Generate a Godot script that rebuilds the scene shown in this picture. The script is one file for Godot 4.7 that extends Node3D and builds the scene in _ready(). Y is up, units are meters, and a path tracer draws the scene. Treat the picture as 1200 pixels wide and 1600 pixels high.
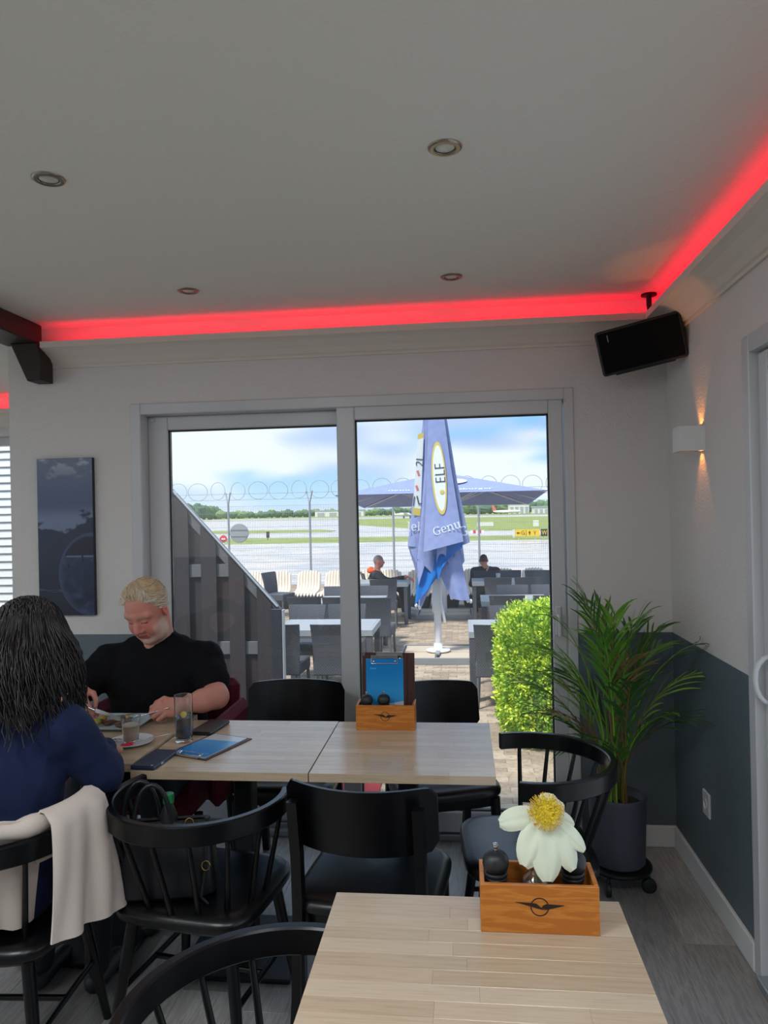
extends Node3D
# A corner of a cafe beside an airfield: sliding door to a terrace, tables, two guests inside and two outside.

class MB:
	var v := PackedVector3Array()
	var n := PackedVector3Array()
	var t := PackedVector2Array()
	var c := PackedColorArray()
	var ix := PackedInt32Array()
	var col := Color.WHITE
	func vert(p: Vector3, nn: Vector3, uv := Vector2.ZERO) -> int:
		v.append(p); n.append(nn); t.append(uv); c.append(col)
		return v.size() - 1
	func poly(pts: Array, hint: Vector3) -> void:
		var nn := Vector3.ZERO
		for i in range(1, pts.size() - 1):
			nn += (pts[i] - pts[0]).cross(pts[i + 1] - pts[0])
		nn = nn.normalized()
		if nn.dot(hint) < 0.0:
			pts.reverse(); nn = -nn
		var b := v.size()
		for p in pts:
			vert(p, nn)
		for i in range(1, pts.size() - 1):
			ix.append(b); ix.append(b + i + 1); ix.append(b + i)
	func box(ce: Vector3, size: Vector3, bevel := 0.0, bs := Basis()) -> void:
		var h := size * 0.5
		var b := minf(bevel, minf(h.x, minf(h.y, h.z)) * 0.95)
		var f := func(ax: int, s: Vector3) -> Vector3:
			var p := Vector3(s.x * (h.x - b), s.y * (h.y - b), s.z * (h.z - b))
			p[ax] = s[ax] * h[ax]
			return ce + bs * p
		for ax in 3:
			var u := (ax + 1) % 3
			var w := (ax + 2) % 3
			for sg in [-1.0, 1.0]:
				var q := []
				for k in [[-1.0, -1.0], [1.0, -1.0], [1.0, 1.0], [-1.0, 1.0]]:
					var s := Vector3.ZERO
					s[ax] = sg; s[u] = k[0]; s[w] = k[1]
					q.append(f.call(ax, s))
				var d := Vector3.ZERO
				d[ax] = sg
				poly(q, bs * d)
			if b > 0.0:
				for su in [-1.0, 1.0]:
					for sw in [-1.0, 1.0]:
						var s1 := Vector3.ZERO
						s1[ax] = -1.0; s1[u] = su; s1[w] = sw
						var s2 := s1
						s2[ax] = 1.0
						var d2 := Vector3.ZERO
						d2[u] = su; d2[w] = sw
						poly([f.call(u, s1), f.call(u, s2), f.call(w, s2), f.call(w, s1)], bs * d2)
		if b > 0.0:
			for sx in [-1.0, 1.0]:
				for sy in [-1.0, 1.0]:
					for sz in [-1.0, 1.0]:
						var s3 := Vector3(sx, sy, sz)
						poly([f.call(0, s3), f.call(1, s3), f.call(2, s3)], bs * s3)
	func span(a: Vector3, b: Vector3, bevel := 0.0) -> void:
		box((a + b) * 0.5, (b - a).abs(), bevel)
	# a smooth sheet through rows of points
	func grid(rows: Array, closed_u := false, closed_v := false, force := 0) -> void:
		var r := rows.size()
		var m: int = rows[0].size()
		var b := v.size()
		var nr := r if closed_v else r - 1
		var nm := m if closed_u else m - 1
		var ctr := Vector3.ZERO
		for row in rows:
			for p in row:
				ctr += p
		ctr /= float(r * m)
		var acc := PackedVector3Array()
		acc.resize(r * m)
		var tris := PackedInt32Array()
		var vol := 0.0
		for i in nr:
			for j in nm:
				var i2 := (i + 1) % r
				var j2 := (j + 1) % m
				var q := [i * m + j, i * m + j2, i2 * m + j2, i2 * m + j]
				for tr in [[0, 1, 2], [0, 2, 3]]:
					var a: Vector3 = rows[q[tr[0]] / m][q[tr[0]] % m]
					var bb: Vector3 = rows[q[tr[1]] / m][q[tr[1]] % m]
					var cc: Vector3 = rows[q[tr[2]] / m][q[tr[2]] % m]
					var nn := (bb - a).cross(cc - a)
					vol += nn.dot(a - ctr)
					for k in 3:
						acc[q[tr[k]]] += nn
						tris.append(q[tr[k]])
		var sg := 1.0
		if (force == 0 and vol < 0.0) or force < 0:
			sg = -1.0
		for i in r:
			for j in m:
				vert(rows[i][j], (acc[i * m + j] * sg).normalized() if acc[i * m + j].length_squared() > 1e-24 else Vector3.UP, Vector2(float(j) / maxf(1, m - 1), float(i) / maxf(1, r - 1)))
		for k in range(0, tris.size(), 3):
			ix.append(b + tris[k])
			if sg > 0.0:
				ix.append(b + tris[k + 2]); ix.append(b + tris[k + 1])
			else:
				ix.append(b + tris[k + 1]); ix.append(b + tris[k + 2])
	func frames(pts: Array) -> Array:
		var out := []
		var up := Vector3.UP
		for i in pts.size():
			var d: Vector3 = (pts[mini(i + 1, pts.size() - 1)] - pts[maxi(i - 1, 0)]).normalized()
			if i == 0:
				up = Vector3.UP if absf(d.y) < 0.9 else Vector3.RIGHT
			var x := d.cross(up).normalized()
			up = x.cross(d).normalized()
			out.append(Basis(x, up, -d))
		return out
	func tube(pts: Array, radii, sides := 8, cap := true, squash := 1.0) -> void:
		var fr := frames(pts)
		var rows := []
		for i in pts.size():
			var rad: float = radii[i] if radii is Array else radii
			var row := PackedVector3Array()
			for j in sides:
				var a := TAU * j / sides
				row.append(pts[i] + fr[i].x * cos(a) * rad + fr[i].y * sin(a) * rad * squash)
			rows.append(row)
		grid(rows, true)
		if cap:
			poly(Array(rows[0]), pts[0] - pts[1])
			poly(Array(rows[-1]), pts[-1] - pts[-2])
	# a flat-sided profile carried along a path of frames
	func sweep(fr: Array, prof: Array, cap := true, closed := false) -> void:
		for j in prof.size():
			var a: Vector2 = prof[j]
			var b2: Vector2 = prof[(j + 1) % prof.size()]
			var rows := []
			for f in fr:
				rows.append(PackedVector3Array([f * Vector3(a.x, a.y, 0), f * Vector3(b2.x, b2.y, 0)]))
			var mid: Transform3D = fr[fr.size() / 2]
			var e := b2 - a
			var out := Vector2(e.y, -e.x)
			var cen := Vector2.ZERO
			for p in prof:
				cen += p
			cen /= prof.size()
			if out.dot((a + b2) * 0.5 - cen) < 0:
				out = -out
			var k: int = fr.size() / 2
			var k2 := mini(k + 1, fr.size() - 1)
			var k1 := k2 - 1
			var nn: Vector3 = (rows[k1][1] - rows[k1][0]).cross(rows[k2][1] - rows[k1][0])
			grid(rows, false, closed, 1 if nn.dot(mid.basis * Vector3(out.x, out.y, 0)) > 0 else -1)
		if cap and not closed:
			for e2 in [[0, 1], [fr.size() - 1, fr.size() - 2]]:
				var q := []
				for p in prof:
					q.append(fr[e2[0]] * Vector3(p.x, p.y, 0))
				poly(q, fr[e2[0]].origin - fr[e2[1]].origin)
	func lathe(prof: Array, sides := 24, xf := Transform3D()) -> void:
		var rows := []
		for p in prof:
			var row := PackedVector3Array()
			for j in sides:
				var a := TAU * j / sides
				row.append(xf * Vector3(cos(a) * p[0], p[1], sin(a) * p[0]))
			rows.append(row)
		grid(rows, true)
	func extrude(poly2: PackedVector2Array, depth: float, xf := Transform3D(), bevel := 0.0) -> void:
		var tr := Geometry2D.triangulate_polygon(poly2)
		var inner := poly2
		if bevel > 0.0:
			var off := Geometry2D.offset_polygon(poly2, -bevel)
			if off.size() == 1 and off[0].size() == poly2.size():
				# match starts
				var best := 0
				for k in off[0].size():
					if off[0][k].distance_to(poly2[0]) < off[0][best].distance_to(poly2[0]):
						best = k
				inner = PackedVector2Array()
				var same := Geometry2D.is_polygon_clockwise(off[0]) == Geometry2D.is_polygon_clockwise(poly2)
				for k in poly2.size():
					inner.append(off[0][(best + (k if same else -k) + poly2.size() * 2) % poly2.size()])
				tr = Geometry2D.triangulate_polygon(inner)
			else:
				bevel = 0.0
		for s in [-1.0, 1.0]:
			var nn: Vector3 = (xf.basis * Vector3(0, 0, s)).normalized()
			for k in range(0, tr.size(), 3):
				poly([xf * Vector3(inner[tr[k]].x, inner[tr[k]].y, s * depth * 0.5), xf * Vector3(inner[tr[k + 1]].x, inner[tr[k + 1]].y, s * depth * 0.5), xf * Vector3(inner[tr[k + 2]].x, inner[tr[k + 2]].y, s * depth * 0.5)], nn)
		var cw := Geometry2D.is_polygon_clockwise(poly2)
		for k in poly2.size():
			var a := poly2[k]
			var b := poly2[(k + 1) % poly2.size()]
			var e := b - a
			var o := Vector2(e.y, -e.x) * (-1.0 if cw else 1.0)
			var d := depth * 0.5 - bevel
			var hint := xf.basis * Vector3(o.x, o.y, 0)
			poly([xf * Vector3(a.x, a.y, -d), xf * Vector3(b.x, b.y, -d), xf * Vector3(b.x, b.y, d), xf * Vector3(a.x, a.y, d)], hint)
			if bevel > 0.0:
				var ia := inner[k]
				var ib := inner[(k + 1) % poly2.size()]
				for s in [-1.0, 1.0]:
					poly([xf * Vector3(a.x, a.y, s * d), xf * Vector3(b.x, b.y, s * d), xf * Vector3(ib.x, ib.y, s * depth * 0.5), xf * Vector3(ia.x, ia.y, s * depth * 0.5)], hint + xf.basis * Vector3(0, 0, s * o.length()))
	func ball(ce: Vector3, r: Vector3, nu := 12, nv := 8, bs := Basis()) -> void:
		var rows := []
		for i in nv + 1:
			var a := PI * i / nv - PI / 2
			var row := PackedVector3Array()
			for j in nu:
				var b := TAU * j / nu
				row.append(ce + bs * Vector3(cos(a) * cos(b) * r.x, sin(a) * r.y, cos(a) * sin(b) * r.z))
			rows.append(row)
		grid(rows, true)
	func mesh() -> ArrayMesh:
		var a := []
		a.resize(Mesh.ARRAY_MAX)
		a[Mesh.ARRAY_VERTEX] = v; a[Mesh.ARRAY_NORMAL] = n; a[Mesh.ARRAY_TEX_UV] = t; a[Mesh.ARRAY_COLOR] = c; a[Mesh.ARRAY_INDEX] = ix
		var m := ArrayMesh.new()
		m.add_surface_from_arrays(Mesh.PRIMITIVE_TRIANGLES, a)
		return m

var used := {}
var M := {}
var rng := RandomNumberGenerator.new()

func numbered(called: String) -> String:
	used[called] = used.get(called, -1) + 1
	return called if used[called] == 0 else "%s_%03d" % [called, used[called]]

func tag(o: Node, label := "", category := "", group := "", kind := "") -> Node:
	if label: o.set_meta("label", label)
	if category: o.set_meta("category", category)
	if group: o.set_meta("group", group)
	if kind: o.set_meta("kind", kind)
	return o

func thing(called: String, label: String, category: String, at := Vector3.ZERO, turn := 0.0, group := "") -> Node3D:
	var o := Node3D.new()
	o.name = numbered(called)
	add_child(o)
	o.position = at
	o.rotation.y = turn
	tag(o, label, category, group)
	return o

func obj(called: String, m, mt: Material, parent: Node = null) -> MeshInstance3D:
	var o := MeshInstance3D.new()
	o.mesh = m.mesh() if m is MB else m
	o.material_override = mt
	if parent == null:
		o.name = numbered(called)
		add_child(o)
	else:
		o.name = called
		parent.add_child(o, true)
	return o

func struct(called: String, m, mt: Material) -> MeshInstance3D:
	var o := obj(called, m, mt)
	o.set_meta("kind", "structure")
	return o

func copy(o: Node3D, at: Vector3, turn: float, label := "", group := "") -> Node3D:
	var r: Node3D = o.duplicate()
	r.name = numbered(String(o.name))
	add_child(r)
	r.position = at
	r.rotation.y = turn
	if label: r.set_meta("label", label)
	if group: r.set_meta("group", group)
	return r

func bx(a: Vector3, b: Vector3, bevel := 0.0) -> MB:
	var m := MB.new()
	m.span(a, b, bevel)
	return m

# ---------------------------------------------------------------- materials
func rgb(r: float, g: float, b: float) -> Color:
	return Color(r / 255.0, g / 255.0, b / 255.0)

func mat(called: String, col: Color, rough := 0.6, metal := 0.0, spec := 0.5) -> StandardMaterial3D:
	var m := StandardMaterial3D.new()
	m.resource_name = called
	m.albedo_color = col
	m.roughness = rough
	m.metallic = metal
	m.metallic_specular = spec
	M[called] = m
	return m

func noise_tex(sd: int, freq: float, ramp: Array, octaves := 4, size := 512, kind := FastNoiseLite.TYPE_SIMPLEX_SMOOTH) -> NoiseTexture2D:
	var f := FastNoiseLite.new()
	f.noise_type = kind
	f.seed = sd
	f.frequency = freq
	f.fractal_octaves = octaves
	var tx := NoiseTexture2D.new()
	tx.width = size; tx.height = size
	tx.seamless = true
	tx.noise = f
	if ramp.size():
		var g := Gradient.new()
		g.offsets = PackedFloat32Array(ramp.map(func(a): return a[0]))
		g.colors = PackedColorArray(ramp.map(func(a): return a[1]))
		tx.color_ramp = g
	return tx

func bump_tex(sd: int, freq: float, strength: float, octaves := 3, size := 512) -> NoiseTexture2D:
	var tx := noise_tex(sd, freq, [], octaves, size)
	tx.as_normal_map = true
	tx.bump_strength = strength
	return tx

func tri(m: StandardMaterial3D, sc: Vector3, world := false) -> StandardMaterial3D:
	m.uv1_triplanar = true
	m.uv1_world_triplanar = world
	m.uv1_scale = sc
	m.uv1_triplanar_sharpness = 4.0
	return m

func woodlike(called: String, a: Color, b: Color, c: Color, sc: Vector3, rough: float, sd: int, off := Vector3.ZERO) -> StandardMaterial3D:
	var m := mat(called, Color.WHITE, rough)
	m.albedo_texture = noise_tex(sd, 0.012, [[0.0, a], [0.42, b], [0.6, c], [1.0, b.lerp(a, 0.5)]], 5, 512)
	tri(m, sc)
	m.uv1_offset = off
	return m

# ---------------------------------------------------------------- the scene
const CEIL := 2.56
const GROUND := -0.38
const XR := 0.965
const ZF := -3.56

func _ready() -> void:
	rng.seed = 11
	# camera
	var cam := Camera3D.new()
	cam.name = "camera"
	cam.projection = Camera3D.PROJECTION_PERSPECTIVE
	cam.fov = 69.65
	cam.near = 0.05
	cam.far = 4000.0
	var right := Vector3(0.994196, -0.020942, -0.105526).normalized()
	var back := Vector3(0.105495, -0.002618, 0.994416).normalized()
	var upv := back.cross(right).normalized()
	cam.transform = Transform3D(Basis(upv.cross(back), upv, back), Vector3(0, 1.58, 0))
	add_child(cam)
	cam.current = true
	# sky
	var env := Environment.new()
	env.background_mode = Environment.BG_SKY
	var sky := Sky.new()
	var pano := PanoramaSkyMaterial.new()
	pano.panorama = ImageTexture.create_from_image(cloudy_sky())
	pano.energy_multiplier = SKY_ENERGY
	sky.sky_material = pano
	env.sky = sky
	env.tonemap_mode = Environment.TONE_MAPPER_LINEAR
	env.tonemap_exposure = EXPOSURE
	env.sdfgi_enabled = true
	env.ssao_enabled = true
	env.ssil_enabled = true
	var we := WorldEnvironment.new()
	we.name = "world_environment"
	we.environment = env
	add_child(we)
	# hazy sun, high behind the building
	var sun := DirectionalLight3D.new()
	sun.name = "sun"
	sun.light_color = Color(1.0, 0.965, 0.92)
	sun.light_energy = SUN_ENERGY
	sun.light_angular_distance = 9.0
	sun.shadow_enabled = true
	var to := Vector3(-0.34, 0.86, 0.38).normalized()
	sun.transform = Transform3D(Basis.looking_at(-to, Vector3.UP), Vector3(0, 20, 0))
	add_child(sun)
	# fill light panels, added overhead out of view to lift the indoor brightness
	for p in [Vector3(0.2, CEIL, -0.2), Vector3(-1.2, CEIL, -0.2), Vector3(-2.6, CEIL, -0.2), Vector3(-4.4, CEIL, -0.2), Vector3(-4.4, CEIL, 1.2), Vector3(-4.4, CEIL, 2.5)]:
		added_fill_panel(p, 1.25 if p.x > 0.0 else 2.8 if p.x > -2.0 else 1.3)
	# stages
	materials()
	shell()
	red_cove()
	sliding_door()
	side_door()
	room_fittings()
	indoor_furniture()
	table_things()
	palm()
	people_inside()
	terrace()
	outdoor_furniture()
	parasols()
	hedge()
	airfield()
	people_outside()

const SKY_ENERGY := 1.32
const EXPOSURE := 1.0
const SUN_ENERGY := 1.5

func added_fill_panel(p: Vector3, energy: float) -> void:  # an added glowing panel that brightens the room from outside the view
	var face: StandardMaterial3D = M.get("added_fill_glow", null)
	if face == null:
		face = mat("added_fill_glow", rgb(240, 240, 240), 0.5)
		face.emission_enabled = true
		face.emission = Color(0.90, 0.96, 1.0)
		face.emission_energy_multiplier = 1.0
		mat("added_fill_rim", rgb(220, 220, 220), 0.5)
	var t := thing("added_fill_panel", "added square fill light panel on the ceiling, out of view", "lamp", p, 0, "added fill light panels")
	obj("rim", bx(Vector3(-0.32, -0.03, -0.32), Vector3(0.32, 0.0, 0.32), 0.004), M.added_fill_rim, t)
	obj("added_fill_face", bx(Vector3(-0.3, -0.034, -0.3), Vector3(0.3, -0.03, 0.3)), face, t)
	area(Vector3(0, -0.04, 0), Vector3.DOWN, Vector2(0.6, 0.6), Color(0.90, 0.96, 1.0).linear_to_srgb(), energy, "lamp_light", t)  # area light that carries the added fill

func cloudy_sky() -> Image:
	var w := 1024
	var h := 512
	var im := Image.create(w, h, false, Image.FORMAT_RGB8)
	var f := FastNoiseLite.new()
	f.seed = 21
	f.noise_type = FastNoiseLite.TYPE_SIMPLEX_SMOOTH
	f.frequency = 1.0
	f.fractal_octaves = 5
	var g := FastNoiseLite.new()
	g.seed = 5
	g.frequency = 0.7
	g.fractal_octaves = 3
	for y in h:
		var el := PI * (0.5 - (y + 0.5) / h)
		for x in w:
			var az := TAU * (x + 0.5) / w
			var d := Vector3(cos(el) * sin(az), sin(el), cos(el) * cos(az))
			var c: Color
			if el < 0.0:
				c = Color(0.80, 0.84, 0.88)
			else:
				# clouds in flat layers: stretched sideways near the horizon
				var q := Vector3(d.x, d.y * 4.2, d.z) * 2.3
				var n := f.get_noise_3dv(q)
				var m := g.get_noise_3dv(q * 1.1 + Vector3(9, 3, 1))
				var blue := Color(0.56, 0.78, 0.95).lerp(Color(0.42, 0.66, 0.92), clampf(d.y * 1.3, 0, 1))
				var shade := Color(0.68, 0.78, 0.92)
				var white := Color(0.90, 0.94, 0.97)
				var cl := white.lerp(shade, smoothstep(-0.05, 0.3, m))
				c = blue.lerp(cl, smoothstep(-0.32, 0.0, n))
				c = c.lerp(Color(0.86, 0.92, 0.96), smoothstep(0.10, 0.0, d.y) * 0.6)
			im.set_pixel(x, y, c)
	return im

func materials() -> void:
	var m := mat("white_wall_paint", rgb(214, 209, 205), 0.75, 0, 0.3)
	m.normal_enabled = true
	m.normal_texture = bump_tex(3, 0.06, 6.0)
	m.normal_scale = 0.35
	tri(m, Vector3.ONE * 2.4, true)
	m = mat("ceiling_paint", rgb(222, 219, 210), 0.8, 0, 0.2)
	m.normal_enabled = true
	m.normal_texture = bump_tex(4, 0.05, 5.0)
	m.normal_scale = 0.25
	tri(m, Vector3.ONE * 2.0, true)
	m = mat("dado_paint", rgb(94, 106, 113), 0.5, 0, 0.45)
	m.normal_enabled = true
	m.normal_texture = M.white_wall_paint.normal_texture
	m.normal_scale = 0.3
	tri(m, Vector3.ONE * 2.4, true)
	mat("white_trim", rgb(222, 222, 220), 0.4)
	mat("white_plastic", rgb(198, 198, 199), 0.3)
	mat("grey_gasket", rgb(40, 42, 45), 0.6)
	mat("aluminium", rgb(190, 193, 196), 0.35, 0.9)
	mat("moulding_paint", rgb(216, 206, 194), 0.7)
	m = mat("window_glass", Color(0.96, 0.98, 0.97, 0.03), 0.0, 0.0, 0.5)
	m.transparency = BaseMaterial3D.TRANSPARENCY_ALPHA
	# floor planks, beech, box wood, dark beam
	for k in 4:
		var tone: float = [1.0, 0.88, 1.1, 0.95][k]
		woodlike("floor_oak_%d" % k, rgb(124, 120, 116) * tone, rgb(162, 157, 152) * tone, rgb(144, 139, 134) * tone, Vector3(7.0, 7.0, 0.7), 0.36, 30 + k, Vector3(k * 0.37, 0.1 * k, k * 0.53))
	var bc := [[190, 167, 139], [195, 172, 144], [200, 178, 151], [192, 169, 141], [203, 182, 156]]
	for k in 5:
		var q := rgb(bc[k][0], bc[k][1], bc[k][2])
		var w := woodlike("beech_%d" % k, q.darkened(0.07), q, q.lightened(0.04), Vector3(0.8, 14.0, 14.0), 0.19, 50 + k, Vector3(k * 0.31, k * 0.17, k * 0.71))
		w.metallic_specular = 0.5
	woodlike("amber_wood", rgb(166, 92, 30), rgb(205, 130, 54), rgb(184, 108, 38), Vector3(0.9, 7.0, 7.0), 0.4, 61)
	woodlike("dark_beam", rgb(30, 18, 15), rgb(48, 30, 25), rgb(38, 24, 20), Vector3(6.0, 6.0, 0.8), 0.6, 62)
	woodlike("dark_board", rgb(48, 24, 18), rgb(72, 36, 26), rgb(58, 30, 22), Vector3(9.0, 0.9, 9.0), 0.5, 63)
	mat("black_lacquer", rgb(7, 7, 9), 0.28, 0, 0.42)
	m = mat("black_leather", rgb(9, 9, 11), 0.3, 0, 0.5)
	m.normal_enabled = true
	m.normal_texture = bump_tex(8, 0.08, 5.0)
	m.normal_scale = 0.12
	tri(m, Vector3.ONE * 9.0)
	mat("black_steel", rgb(20, 20, 22), 0.5, 0.3)
	mat("black_plastic", rgb(24, 24, 26), 0.5)
	m = mat("speaker_grille", rgb(17, 17, 19), 0.85, 0, 0.2)
	mat("nickel", rgb(150, 142, 128), 0.32, 1.0)
	mat("lamp_lens", rgb(196, 192, 182), 0.25)
	mat("logo_black", rgb(34, 20, 12), 0.6)

func wood_top(parent: Node3D, x0: float, x1: float, z0: float, z1: float, top: float, th: float, sd: int) -> void:
	# a table top glued up from beech staves that run along x
	var r := RandomNumberGenerator.new()
	r.seed = sd
	var rows := 14
	var dz := (z1 - z0) / rows
	for i in rows:
		var x := x0
		var first := true
		var edge := i == 0 or i == rows - 1
		while x < x1 - 0.001:
			var l := (r.randf_range(0.12, 0.34) if first else r.randf_range(0.24, 0.42))
			if edge:
				l = r.randf_range(0.34, 0.46)
			first = false
			var xe := minf(x + l, x1)
			if x1 - xe < 0.08:
				xe = x1
			var m := MB.new()
			m.box(Vector3.ZERO, Vector3(xe - x - 0.0001, th, dz - 0.0001), 0.0005)
			var o := obj("stave", m, M["beech_%d" % r.randi_range(0, 4)], parent)
			o.position = Vector3((x + xe) / 2, top - th / 2, z0 + dz * (i + 0.5))
			x = xe

func wall_with(called: String, pieces: Array) -> void:
	# pieces: [from, to, material, part name]
	var o := Node3D.new()
	o.name = numbered(called)
	add_child(o)
	o.set_meta("kind", "structure")
	for p in pieces:
		obj(p[3], bx(p[0], p[1]), p[2], o)

func shell() -> void:
	var W: Material = M.white_wall_paint
	var D: Material = M.dado_paint
	var xl := -5.2
	var zb := 3.2
	# floor: a screed with laminate planks on it
	var fl := Node3D.new()
	fl.name = "floor"
	add_child(fl)
	fl.set_meta("kind", "structure")
	obj("screed", bx(Vector3(xl - 0.2, -0.38, ZF), Vector3(XR + 0.2, -0.012, zb + 0.2)), mat("screed_grey", rgb(90, 84, 80), 0.9), fl)
	obj("screed", bx(Vector3(xl - 0.2, -0.38, -4.95), Vector3(-2.085, -0.012, ZF)), M.screed_grey, fl)
	var meshes := {}
	var r := RandomNumberGenerator.new()
	r.seed = 4
	var wd := 0.193
	var n := 17
	for i in 32:
		var x := XR - wd * (i + 0.5)
		var z := zb - r.randf_range(0.1, 1.2)
		var zs := zb
		while zs > ZF + 0.001:
			var ze := maxf(z, ZF)
			if ze - ZF < 0.2:
				ze = ZF
			var l := zs - ze
			var m := MB.new()
			m.box(Vector3.ZERO, Vector3(wd - 0.0006, 0.012, l - 0.0006), 0.0007)
			var o := obj("plank", m, M["floor_oak_%d" % r.randi_range(0, 3)], fl)
			o.position = Vector3(x, -0.006, (zs + ze) / 2)
			zs = ze
			z = ze - 1.22
	obj("recess_boards", bx(Vector3(xl, -0.012, -4.75), Vector3(-2.305, 0.0, ZF)), M.floor_oak_0, fl)
	# ceiling
	var ce := MB.new()
	ce.span(Vector3(xl - 0.2, CEIL, ZF - 0.24), Vector3(XR + 0.2, CEIL + 0.25, zb + 0.2))
	ce.span(Vector3(xl - 0.2, CEIL, -4.95), Vector3(-2.085, CEIL + 0.25, ZF - 0.24))
	struct("ceiling", ce, M.ceiling_paint)
	# far wall with the opening of the sliding door
	var wt := 0.24
	wall_with("wall_far", [
		[Vector3(-2.305, 1.0, ZF - wt), Vector3(-1.655, CEIL, ZF), W, "plaster"],
		[Vector3(-2.305, 0, ZF - wt), Vector3(-1.655, 1.0, ZF), D, "dado"],
		[Vector3(0.534, 1.0, ZF - wt), Vector3(XR + 0.2, CEIL, ZF), W, "plaster"],
		[Vector3(0.534, 0, ZF - wt), Vector3(XR + 0.2, 1.0, ZF), D, "dado"],
		[Vector3(-1.655, 2.16, ZF - wt), Vector3(0.534, CEIL, ZF), W, "plaster"],
		[Vector3(-1.655, GROUND, ZF - wt), Vector3(0.534, -0.0, ZF), M.white_trim, "sill_block"]])
	# recess to the left with a window of its own
	wall_with("wall_recess", [
		[Vector3(-2.305, 0, -4.85), Vector3(-2.085, CEIL, ZF - wt), W, "return_wall"],
		[Vector3(xl, 0, -4.95), Vector3(-4.6, CEIL, -4.75), W, "plaster"],
		[Vector3(-2.75, 0, -4.95), Vector3(-2.085, CEIL, -4.75), W, "plaster"],
		[Vector3(-4.6, 2.17, -4.95), Vector3(-2.75, CEIL, -4.75), W, "plaster"],
		[Vector3(-4.6, 0, -4.95), Vector3(-2.75, 0.75, -4.75), D, "dado"]])
	window_unit("window_1", Vector3(-4.6, 0.75, -4.85), Vector3(1.85, 1.42, 0), false)
	# right wall: solid to the door, glazed door, then solid again
	var dz0 := -2.58
	var dz1 := -0.55
	wall_with("wall_right", [
		[Vector3(XR, 1.0, ZF), Vector3(XR + 0.2, CEIL, dz0), W, "plaster"],
		[Vector3(XR, 0, ZF), Vector3(XR + 0.2, 1.0, dz0), D, "dado"],
		[Vector3(XR, 2.15, dz0), Vector3(XR + 0.2, CEIL, zb), W, "plaster"],
		[Vector3(XR, GROUND, dz0), Vector3(XR + 0.2, -0.001, dz1), M.white_trim, "sill_block"],
		[Vector3(XR, 1.0, dz1), Vector3(XR + 0.2, 2.15, 0.2), W, "plaster"],
		[Vector3(XR, 0, dz1), Vector3(XR + 0.2, 1.0, 0.2), D, "dado"],
		[Vector3(XR, 0, 0.2), Vector3(XR + 0.2, 0.35, 2.8), D, "dado"],
		[Vector3(XR, 0, 2.8), Vector3(XR + 0.2, 2.15, zb), W, "plaster"]])
	window_unit("window_2", Vector3(XR + 0.1, 0.35, 0.2), Vector3(2.6, 1.80, 0), true)
	# left wall with wide windows, and the wall behind the camera
	wall_with("wall_left", [
		[Vector3(xl - 0.2, 2.4, -4.95), Vector3(xl, CEIL, zb), W, "plaster"],
		[Vector3(xl - 0.2, 0, -4.95), Vector3(xl, 0.1, zb), D, "dado"],
		[Vector3(xl - 0.2, 0.1, -4.95), Vector3(xl, 2.4, -4.6), W, "plaster"],
		[Vector3(xl - 0.2, 0.1, 3.0), Vector3(xl, 2.4, zb), W, "plaster"],
		[Vector3(xl - 0.2, 0.1, -0.95), Vector3(xl, 2.4, -0.8), W, "plaster"]])
	window_unit("window_3", Vector3(xl - 0.1, 0.1, -4.6), Vector3(3.65, 2.3, 0), true)
	window_unit("window_4", Vector3(xl - 0.1, 0.1, -0.8), Vector3(3.8, 2.3, 0), true)
	wall_with("wall_near", [
		[Vector3(xl - 0.2, 1.0, zb), Vector3(XR + 0.2, CEIL, zb + 0.2), W, "plaster"],
		[Vector3(xl - 0.2, 0, zb), Vector3(XR + 0.2, 1.0, zb + 0.2), D, "dado"]])
	# baseboards
	var bb := MB.new()
	bb.span(Vector3(0.60, 0.0, ZF), Vector3(XR, 0.1, ZF + 0.016), 0.004)
	struct("baseboard_far", bb, M.white_trim)
	bb = MB.new()
	bb.span(Vector3(XR - 0.016, 0.0, ZF + 0.016), Vector3(XR, 0.1, dz0 - 0.03), 0.004)
	struct("baseboard_right", bb, M.white_trim)
	bb = MB.new()
	bb.span(Vector3(-2.305, 0.0, ZF), Vector3(-1.72, 0.1, ZF + 0.016), 0.004)
	struct("baseboard_left", bb, M.white_trim)

func window_unit(called: String, at: Vector3, size: Vector3, along_z: bool) -> void:
	# a plain two-leaf window: frame, mullion, panes
	var o := Node3D.new()
	o.name = called
	add_child(o)
	o.set_meta("kind", "structure")
	o.position = at
	if along_z:
		o.rotation.y = -PI / 2
	var w := size.x
	var h := size.y
	var f := 0.06
	var m := MB.new()
	m.span(Vector3(0, 0, -0.035), Vector3(w, f, 0.035), 0.004)
	m.span(Vector3(0, h - f, -0.035), Vector3(w, h, 0.035), 0.004)
	for x in [0.0, w / 2 - f / 2, w - f]:
		m.span(Vector3(x, f, -0.035), Vector3(x + f, h - f, 0.035), 0.004)
	obj("window_frame", m, M.white_plastic, o)
	for k in 2:
		obj("pane", bx(Vector3(f + k * (w / 2 - f / 2), f, -0.004), Vector3(w / 2 - f / 2 + k * (w / 2 - f / 2), h - f, 0.004)), M.window_glass, o)

func area(at: Vector3, dir: Vector3, sz: Vector2, col: Color, energy: float, called: String, parent: Node = null) -> AreaLight3D:
	var l := AreaLight3D.new()
	l.name = called
	l.area_size = sz
	l.light_color = col
	l.light_energy = energy
	l.area_range = 12.0
	l.shadow_enabled = true
	var up := Vector3.UP if absf(dir.normalized().y) < 0.9 else Vector3.FORWARD
	l.transform = Transform3D(Basis.looking_at(dir, up), at)
	(parent if parent else self).add_child(l, true)
	return l

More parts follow.
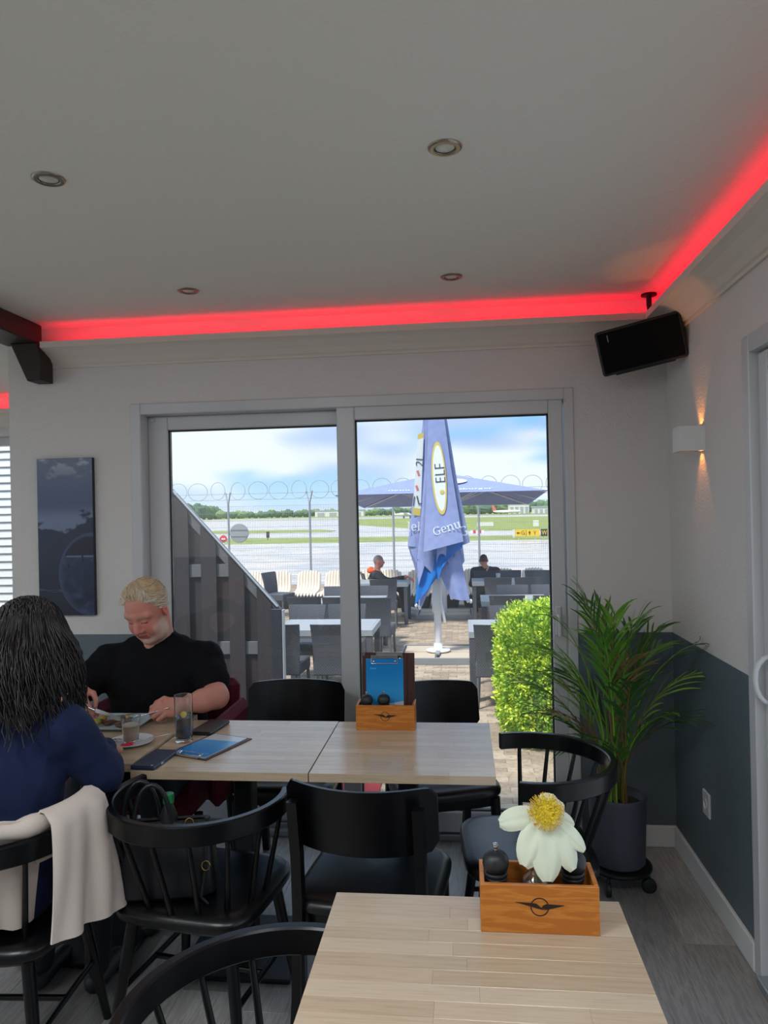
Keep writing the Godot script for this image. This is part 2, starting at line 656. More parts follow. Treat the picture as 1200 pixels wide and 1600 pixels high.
func red_cove() -> void:
	# crown moulding below the ceiling with a red strip light lying on it
	var led := mat("red_led_light", rgb(255, 20, 50), 0.5)
	led.emission_enabled = true
	led.emission = Color(1.0, 0.002, 0.035)
	led.emission_energy_multiplier = 1.2
	var prof := [Vector2(0.0, 2.355), Vector2(0.012, 2.355), Vector2(0.014, 2.367), Vector2(0.024, 2.372), Vector2(0.045, 2.395), Vector2(0.085, 2.425), Vector2(0.105, 2.434), Vector2(0.12, 2.438), Vector2(0.12, 2.468), Vector2(0.108, 2.468), Vector2(0.108, 2.448), Vector2(0.0, 2.448)]
	var runs := [
		["trim_1", Vector3(-2.06, 0, ZF), Vector3(XR, 0, ZF), Vector3(0, 0, 1)],
		["trim_2", Vector3(XR, 0, ZF), Vector3(XR, 0, 3.2), Vector3(-1, 0, 0)],
		["trim_3", Vector3(-5.2, 0, -4.75), Vector3(-2.305, 0, -4.75), Vector3(0, 0, 1)]]
	for q in runs:
		var a: Vector3 = q[1]
		var b: Vector3 = q[2]
		var inw: Vector3 = q[3]
		var drop := -0.13 if q[0] == "trim_3" else 0.0
		var o := Node3D.new()
		o.name = q[0]
		add_child(o)
		o.set_meta("kind", "structure")
		var fr := []
		for p in [a, b]:
			fr.append(Transform3D(Basis(inw, Vector3.UP, (b - a).normalized()), p + Vector3(0, drop, 0)))
		var m := MB.new()
		m.sweep(fr, prof)
		obj("crown_moulding", m, M.moulding_paint, o)
		m = MB.new()
		var dd := (b - a).normalized()
		var at0 := a + inw * 0.1075 + dd * 0.07 + Vector3(0, 2.452 + drop, 0)
		var at1 := b + inw * 0.1065 - dd * 0.13 + Vector3(0, 2.464 + drop, 0)
		m.span(at0, at1)
		obj("led_strip", m, led, o)
		var l := (b - a).length() - 0.1
		var cnt := maxi(1, int(round(l / 1.1)))
		for k in cnt:
			var p := a.lerp(b, (k + 0.5) / cnt) + inw * 0.103 + Vector3(0, 2.46 + drop, 0)
			area(p, -inw + Vector3(0, 0.55, 0), Vector2(l / cnt, 0.009), Color(1.0, 0.002, 0.035).linear_to_srgb(), 0.075 * l / cnt, "led_light")
	if true:
		# lowered ceiling of the recess
		struct("trim_4", bx(Vector3(-5.2, 2.44, -4.75), Vector3(-2.305, CEIL, -3.9)), M.ceiling_paint)
	# dark timber beam with a short post against the far wall
	var t := thing("timber_beam", "dark brown timber beam under the ceiling with a short knee post at the wall", "beam", Vector3.ZERO)
	obj("beam", bx(Vector3(-2.26, 2.462, ZF + 0.07), Vector3(-2.075, CEIL, 3.2), 0.006), M.dark_beam, t)
	var m2 := MB.new()
	m2.extrude(PackedVector2Array([Vector2(-2.125, 2.275), Vector2(-2.05, 2.275), Vector2(-2.05, 2.40), Vector2(-2.075, 2.462), Vector2(-2.21, 2.462)]), 0.11, Transform3D(Basis(), Vector3(0, 0, ZF + 0.075)), 0.004)
	obj("knee_post", m2, M.dark_beam, t)

func sash(parent: Node3D, x0: float, x1: float, y0: float, y1: float, z: float, l: float, r: float, tp: float, bt: float, dep: float) -> void:
	var m := MB.new()
	m.span(Vector3(x0, y0, z - dep / 2), Vector3(x0 + l, y1, z + dep / 2), 0.005)
	m.span(Vector3(x1 - r, y0, z - dep / 2), Vector3(x1, y1, z + dep / 2), 0.005)
	m.span(Vector3(x0 + l, y1 - tp, z - dep / 2), Vector3(x1 - r, y1, z + dep / 2), 0.005)
	m.span(Vector3(x0 + l, y0, z - dep / 2), Vector3(x1 - r, y0 + bt, z + dep / 2), 0.005)
	var s := obj("sash_frame", m, M.white_plastic, parent)
	m = MB.new()
	var g := 0.007
	for side in [[x0 + l, x0 + l + g], [x1 - r - g, x1 - r]]:
		m.span(Vector3(side[0], y0 + bt, z - 0.012), Vector3(side[1], y1 - tp, z + 0.012))
	for side in [[y0 + bt, y0 + bt + g], [y1 - tp - g, y1 - tp]]:
		m.span(Vector3(x0 + l, side[0], z - 0.012), Vector3(x1 - r, side[1], z + 0.012))
	obj("gasket", m, M.grey_gasket, s)
	obj("pane", bx(Vector3(x0 + l + g, y0 + bt + g, z - 0.004), Vector3(x1 - r - g, y1 - tp - g, z + 0.004)), M.window_glass, s)

func sliding_door() -> void:
	var o := Node3D.new()
	o.name = "door_1"
	add_child(o)
	o.set_meta("kind", "structure")
	var m := MB.new()
	var x0 := -1.655
	var x1 := 0.534
	# casing on the wall and the outer frame
	m.span(Vector3(x0, 0, ZF - 0.16), Vector3(x0 + 0.055, 2.16, ZF + 0.008), 0.004)
	m.span(Vector3(x1 - 0.045, 0, ZF - 0.16), Vector3(x1, 2.16, ZF + 0.008), 0.004)
	m.span(Vector3(x0 + 0.055, 2.105, ZF - 0.16), Vector3(x1 - 0.045, 2.16, ZF + 0.008), 0.004)
	obj("outer_frame", m, M.white_plastic, o)
	m = MB.new()
	m.span(Vector3(x0 + 0.055, 0, ZF - 0.16), Vector3(x1 - 0.045, 0.03, ZF + 0.008), 0.003)
	for z in [-0.035, -0.075, -0.115]:
		m.span(Vector3(x0 + 0.055, 0.03, ZF + z - 0.006), Vector3(x1 - 0.045, 0.05, ZF + z + 0.006), 0.001)
	obj("track", m, M.aluminium, o)
	sash(o, x0 + 0.055, -0.52, 0.035, 2.105, ZF - 0.105, 0.105, 0.085, 0.072, 0.10, 0.05)
	sash(o, -0.605, x1 - 0.05, 0.035, 2.118, ZF - 0.035, 0.09, 0.066, 0.075, 0.10, 0.055)
	m = MB.new()
	m.span(Vector3(0.43, 0.985, ZF - 0.008), Vector3(0.458, 1.125, ZF + 0.004), 0.004)
	m.tube([Vector3(0.444, 1.08, ZF), Vector3(0.444, 1.08, ZF + 0.035), Vector3(0.444, 1.06, ZF + 0.045), Vector3(0.444, 0.99, ZF + 0.045)], 0.009, 8)
	obj("door_handle", m, M.white_plastic, o)
	m = MB.new()
	m.box(Vector3(-1.572, 2.085, ZF - 0.075), Vector3(0.02, 0.02, 0.012), 0.003)
	m.box(Vector3(0.492, 2.10, ZF + 0.012), Vector3(0.012, 0.012, 0.01), 0.003)
	obj("screw_cap", m, M.white_plastic, o)

func side_door() -> void:
	var o := Node3D.new()
	o.name = "door_2"
	add_child(o)
	o.set_meta("kind", "structure")
	o.position = Vector3(XR, 0, -2.58)
	o.rotation.y = -PI / 2
	# local x runs towards the camera, local z out of the room is negative
	var w := 2.03
	var m := MB.new()
	m.span(Vector3(-0.028, 0, -0.1), Vector3(0.03, 2.15, 0.014), 0.004)
	m.span(Vector3(w - 0.03, 0, -0.1), Vector3(w + 0.028, 2.15, 0.014), 0.004)
	m.span(Vector3(0.03, 2.09, -0.1), Vector3(w - 0.03, 2.15, 0.014), 0.004)
	obj("outer_frame", m, M.white_plastic, o)
	obj("track", bx(Vector3(0.03, 0, -0.1), Vector3(w - 0.03, 0.03, 0.03), 0.003), M.aluminium, o)
	sash(o, 0.035, 1.03, 0.035, 2.085, -0.04, 0.07, 0.08, 0.07, 0.09, 0.05)
	sash(o, 0.96, w - 0.035, 0.035, 2.085, -0.085, 0.08, 0.07, 0.07, 0.09, 0.04)
	m = MB.new()
	var arc := []
	for k in 9:
		var a := PI * k / 8
		arc.append(Vector3(0.075, 1.015 - cos(a) * 0.075, -0.015 + sin(a) * 0.045))
	m.tube(arc, 0.009, 8)
	obj("door_handle", m, M.white_plastic, o)

func room_fittings() -> void:
	# recessed spotlights, switched off
	var proto: Node3D
	var over := {"the chair before the menu-box table": Vector3(-0.025, CEIL, -1.98), "the guest in dark blue": Vector3(-1.157, CEIL, -1.994), "the man in the black shirt": Vector3(-1.153, CEIL, -3.064), "the chair behind the menu box": Vector3(-0.024, CEIL, -3.068)}
	for under in over:
		var p: Vector3 = over[under]
		var lb: String = "small round nickel ceiling spotlight, unlit, above " + under
		if proto == null:
			proto = thing("ceiling_spotlight", lb, "spotlight", p, 0, "recessed ceiling spotlights")
			var m := MB.new()
			m.lathe([[0.046, 0.0], [0.0455, -0.003], [0.041, -0.006], [0.041, -0.006], [0.031, -0.007], [0.029, -0.004], [0.027, 0.0]], 32)
			obj("ring", m, M.nickel, proto)
			m = MB.new()
			m.lathe([[0.029, -0.0035], [0.0265, -0.0035], [0.0265, -0.0015]], 28)
			obj("lamp_rim", m, M.black_plastic, proto)
			m = MB.new()
			m.lathe([[0.027, -0.002], [0.018, -0.0045], [0.0, -0.0055]], 24)
			obj("lens", m, M.lamp_lens, proto)
		else:
			copy(proto, p, 0, lb)
	# loudspeaker hung in the corner
	var sp := thing("loudspeaker", "black wedge-cornered loudspeaker hung tilted from the ceiling in the room corner", "loudspeaker", Vector3(0.795, 2.30, -3.32))
	sp.rotation = Vector3(deg_to_rad(14), deg_to_rad(-16), deg_to_rad(9.5))
	var m := MB.new()
	var pts := PackedVector2Array()
	for cn in [[0.178, 0.098, 0], [-0.178, 0.098, 1], [-0.178, -0.098, 2], [0.178, -0.098, 3]]:
		for k in 5:
			var a: float = PI / 2 * (cn[2] + k / 4.0)
			var rr := 0.014
			pts.append(Vector2(cn[0] - signf(cn[0]) * rr + cos(a) * rr, cn[1] - signf(cn[1]) * rr + sin(a) * rr))
	m.extrude(pts, 0.14, Transform3D(), 0.008)
	obj("cabinet", m, M.black_plastic, sp)
	m = MB.new()
	m.box(Vector3(0, 0, 0.0705), Vector3(0.335, 0.175, 0.005), 0.002)
	obj("grille", m, M.speaker_grille, sp)
	obj("badge", bx(Vector3(-0.128, 0.045, 0.0728), Vector3(-0.1245, 0.075, 0.0738)), mat("badge_grey", rgb(150, 150, 150), 0.5), sp)
	m = MB.new()
	m.box(Vector3(0.0, -0.101, 0.01), Vector3(0.25, 0.006, 0.09), 0.002)
	obj("foot", m, M.black_plastic, sp)
	var br := thing("speaker_bracket", "thin black ceiling bracket that holds the corner loudspeaker", "bracket", Vector3(0.87, CEIL, -3.475))
	m = MB.new()
	m.lathe([[0.0, 0.0], [0.035, 0.0], [0.035, -0.008], [0.0, -0.008]], 16)
	obj("ceiling_plate", m, M.black_steel, br)
	m = MB.new()
	m.tube([Vector3(0, -0.008, 0), Vector3(0, -0.05, 0), Vector3(0.0, -0.1, 0.01), Vector3(-0.03, -0.185, 0.10)], [0.012, 0.012, 0.007, 0.007], 8)
	obj("stem", m, M.black_steel, br)
	# up and down wall lamp
	var sc := thing("wall_lamp", "white cube wall lamp shining warm light up and down beside the glass door", "wall lamp", Vector3(XR, 1.855, -3.08))
	m = MB.new()
	var s := 0.05
	var tt := 0.004
	m.span(Vector3(-0.1, -s, -s), Vector3(-0.1 + tt, s, s), 0.001)
	m.span(Vector3(-0.1 + tt, -s, -s), Vector3(-0.004, s, -s + tt), 0.001)
	m.span(Vector3(-0.1 + tt, -s, s - tt), Vector3(-0.004, s, s), 0.001)
	obj("shade", m, M.white_trim, sc)
	obj("wall_plate", bx(Vector3(-0.004, -s, -s), Vector3(0.0, s, s), 0.001), M.white_trim, sc)
	var glow := mat("lamp_glow", rgb(255, 190, 120), 0.5)
	glow.emission_enabled = true
	glow.emission = Color(1.0, 0.55, 0.2)
	glow.emission_energy_multiplier = 1.5
	m = MB.new()
	m.box(Vector3(-0.05, 0, 0), Vector3(0.06, 0.008, 0.06), 0.002)
	obj("lamp_board", m, M.white_plastic, sc)
	for up in [1.0, -1.0]:
		m = MB.new()
		m.lathe([[0.0, 0.006 * up], [0.012, 0.006 * up], [0.012, 0.0045 * up]], 16, Transform3D(Basis(), Vector3(-0.045, 0, 0)))
		obj("lamp_chip", m, glow, sc)
		var l := SpotLight3D.new()
		l.name = "lamp_light"
		l.light_color = Color(1.0, 0.62, 0.28)
		l.light_energy = 0.06
		l.spot_range = 8.0
		l.spot_angle = 30.0
		l.spot_angle_attenuation = 0.5
		l.light_size = 0.008
		l.shadow_enabled = true
		l.position = Vector3(-0.016, 0.012 * up, 0)
		l.rotation = Vector3(PI / 2 * up, 0, 0.0)
		sc.add_child(l, true)
	# socket
	var so := thing("wall_socket", "white wall socket on the dark grey dado of the right wall", "socket", Vector3(XR, 0.38, -3.1), -PI / 2)
	m = MB.new()
	m.box(Vector3(0, 0, 0.005), Vector3(0.082, 0.10, 0.01), 0.004)
	obj("cover_plate", m, M.white_plastic, so)
	m = MB.new()
	m.lathe([[0.021, 0.0], [0.021, 0.003], [0.0185, 0.003], [0.018, -0.004], [0.0, -0.004]], 24, Transform3D(Basis(Vector3.RIGHT, PI / 2), Vector3(0, 0, 0.0105)))
	obj("socket_well", m, mat("socket_white", rgb(205, 205, 203), 0.4), so)
	# picture
	var pi := thing("wall_picture", "unframed dusk print of an aeroplane nose under clouds on the far wall", "picture", Vector3(-1.998, 1.498, ZF + 0.013))
	obj("panel", bx(Vector3(-0.148, -0.398, -0.012), Vector3(0.148, 0.398, 0.012), 0.001), mat("picture_edge", rgb(34, 40, 56), 0.5), pi)
	m = MB.new()
	m.grid([PackedVector3Array([Vector3(-0.147, 0.397, 0.0127), Vector3(0.147, 0.397, 0.0127)]), PackedVector3Array([Vector3(-0.147, -0.397, 0.0127), Vector3(0.147, -0.397, 0.0127)])], false, false, 1)
	var pm := mat("picture_print", Color.WHITE, 0.25)
	pm.albedo_texture = ImageTexture.create_from_image(dusk_print())
	obj("print", m, pm, pi)

func dusk_print() -> Image:
	var w := 200
	var h := 540
	var im := Image.create(w, h, false, Image.FORMAT_RGB8)
	var f := FastNoiseLite.new()
	f.seed = 9
	f.frequency = 0.012
	f.fractal_octaves = 5
	for y in h:
		for x in w:
			var v := float(y) / h
			var u := float(x) / w
			var n := f.get_noise_2d(x, y * 1.6)
			var c := rgb(92, 102, 128).lerp(rgb(72, 84, 116), smoothstep(0.0, 0.3, v))
			c = c.lerp(rgb(150, 155, 170), smoothstep(0.12, 0.45, n + 0.12) * smoothstep(0.2, 0.0, v))
			c = c.lerp(rgb(112, 124, 152), smoothstep(0.28, 0.40, v))
			# dark cloud bank with a torn upper edge
			var bank := 0.44 + 0.10 * n - 0.09 * smoothstep(0.4, 1.0, u)
			c = c.lerp(rgb(28, 38, 64), smoothstep(bank - 0.02, bank + 0.03, v))
			c = c.lerp(rgb(140, 146, 166), smoothstep(0.02, 0.0, absf(v - bank)) * 0.35)
			c = c.lerp(rgb(12, 18, 42), smoothstep(0.55, 0.9, v))
			# wing lines
			if u < 0.42 and absf(v - 0.835 - 0.01 * sin(u * 6)) < 0.008:
				c = rgb(58, 66, 92)
			if u < 0.36 and absf(v - 0.845) < 0.004:
				c = rgb(10, 12, 24)
			# fuselage nose
			var e := Vector2((u - 0.98) / 0.62, (v - 0.74) / 0.265)
			var d := e.length()
			if d < 1.0:
				var k := rgb(34, 46, 78).lerp(rgb(20, 28, 56), smoothstep(0.6, 0.95, v))
				k = k.lerp(rgb(70, 80, 108), smoothstep(0.8, 1.0, d) * 0.7)
				k = k.lerp(rgb(56, 70, 104), clampf(n * 1.6, 0, 1))
				# cockpit glass
				if v < 0.62 and d < 0.93 and v > 0.50:
					k = rgb(16, 22, 40)
				if absf(v - 0.625) < 0.005 and u > 0.5:
					k = rgb(96, 106, 134)
				if Vector2((u - 0.54) * 1.2, v - 0.69).length() < 0.018 or absf(u - 0.80 - (v - 0.64) * 0.3) < 0.012 and v > 0.615 and v < 0.66:
					k = rgb(8, 10, 20)
				c = k
			im.set_pixel(x, y, c)
	return im

# ---------------------------------------------------------------- chairs and tables inside
func spindle_chair(called: String, label: String, at: Vector3, turn: float) -> Node3D:
	var o := thing(called, label, "chair", at, turn, "black spindle chairs")
	var m := MB.new()
	# saddle seat: rounded square, padded
	var ring := func(sx: float, sz: float, y: float) -> PackedVector3Array:
		var row := PackedVector3Array()
		for j in 40:
			var a := TAU * j / 40
			var c := cos(a)
			var s := sin(a)
			var e := 0.42
			row.append(Vector3(signf(c) * pow(absf(c), e) * sx, y, signf(s) * pow(absf(s), e) * sz - 0.03))
		return row
	m.grid([ring.call(0.0005, 0.0005, 0.455), ring.call(0.12, 0.12, 0.457), ring.call(0.185, 0.185, 0.462), ring.call(0.21, 0.208, 0.459), ring.call(0.222, 0.218, 0.447), ring.call(0.222, 0.218, 0.44)], true)
	obj("seat", m, M.black_leather, o)
	m = MB.new()
	m.grid([ring.call(0.222, 0.218, 0.44), ring.call(0.222, 0.218, 0.425), ring.call(0.215, 0.21, 0.414), ring.call(0.02, 0.02, 0.412)], true)
	obj("seat_base", m, M.black_lacquer, o)
	# bow
	var fr := []
	for k in 41:
		var th := deg_to_rad(-108.0 + 216.0 * k / 40)
		var rad := 0.262
		var out := Vector3(sin(th), 0, cos(th))
		fr.append(Transform3D(Basis(out, Vector3.UP, out.cross(Vector3.UP)), out * rad + Vector3(0, 0.72, -0.0)))
	var hh := 0.029
	var ht := 0.0125
	var ch := 0.004
	m = MB.new()
	m.sweep(fr, [Vector2(-ht, -hh + ch), Vector2(-ht + ch, -hh), Vector2(ht - ch, -hh), Vector2(ht, -hh + ch), Vector2(ht, hh - ch), Vector2(ht - ch, hh), Vector2(-ht + ch, hh), Vector2(-ht, hh - ch)])
	obj("back_bow", m, M.black_lacquer, o)
	for k in 9:
		var th := deg_to_rad(-92.0 + 184.0 * k / 8)
		var top := Vector3(sin(th) * 0.261, 0.695, cos(th) * 0.261)
		var bot := Vector3(sin(th) * 0.197, 0.43, cos(th) * 0.172 - 0.012)
		m = MB.new()
		m.tube([bot, bot.lerp(top, 0.35), top], [0.0095, 0.0085, 0.007], 8)
		obj("spindle", m, M.black_lacquer, o)
	for s in [[-1, -1], [1, -1], [-1, 1], [1, 1]]:
		m = MB.new()
		m.tube([Vector3(s[0] * 0.155, 0.42, s[1] * 0.15 - 0.03), Vector3(s[0] * 0.185, 0.2, s[1] * 0.18 - 0.03), Vector3(s[0] * 0.212, 0.0, s[1] * 0.21 - 0.03)], [0.019, 0.017, 0.0125], 10)
		obj("leg", m, M.black_lacquer, o)
	m = MB.new()
	for s in [-1, 1]:
		m.tube([Vector3(s * 0.185, 0.2, -0.21), Vector3(s * 0.185, 0.2, 0.15)], 0.009, 8)
	m.tube([Vector3(-0.185, 0.2, -0.03), Vector3(0.185, 0.2, -0.03)], 0.009, 8)
	obj("stretcher", m, M.black_lacquer, o)
	return o

func ply_chair(label: String, at: Vector3, turn: float) -> Node3D:
	var o := thing("panel_back_chair", label, "chair", at, turn, "black panel-back chairs")
	var m := MB.new()
	var ring := func(sx: float, sz: float, y: float) -> PackedVector3Array:
		var row := PackedVector3Array()
		for j in 40:
			var a := TAU * j / 40
			var c := cos(a)
			var s := sin(a)
			row.append(Vector3(signf(c) * pow(absf(c), 0.38) * sx, y, signf(s) * pow(absf(s), 0.38) * sz))
		return row
	m.grid([ring.call(0.0005, 0.0005, 0.478), ring.call(0.14, 0.14, 0.476), ring.call(0.195, 0.19, 0.472), ring.call(0.215, 0.21, 0.462), ring.call(0.222, 0.217, 0.447), ring.call(0.22, 0.215, 0.432)], true)
	obj("seat", m, M.black_leather, o)
	m = MB.new()
	m.grid([ring.call(0.205, 0.2, 0.44), ring.call(0.205, 0.2, 0.39), ring.call(0.19, 0.185, 0.388), ring.call(0.02, 0.02, 0.388)], true)
	obj("seat_frame", m, M.black_lacquer, o)
	# curved backrest panel: edges bend forward, corners rounded
	var pts := []
	var nx := 24
	var w := 0.225
	for face in 2:
		var rows := []
		for i in 11:
			var row := PackedVector3Array()
			var vv := float(i) / 10
			for j in nx + 1:
				var u := -1.0 + 2.0 * j / nx
				var y0 := 0.615
				var y1 := 0.81
				# rounded corners
				var cr := 0.03
				var dxe := w * (1.0 - absf(u))
				var inset := 0.0
				if dxe < cr:
					inset = cr - sqrt(maxf(0.0, cr * cr - (cr - dxe) * (cr - dxe)))
				var y := lerpf(y0 + inset, y1 - inset, vv)
				var z := 0.205 + (y - 0.615) * 0.17 + 0.02 - u * u * 0.085 + (0.006 if face == 0 else -0.006)
				row.append(Vector3(u * w, y, z))
			rows.append(row)
		pts.append(rows)
	m = MB.new()
	m.grid(pts[0], false, false, 0)
	m.grid(pts[1], false, false, 0)
	var a: Array = []
	var b: Array = []
	for j in nx + 1:
		a.append(pts[0][0][j]); b.append(pts[1][0][j])
	for i in 11:
		a.append(pts[0][i][nx]); b.append(pts[1][i][nx])
	for j in nx + 1:
		a.append(pts[0][10][nx - j]); b.append(pts[1][10][nx - j])
	for i in 11:
		a.append(pts[0][10 - i][0]); b.append(pts[1][10 - i][0])
	m.grid([PackedVector3Array(a), PackedVector3Array(b)], true)
	obj("backrest", m, M.black_lacquer, o)
	for s in [-1.0, 1.0]:
		m = MB.new()
		var fr := []
		for p in [[0.0, 0.275], [0.2, 0.235], [0.43, 0.215], [0.6, 0.222], [0.765, 0.248]]:
			fr.append(Transform3D(Basis(Vector3.RIGHT, Vector3(0, 0, 1), Vector3.UP), Vector3(s * 0.182, p[0], p[1] - 0.012 if p[0] > 0.5 else p[1] - 0.012)))
		var hw := 0.015
		var hd := 0.017
		m.sweep(fr, [Vector2(-hw, -hd), Vector2(hw, -hd), Vector2(hw, hd), Vector2(-hw, hd)])
		obj("back_post", m, M.black_lacquer, o)
		m = MB.new()
		m.tube([Vector3(s * 0.18, 0.42, -0.175), Vector3(s * 0.19, 0.0, -0.19)], [0.021, 0.014], 10)
		obj("front_leg", m, M.black_lacquer, o)
	return o

func cafe_table(label: String, x0: float, x1: float, z0: float, z1: float, top: float, sd: int) -> Node3D:
	var o := thing("cafe_table", label, "table", Vector3.ZERO)
	var th := 0.028
	wood_top(o, x0, x1, z0, z1, top, th, sd)
	var cx := (x0 + x1) / 2
	var cz := (z0 + z1) / 2
	var m := MB.new()
	m.box(Vector3(cx, top - th - 0.012, cz), Vector3(0.36, 0.024, 0.36), 0.004)
	obj("top_plate", m, M.black_steel, o)
	m = MB.new()
	m.box(Vector3(cx, (top - th + 0.012) / 2, cz), Vector3(0.07, top - th - 0.036, 0.07), 0.006)
	obj("column", m, M.black_steel, o)
	m = MB.new()
	m.box(Vector3(cx, 0.009, cz), Vector3(0.4, 0.018, 0.4), 0.005)
	obj("base_plate", m, M.black_steel, o)
	return o

func indoor_furniture() -> void:
	cafe_table("beech table with the dinner plate and the milk coffee, between the two guests", -1.715, -1.113, -2.965, -2.36, 0.762, 1)
	cafe_table("beech table with two phones and a blue menu lying flat on it", -1.108, -0.512, -2.925, -2.33, 0.75, 2)
	cafe_table("beech table with the menu box standing at its edge by the sliding door", -0.508, 0.088, -2.92, -2.33, 0.75, 3)
	cafe_table("beech table with the flower box on it, apart from the row of tables", -0.292, 0.312, -1.60, -0.995, 0.75, 4)
	spindle_chair("spindle_chair", "black spindle chair with round bow back and a handbag on its seat", Vector3(-0.815, 0, -2.18), -0.17)
	spindle_chair("spindle_chair", "black spindle chair turned sideways beside the potted palm", Vector3(0.222, 0, -2.545), 1.64)
	spindle_chair("spindle_chair", "black spindle chair pulled up to the table with the flower box", Vector3(-0.33, 0, -1.21), -1.5)
	spindle_chair("spindle_chair", "black spindle chair with a beige coat over its back, taken by the dark-haired guest", Vector3(-1.35, 0, -1.98), 0.06)
	ply_chair("black panel-back chair with padded seat between spindle chair and menu-box table, back to the room", Vector3(-0.29, 0, -2.28), -0.12)
	ply_chair("black panel-back chair at the far side of the table with the phones, by the glass", Vector3(-0.775, 0, -3.16), PI)
	ply_chair("black panel-back chair turned askew behind the menu box, by the glass", Vector3(-0.115, 0, -3.14), PI + 0.3)
	# maroon armchair under the man
	var mar := mat("maroon_cloth", rgb(96, 28, 44), 0.8, 0, 0.3)
	var o := thing("armchair", "maroon upholstered armchair under the guest in the black shirt", "armchair", Vector3(-1.37, 0, -3.2))
	var m := MB.new()
	m.box(Vector3(0, 0.40, 0.02), Vector3(0.5, 0.13, 0.48), 0.03)
	obj("seat", m, mar, o)
	m = MB.new()
	m.box(Vector3(0, 0.62, -0.26), Vector3(0.56, 0.36, 0.08), 0.03, Basis(Vector3.RIGHT, -0.12))
	obj("backrest", m, mar, o)
	for s in [-1.0, 1.0]:
		m = MB.new()
		m.box(Vector3(s * 0.325, 0.55, 0.02), Vector3(0.075, 0.36, 0.44), 0.03)
		obj("armrest", m, mar, o)
		for q in [-1.0, 1.0]:
			m = MB.new()
			m.tube([Vector3(s * 0.24, 0.34, q * 0.2), Vector3(s * 0.25, 0.0, q * 0.22)], [0.02, 0.014], 8)
			obj("leg", m, M.black_lacquer, o)

# ---------------------------------------------------------------- things on the tables
func winged_emblem(parent: Node3D, at: Vector3, sc: float) -> void:
	# a ring with two swept wings that meet in its middle
	var m := MB.new()
	var rows := []
	for k in 49:
		var a := TAU * k / 48
		var d := Vector3(cos(a), sin(a), 0)
		rows.append(PackedVector3Array([at + d * 0.0160 * sc, at + d * 0.0181 * sc, at + d * 0.0181 * sc - Vector3(0, 0, 0.0006)]))
	m.grid(rows, false, false)
	var left := PackedVector2Array([Vector2(-0.048, 0.0085), Vector2(-0.0155, 0.0072), Vector2(-0.0062, 0.0062), Vector2(0.008, -0.0056), Vector2(-0.0045, -0.0030), Vector2(-0.0165, 0.0005)])
	var rightw := PackedVector2Array([Vector2(0.048, 0.0045), Vector2(0.013, 0.0062), Vector2(0.0070, 0.0034), Vector2(0.0035, -0.0012), Vector2(0.0095, -0.0050), Vector2(0.0165, -0.0040)])
	for q in [left, rightw]:
		var pp := PackedVector2Array()
		for p in q:
			pp.append(p * sc)
		m.extrude(pp, 0.0008, Transform3D(Basis(), at))
	obj("emblem", m, M.logo_black, parent)

func wooden_box(called: String, label: String, at: Vector3, turn: float, w: float, h: float, d: float) -> Node3D:
	var o := thing(called, label, "box", at, turn)
	var t := 0.009
	var mt: Material = M.amber_wood
	var m := bx(Vector3(-w / 2, 0, d / 2 - t), Vector3(w / 2, h, d / 2), 0.001)
	obj("front_board", m, mt, o)
	obj("back_board", bx(Vector3(-w / 2, 0, -d / 2), Vector3(w / 2, h, -d / 2 + t), 0.001), mt, o)
	for s in [-1.0, 1.0]:
		obj("side_board", bx(Vector3(s * w / 2 - (t if s > 0 else 0.0), 0, -d / 2 + t), Vector3(s * w / 2 + (t if s < 0 else 0.0), h, d / 2 - t), 0.001), mt, o)
	obj("bottom_board", bx(Vector3(-w / 2 + t, 0, -d / 2 + t), Vector3(w / 2 - t, 0.006, d / 2 - t)), mt, o)
	winged_emblem(o, Vector3(0.0, h * 0.56, d / 2 + 0.0006), w / 0.23)
	return o

func grinder(label: String, at: Vector3, sc: float) -> void:
	var o := thing("pepper_mill", label, "pepper mill", at, 0, "matt black pepper mills")
	var black: Material = M.get("mill_black", null)
	if black == null:
		black = mat("mill_black", rgb(34, 35, 38), 0.45, 0, 0.5)
	var m := MB.new()
	m.lathe([[0.0, 0.0], [0.021, 0.0], [0.0225, 0.004], [0.0215, 0.02], [0.019, 0.045], [0.0195, 0.066], [0.022, 0.078], [0.0225, 0.082], [0.0, 0.082]], 28, Transform3D(Basis.from_scale(Vector3.ONE * sc), Vector3.ZERO))
	obj("body", m, black, o)
	m = MB.new()
	m.lathe([[0.0, 0.0825], [0.0215, 0.0825], [0.023, 0.085], [0.023, 0.089], [0.021, 0.091], [0.0, 0.091]], 28, Transform3D(Basis.from_scale(Vector3.ONE * sc), Vector3.ZERO))
	obj("collar", m, black, o)
	m = MB.new()
	m.lathe([[0.0, 0.0915], [0.019, 0.0915], [0.024, 0.097], [0.0265, 0.106], [0.0255, 0.116], [0.021, 0.1245], [0.013, 0.130], [0.0, 0.132]], 28, Transform3D(Basis.from_scale(Vector3.ONE * sc), Vector3.ZERO))
	obj("head", m, black, o)
	m = MB.new()
	m.lathe([[0.0, 0.131], [0.0048, 0.131], [0.0042, 0.134], [0.0042, 0.138], [0.0058, 0.139], [0.0058, 0.145], [0.0045, 0.146], [0.0, 0.146]], 16, Transform3D(Basis.from_scale(Vector3.ONE * sc), Vector3.ZERO))
	obj("nut", m, M.steel, o)

func clear_glass(called: String) -> StandardMaterial3D:
	var m := mat(called, Color(0.97, 0.985, 0.98, 0.02), 0.0)
	m.transparency = BaseMaterial3D.TRANSPARENCY_ALPHA
	m.refraction_enabled = true
	m.refraction_scale = 0.05
	return m

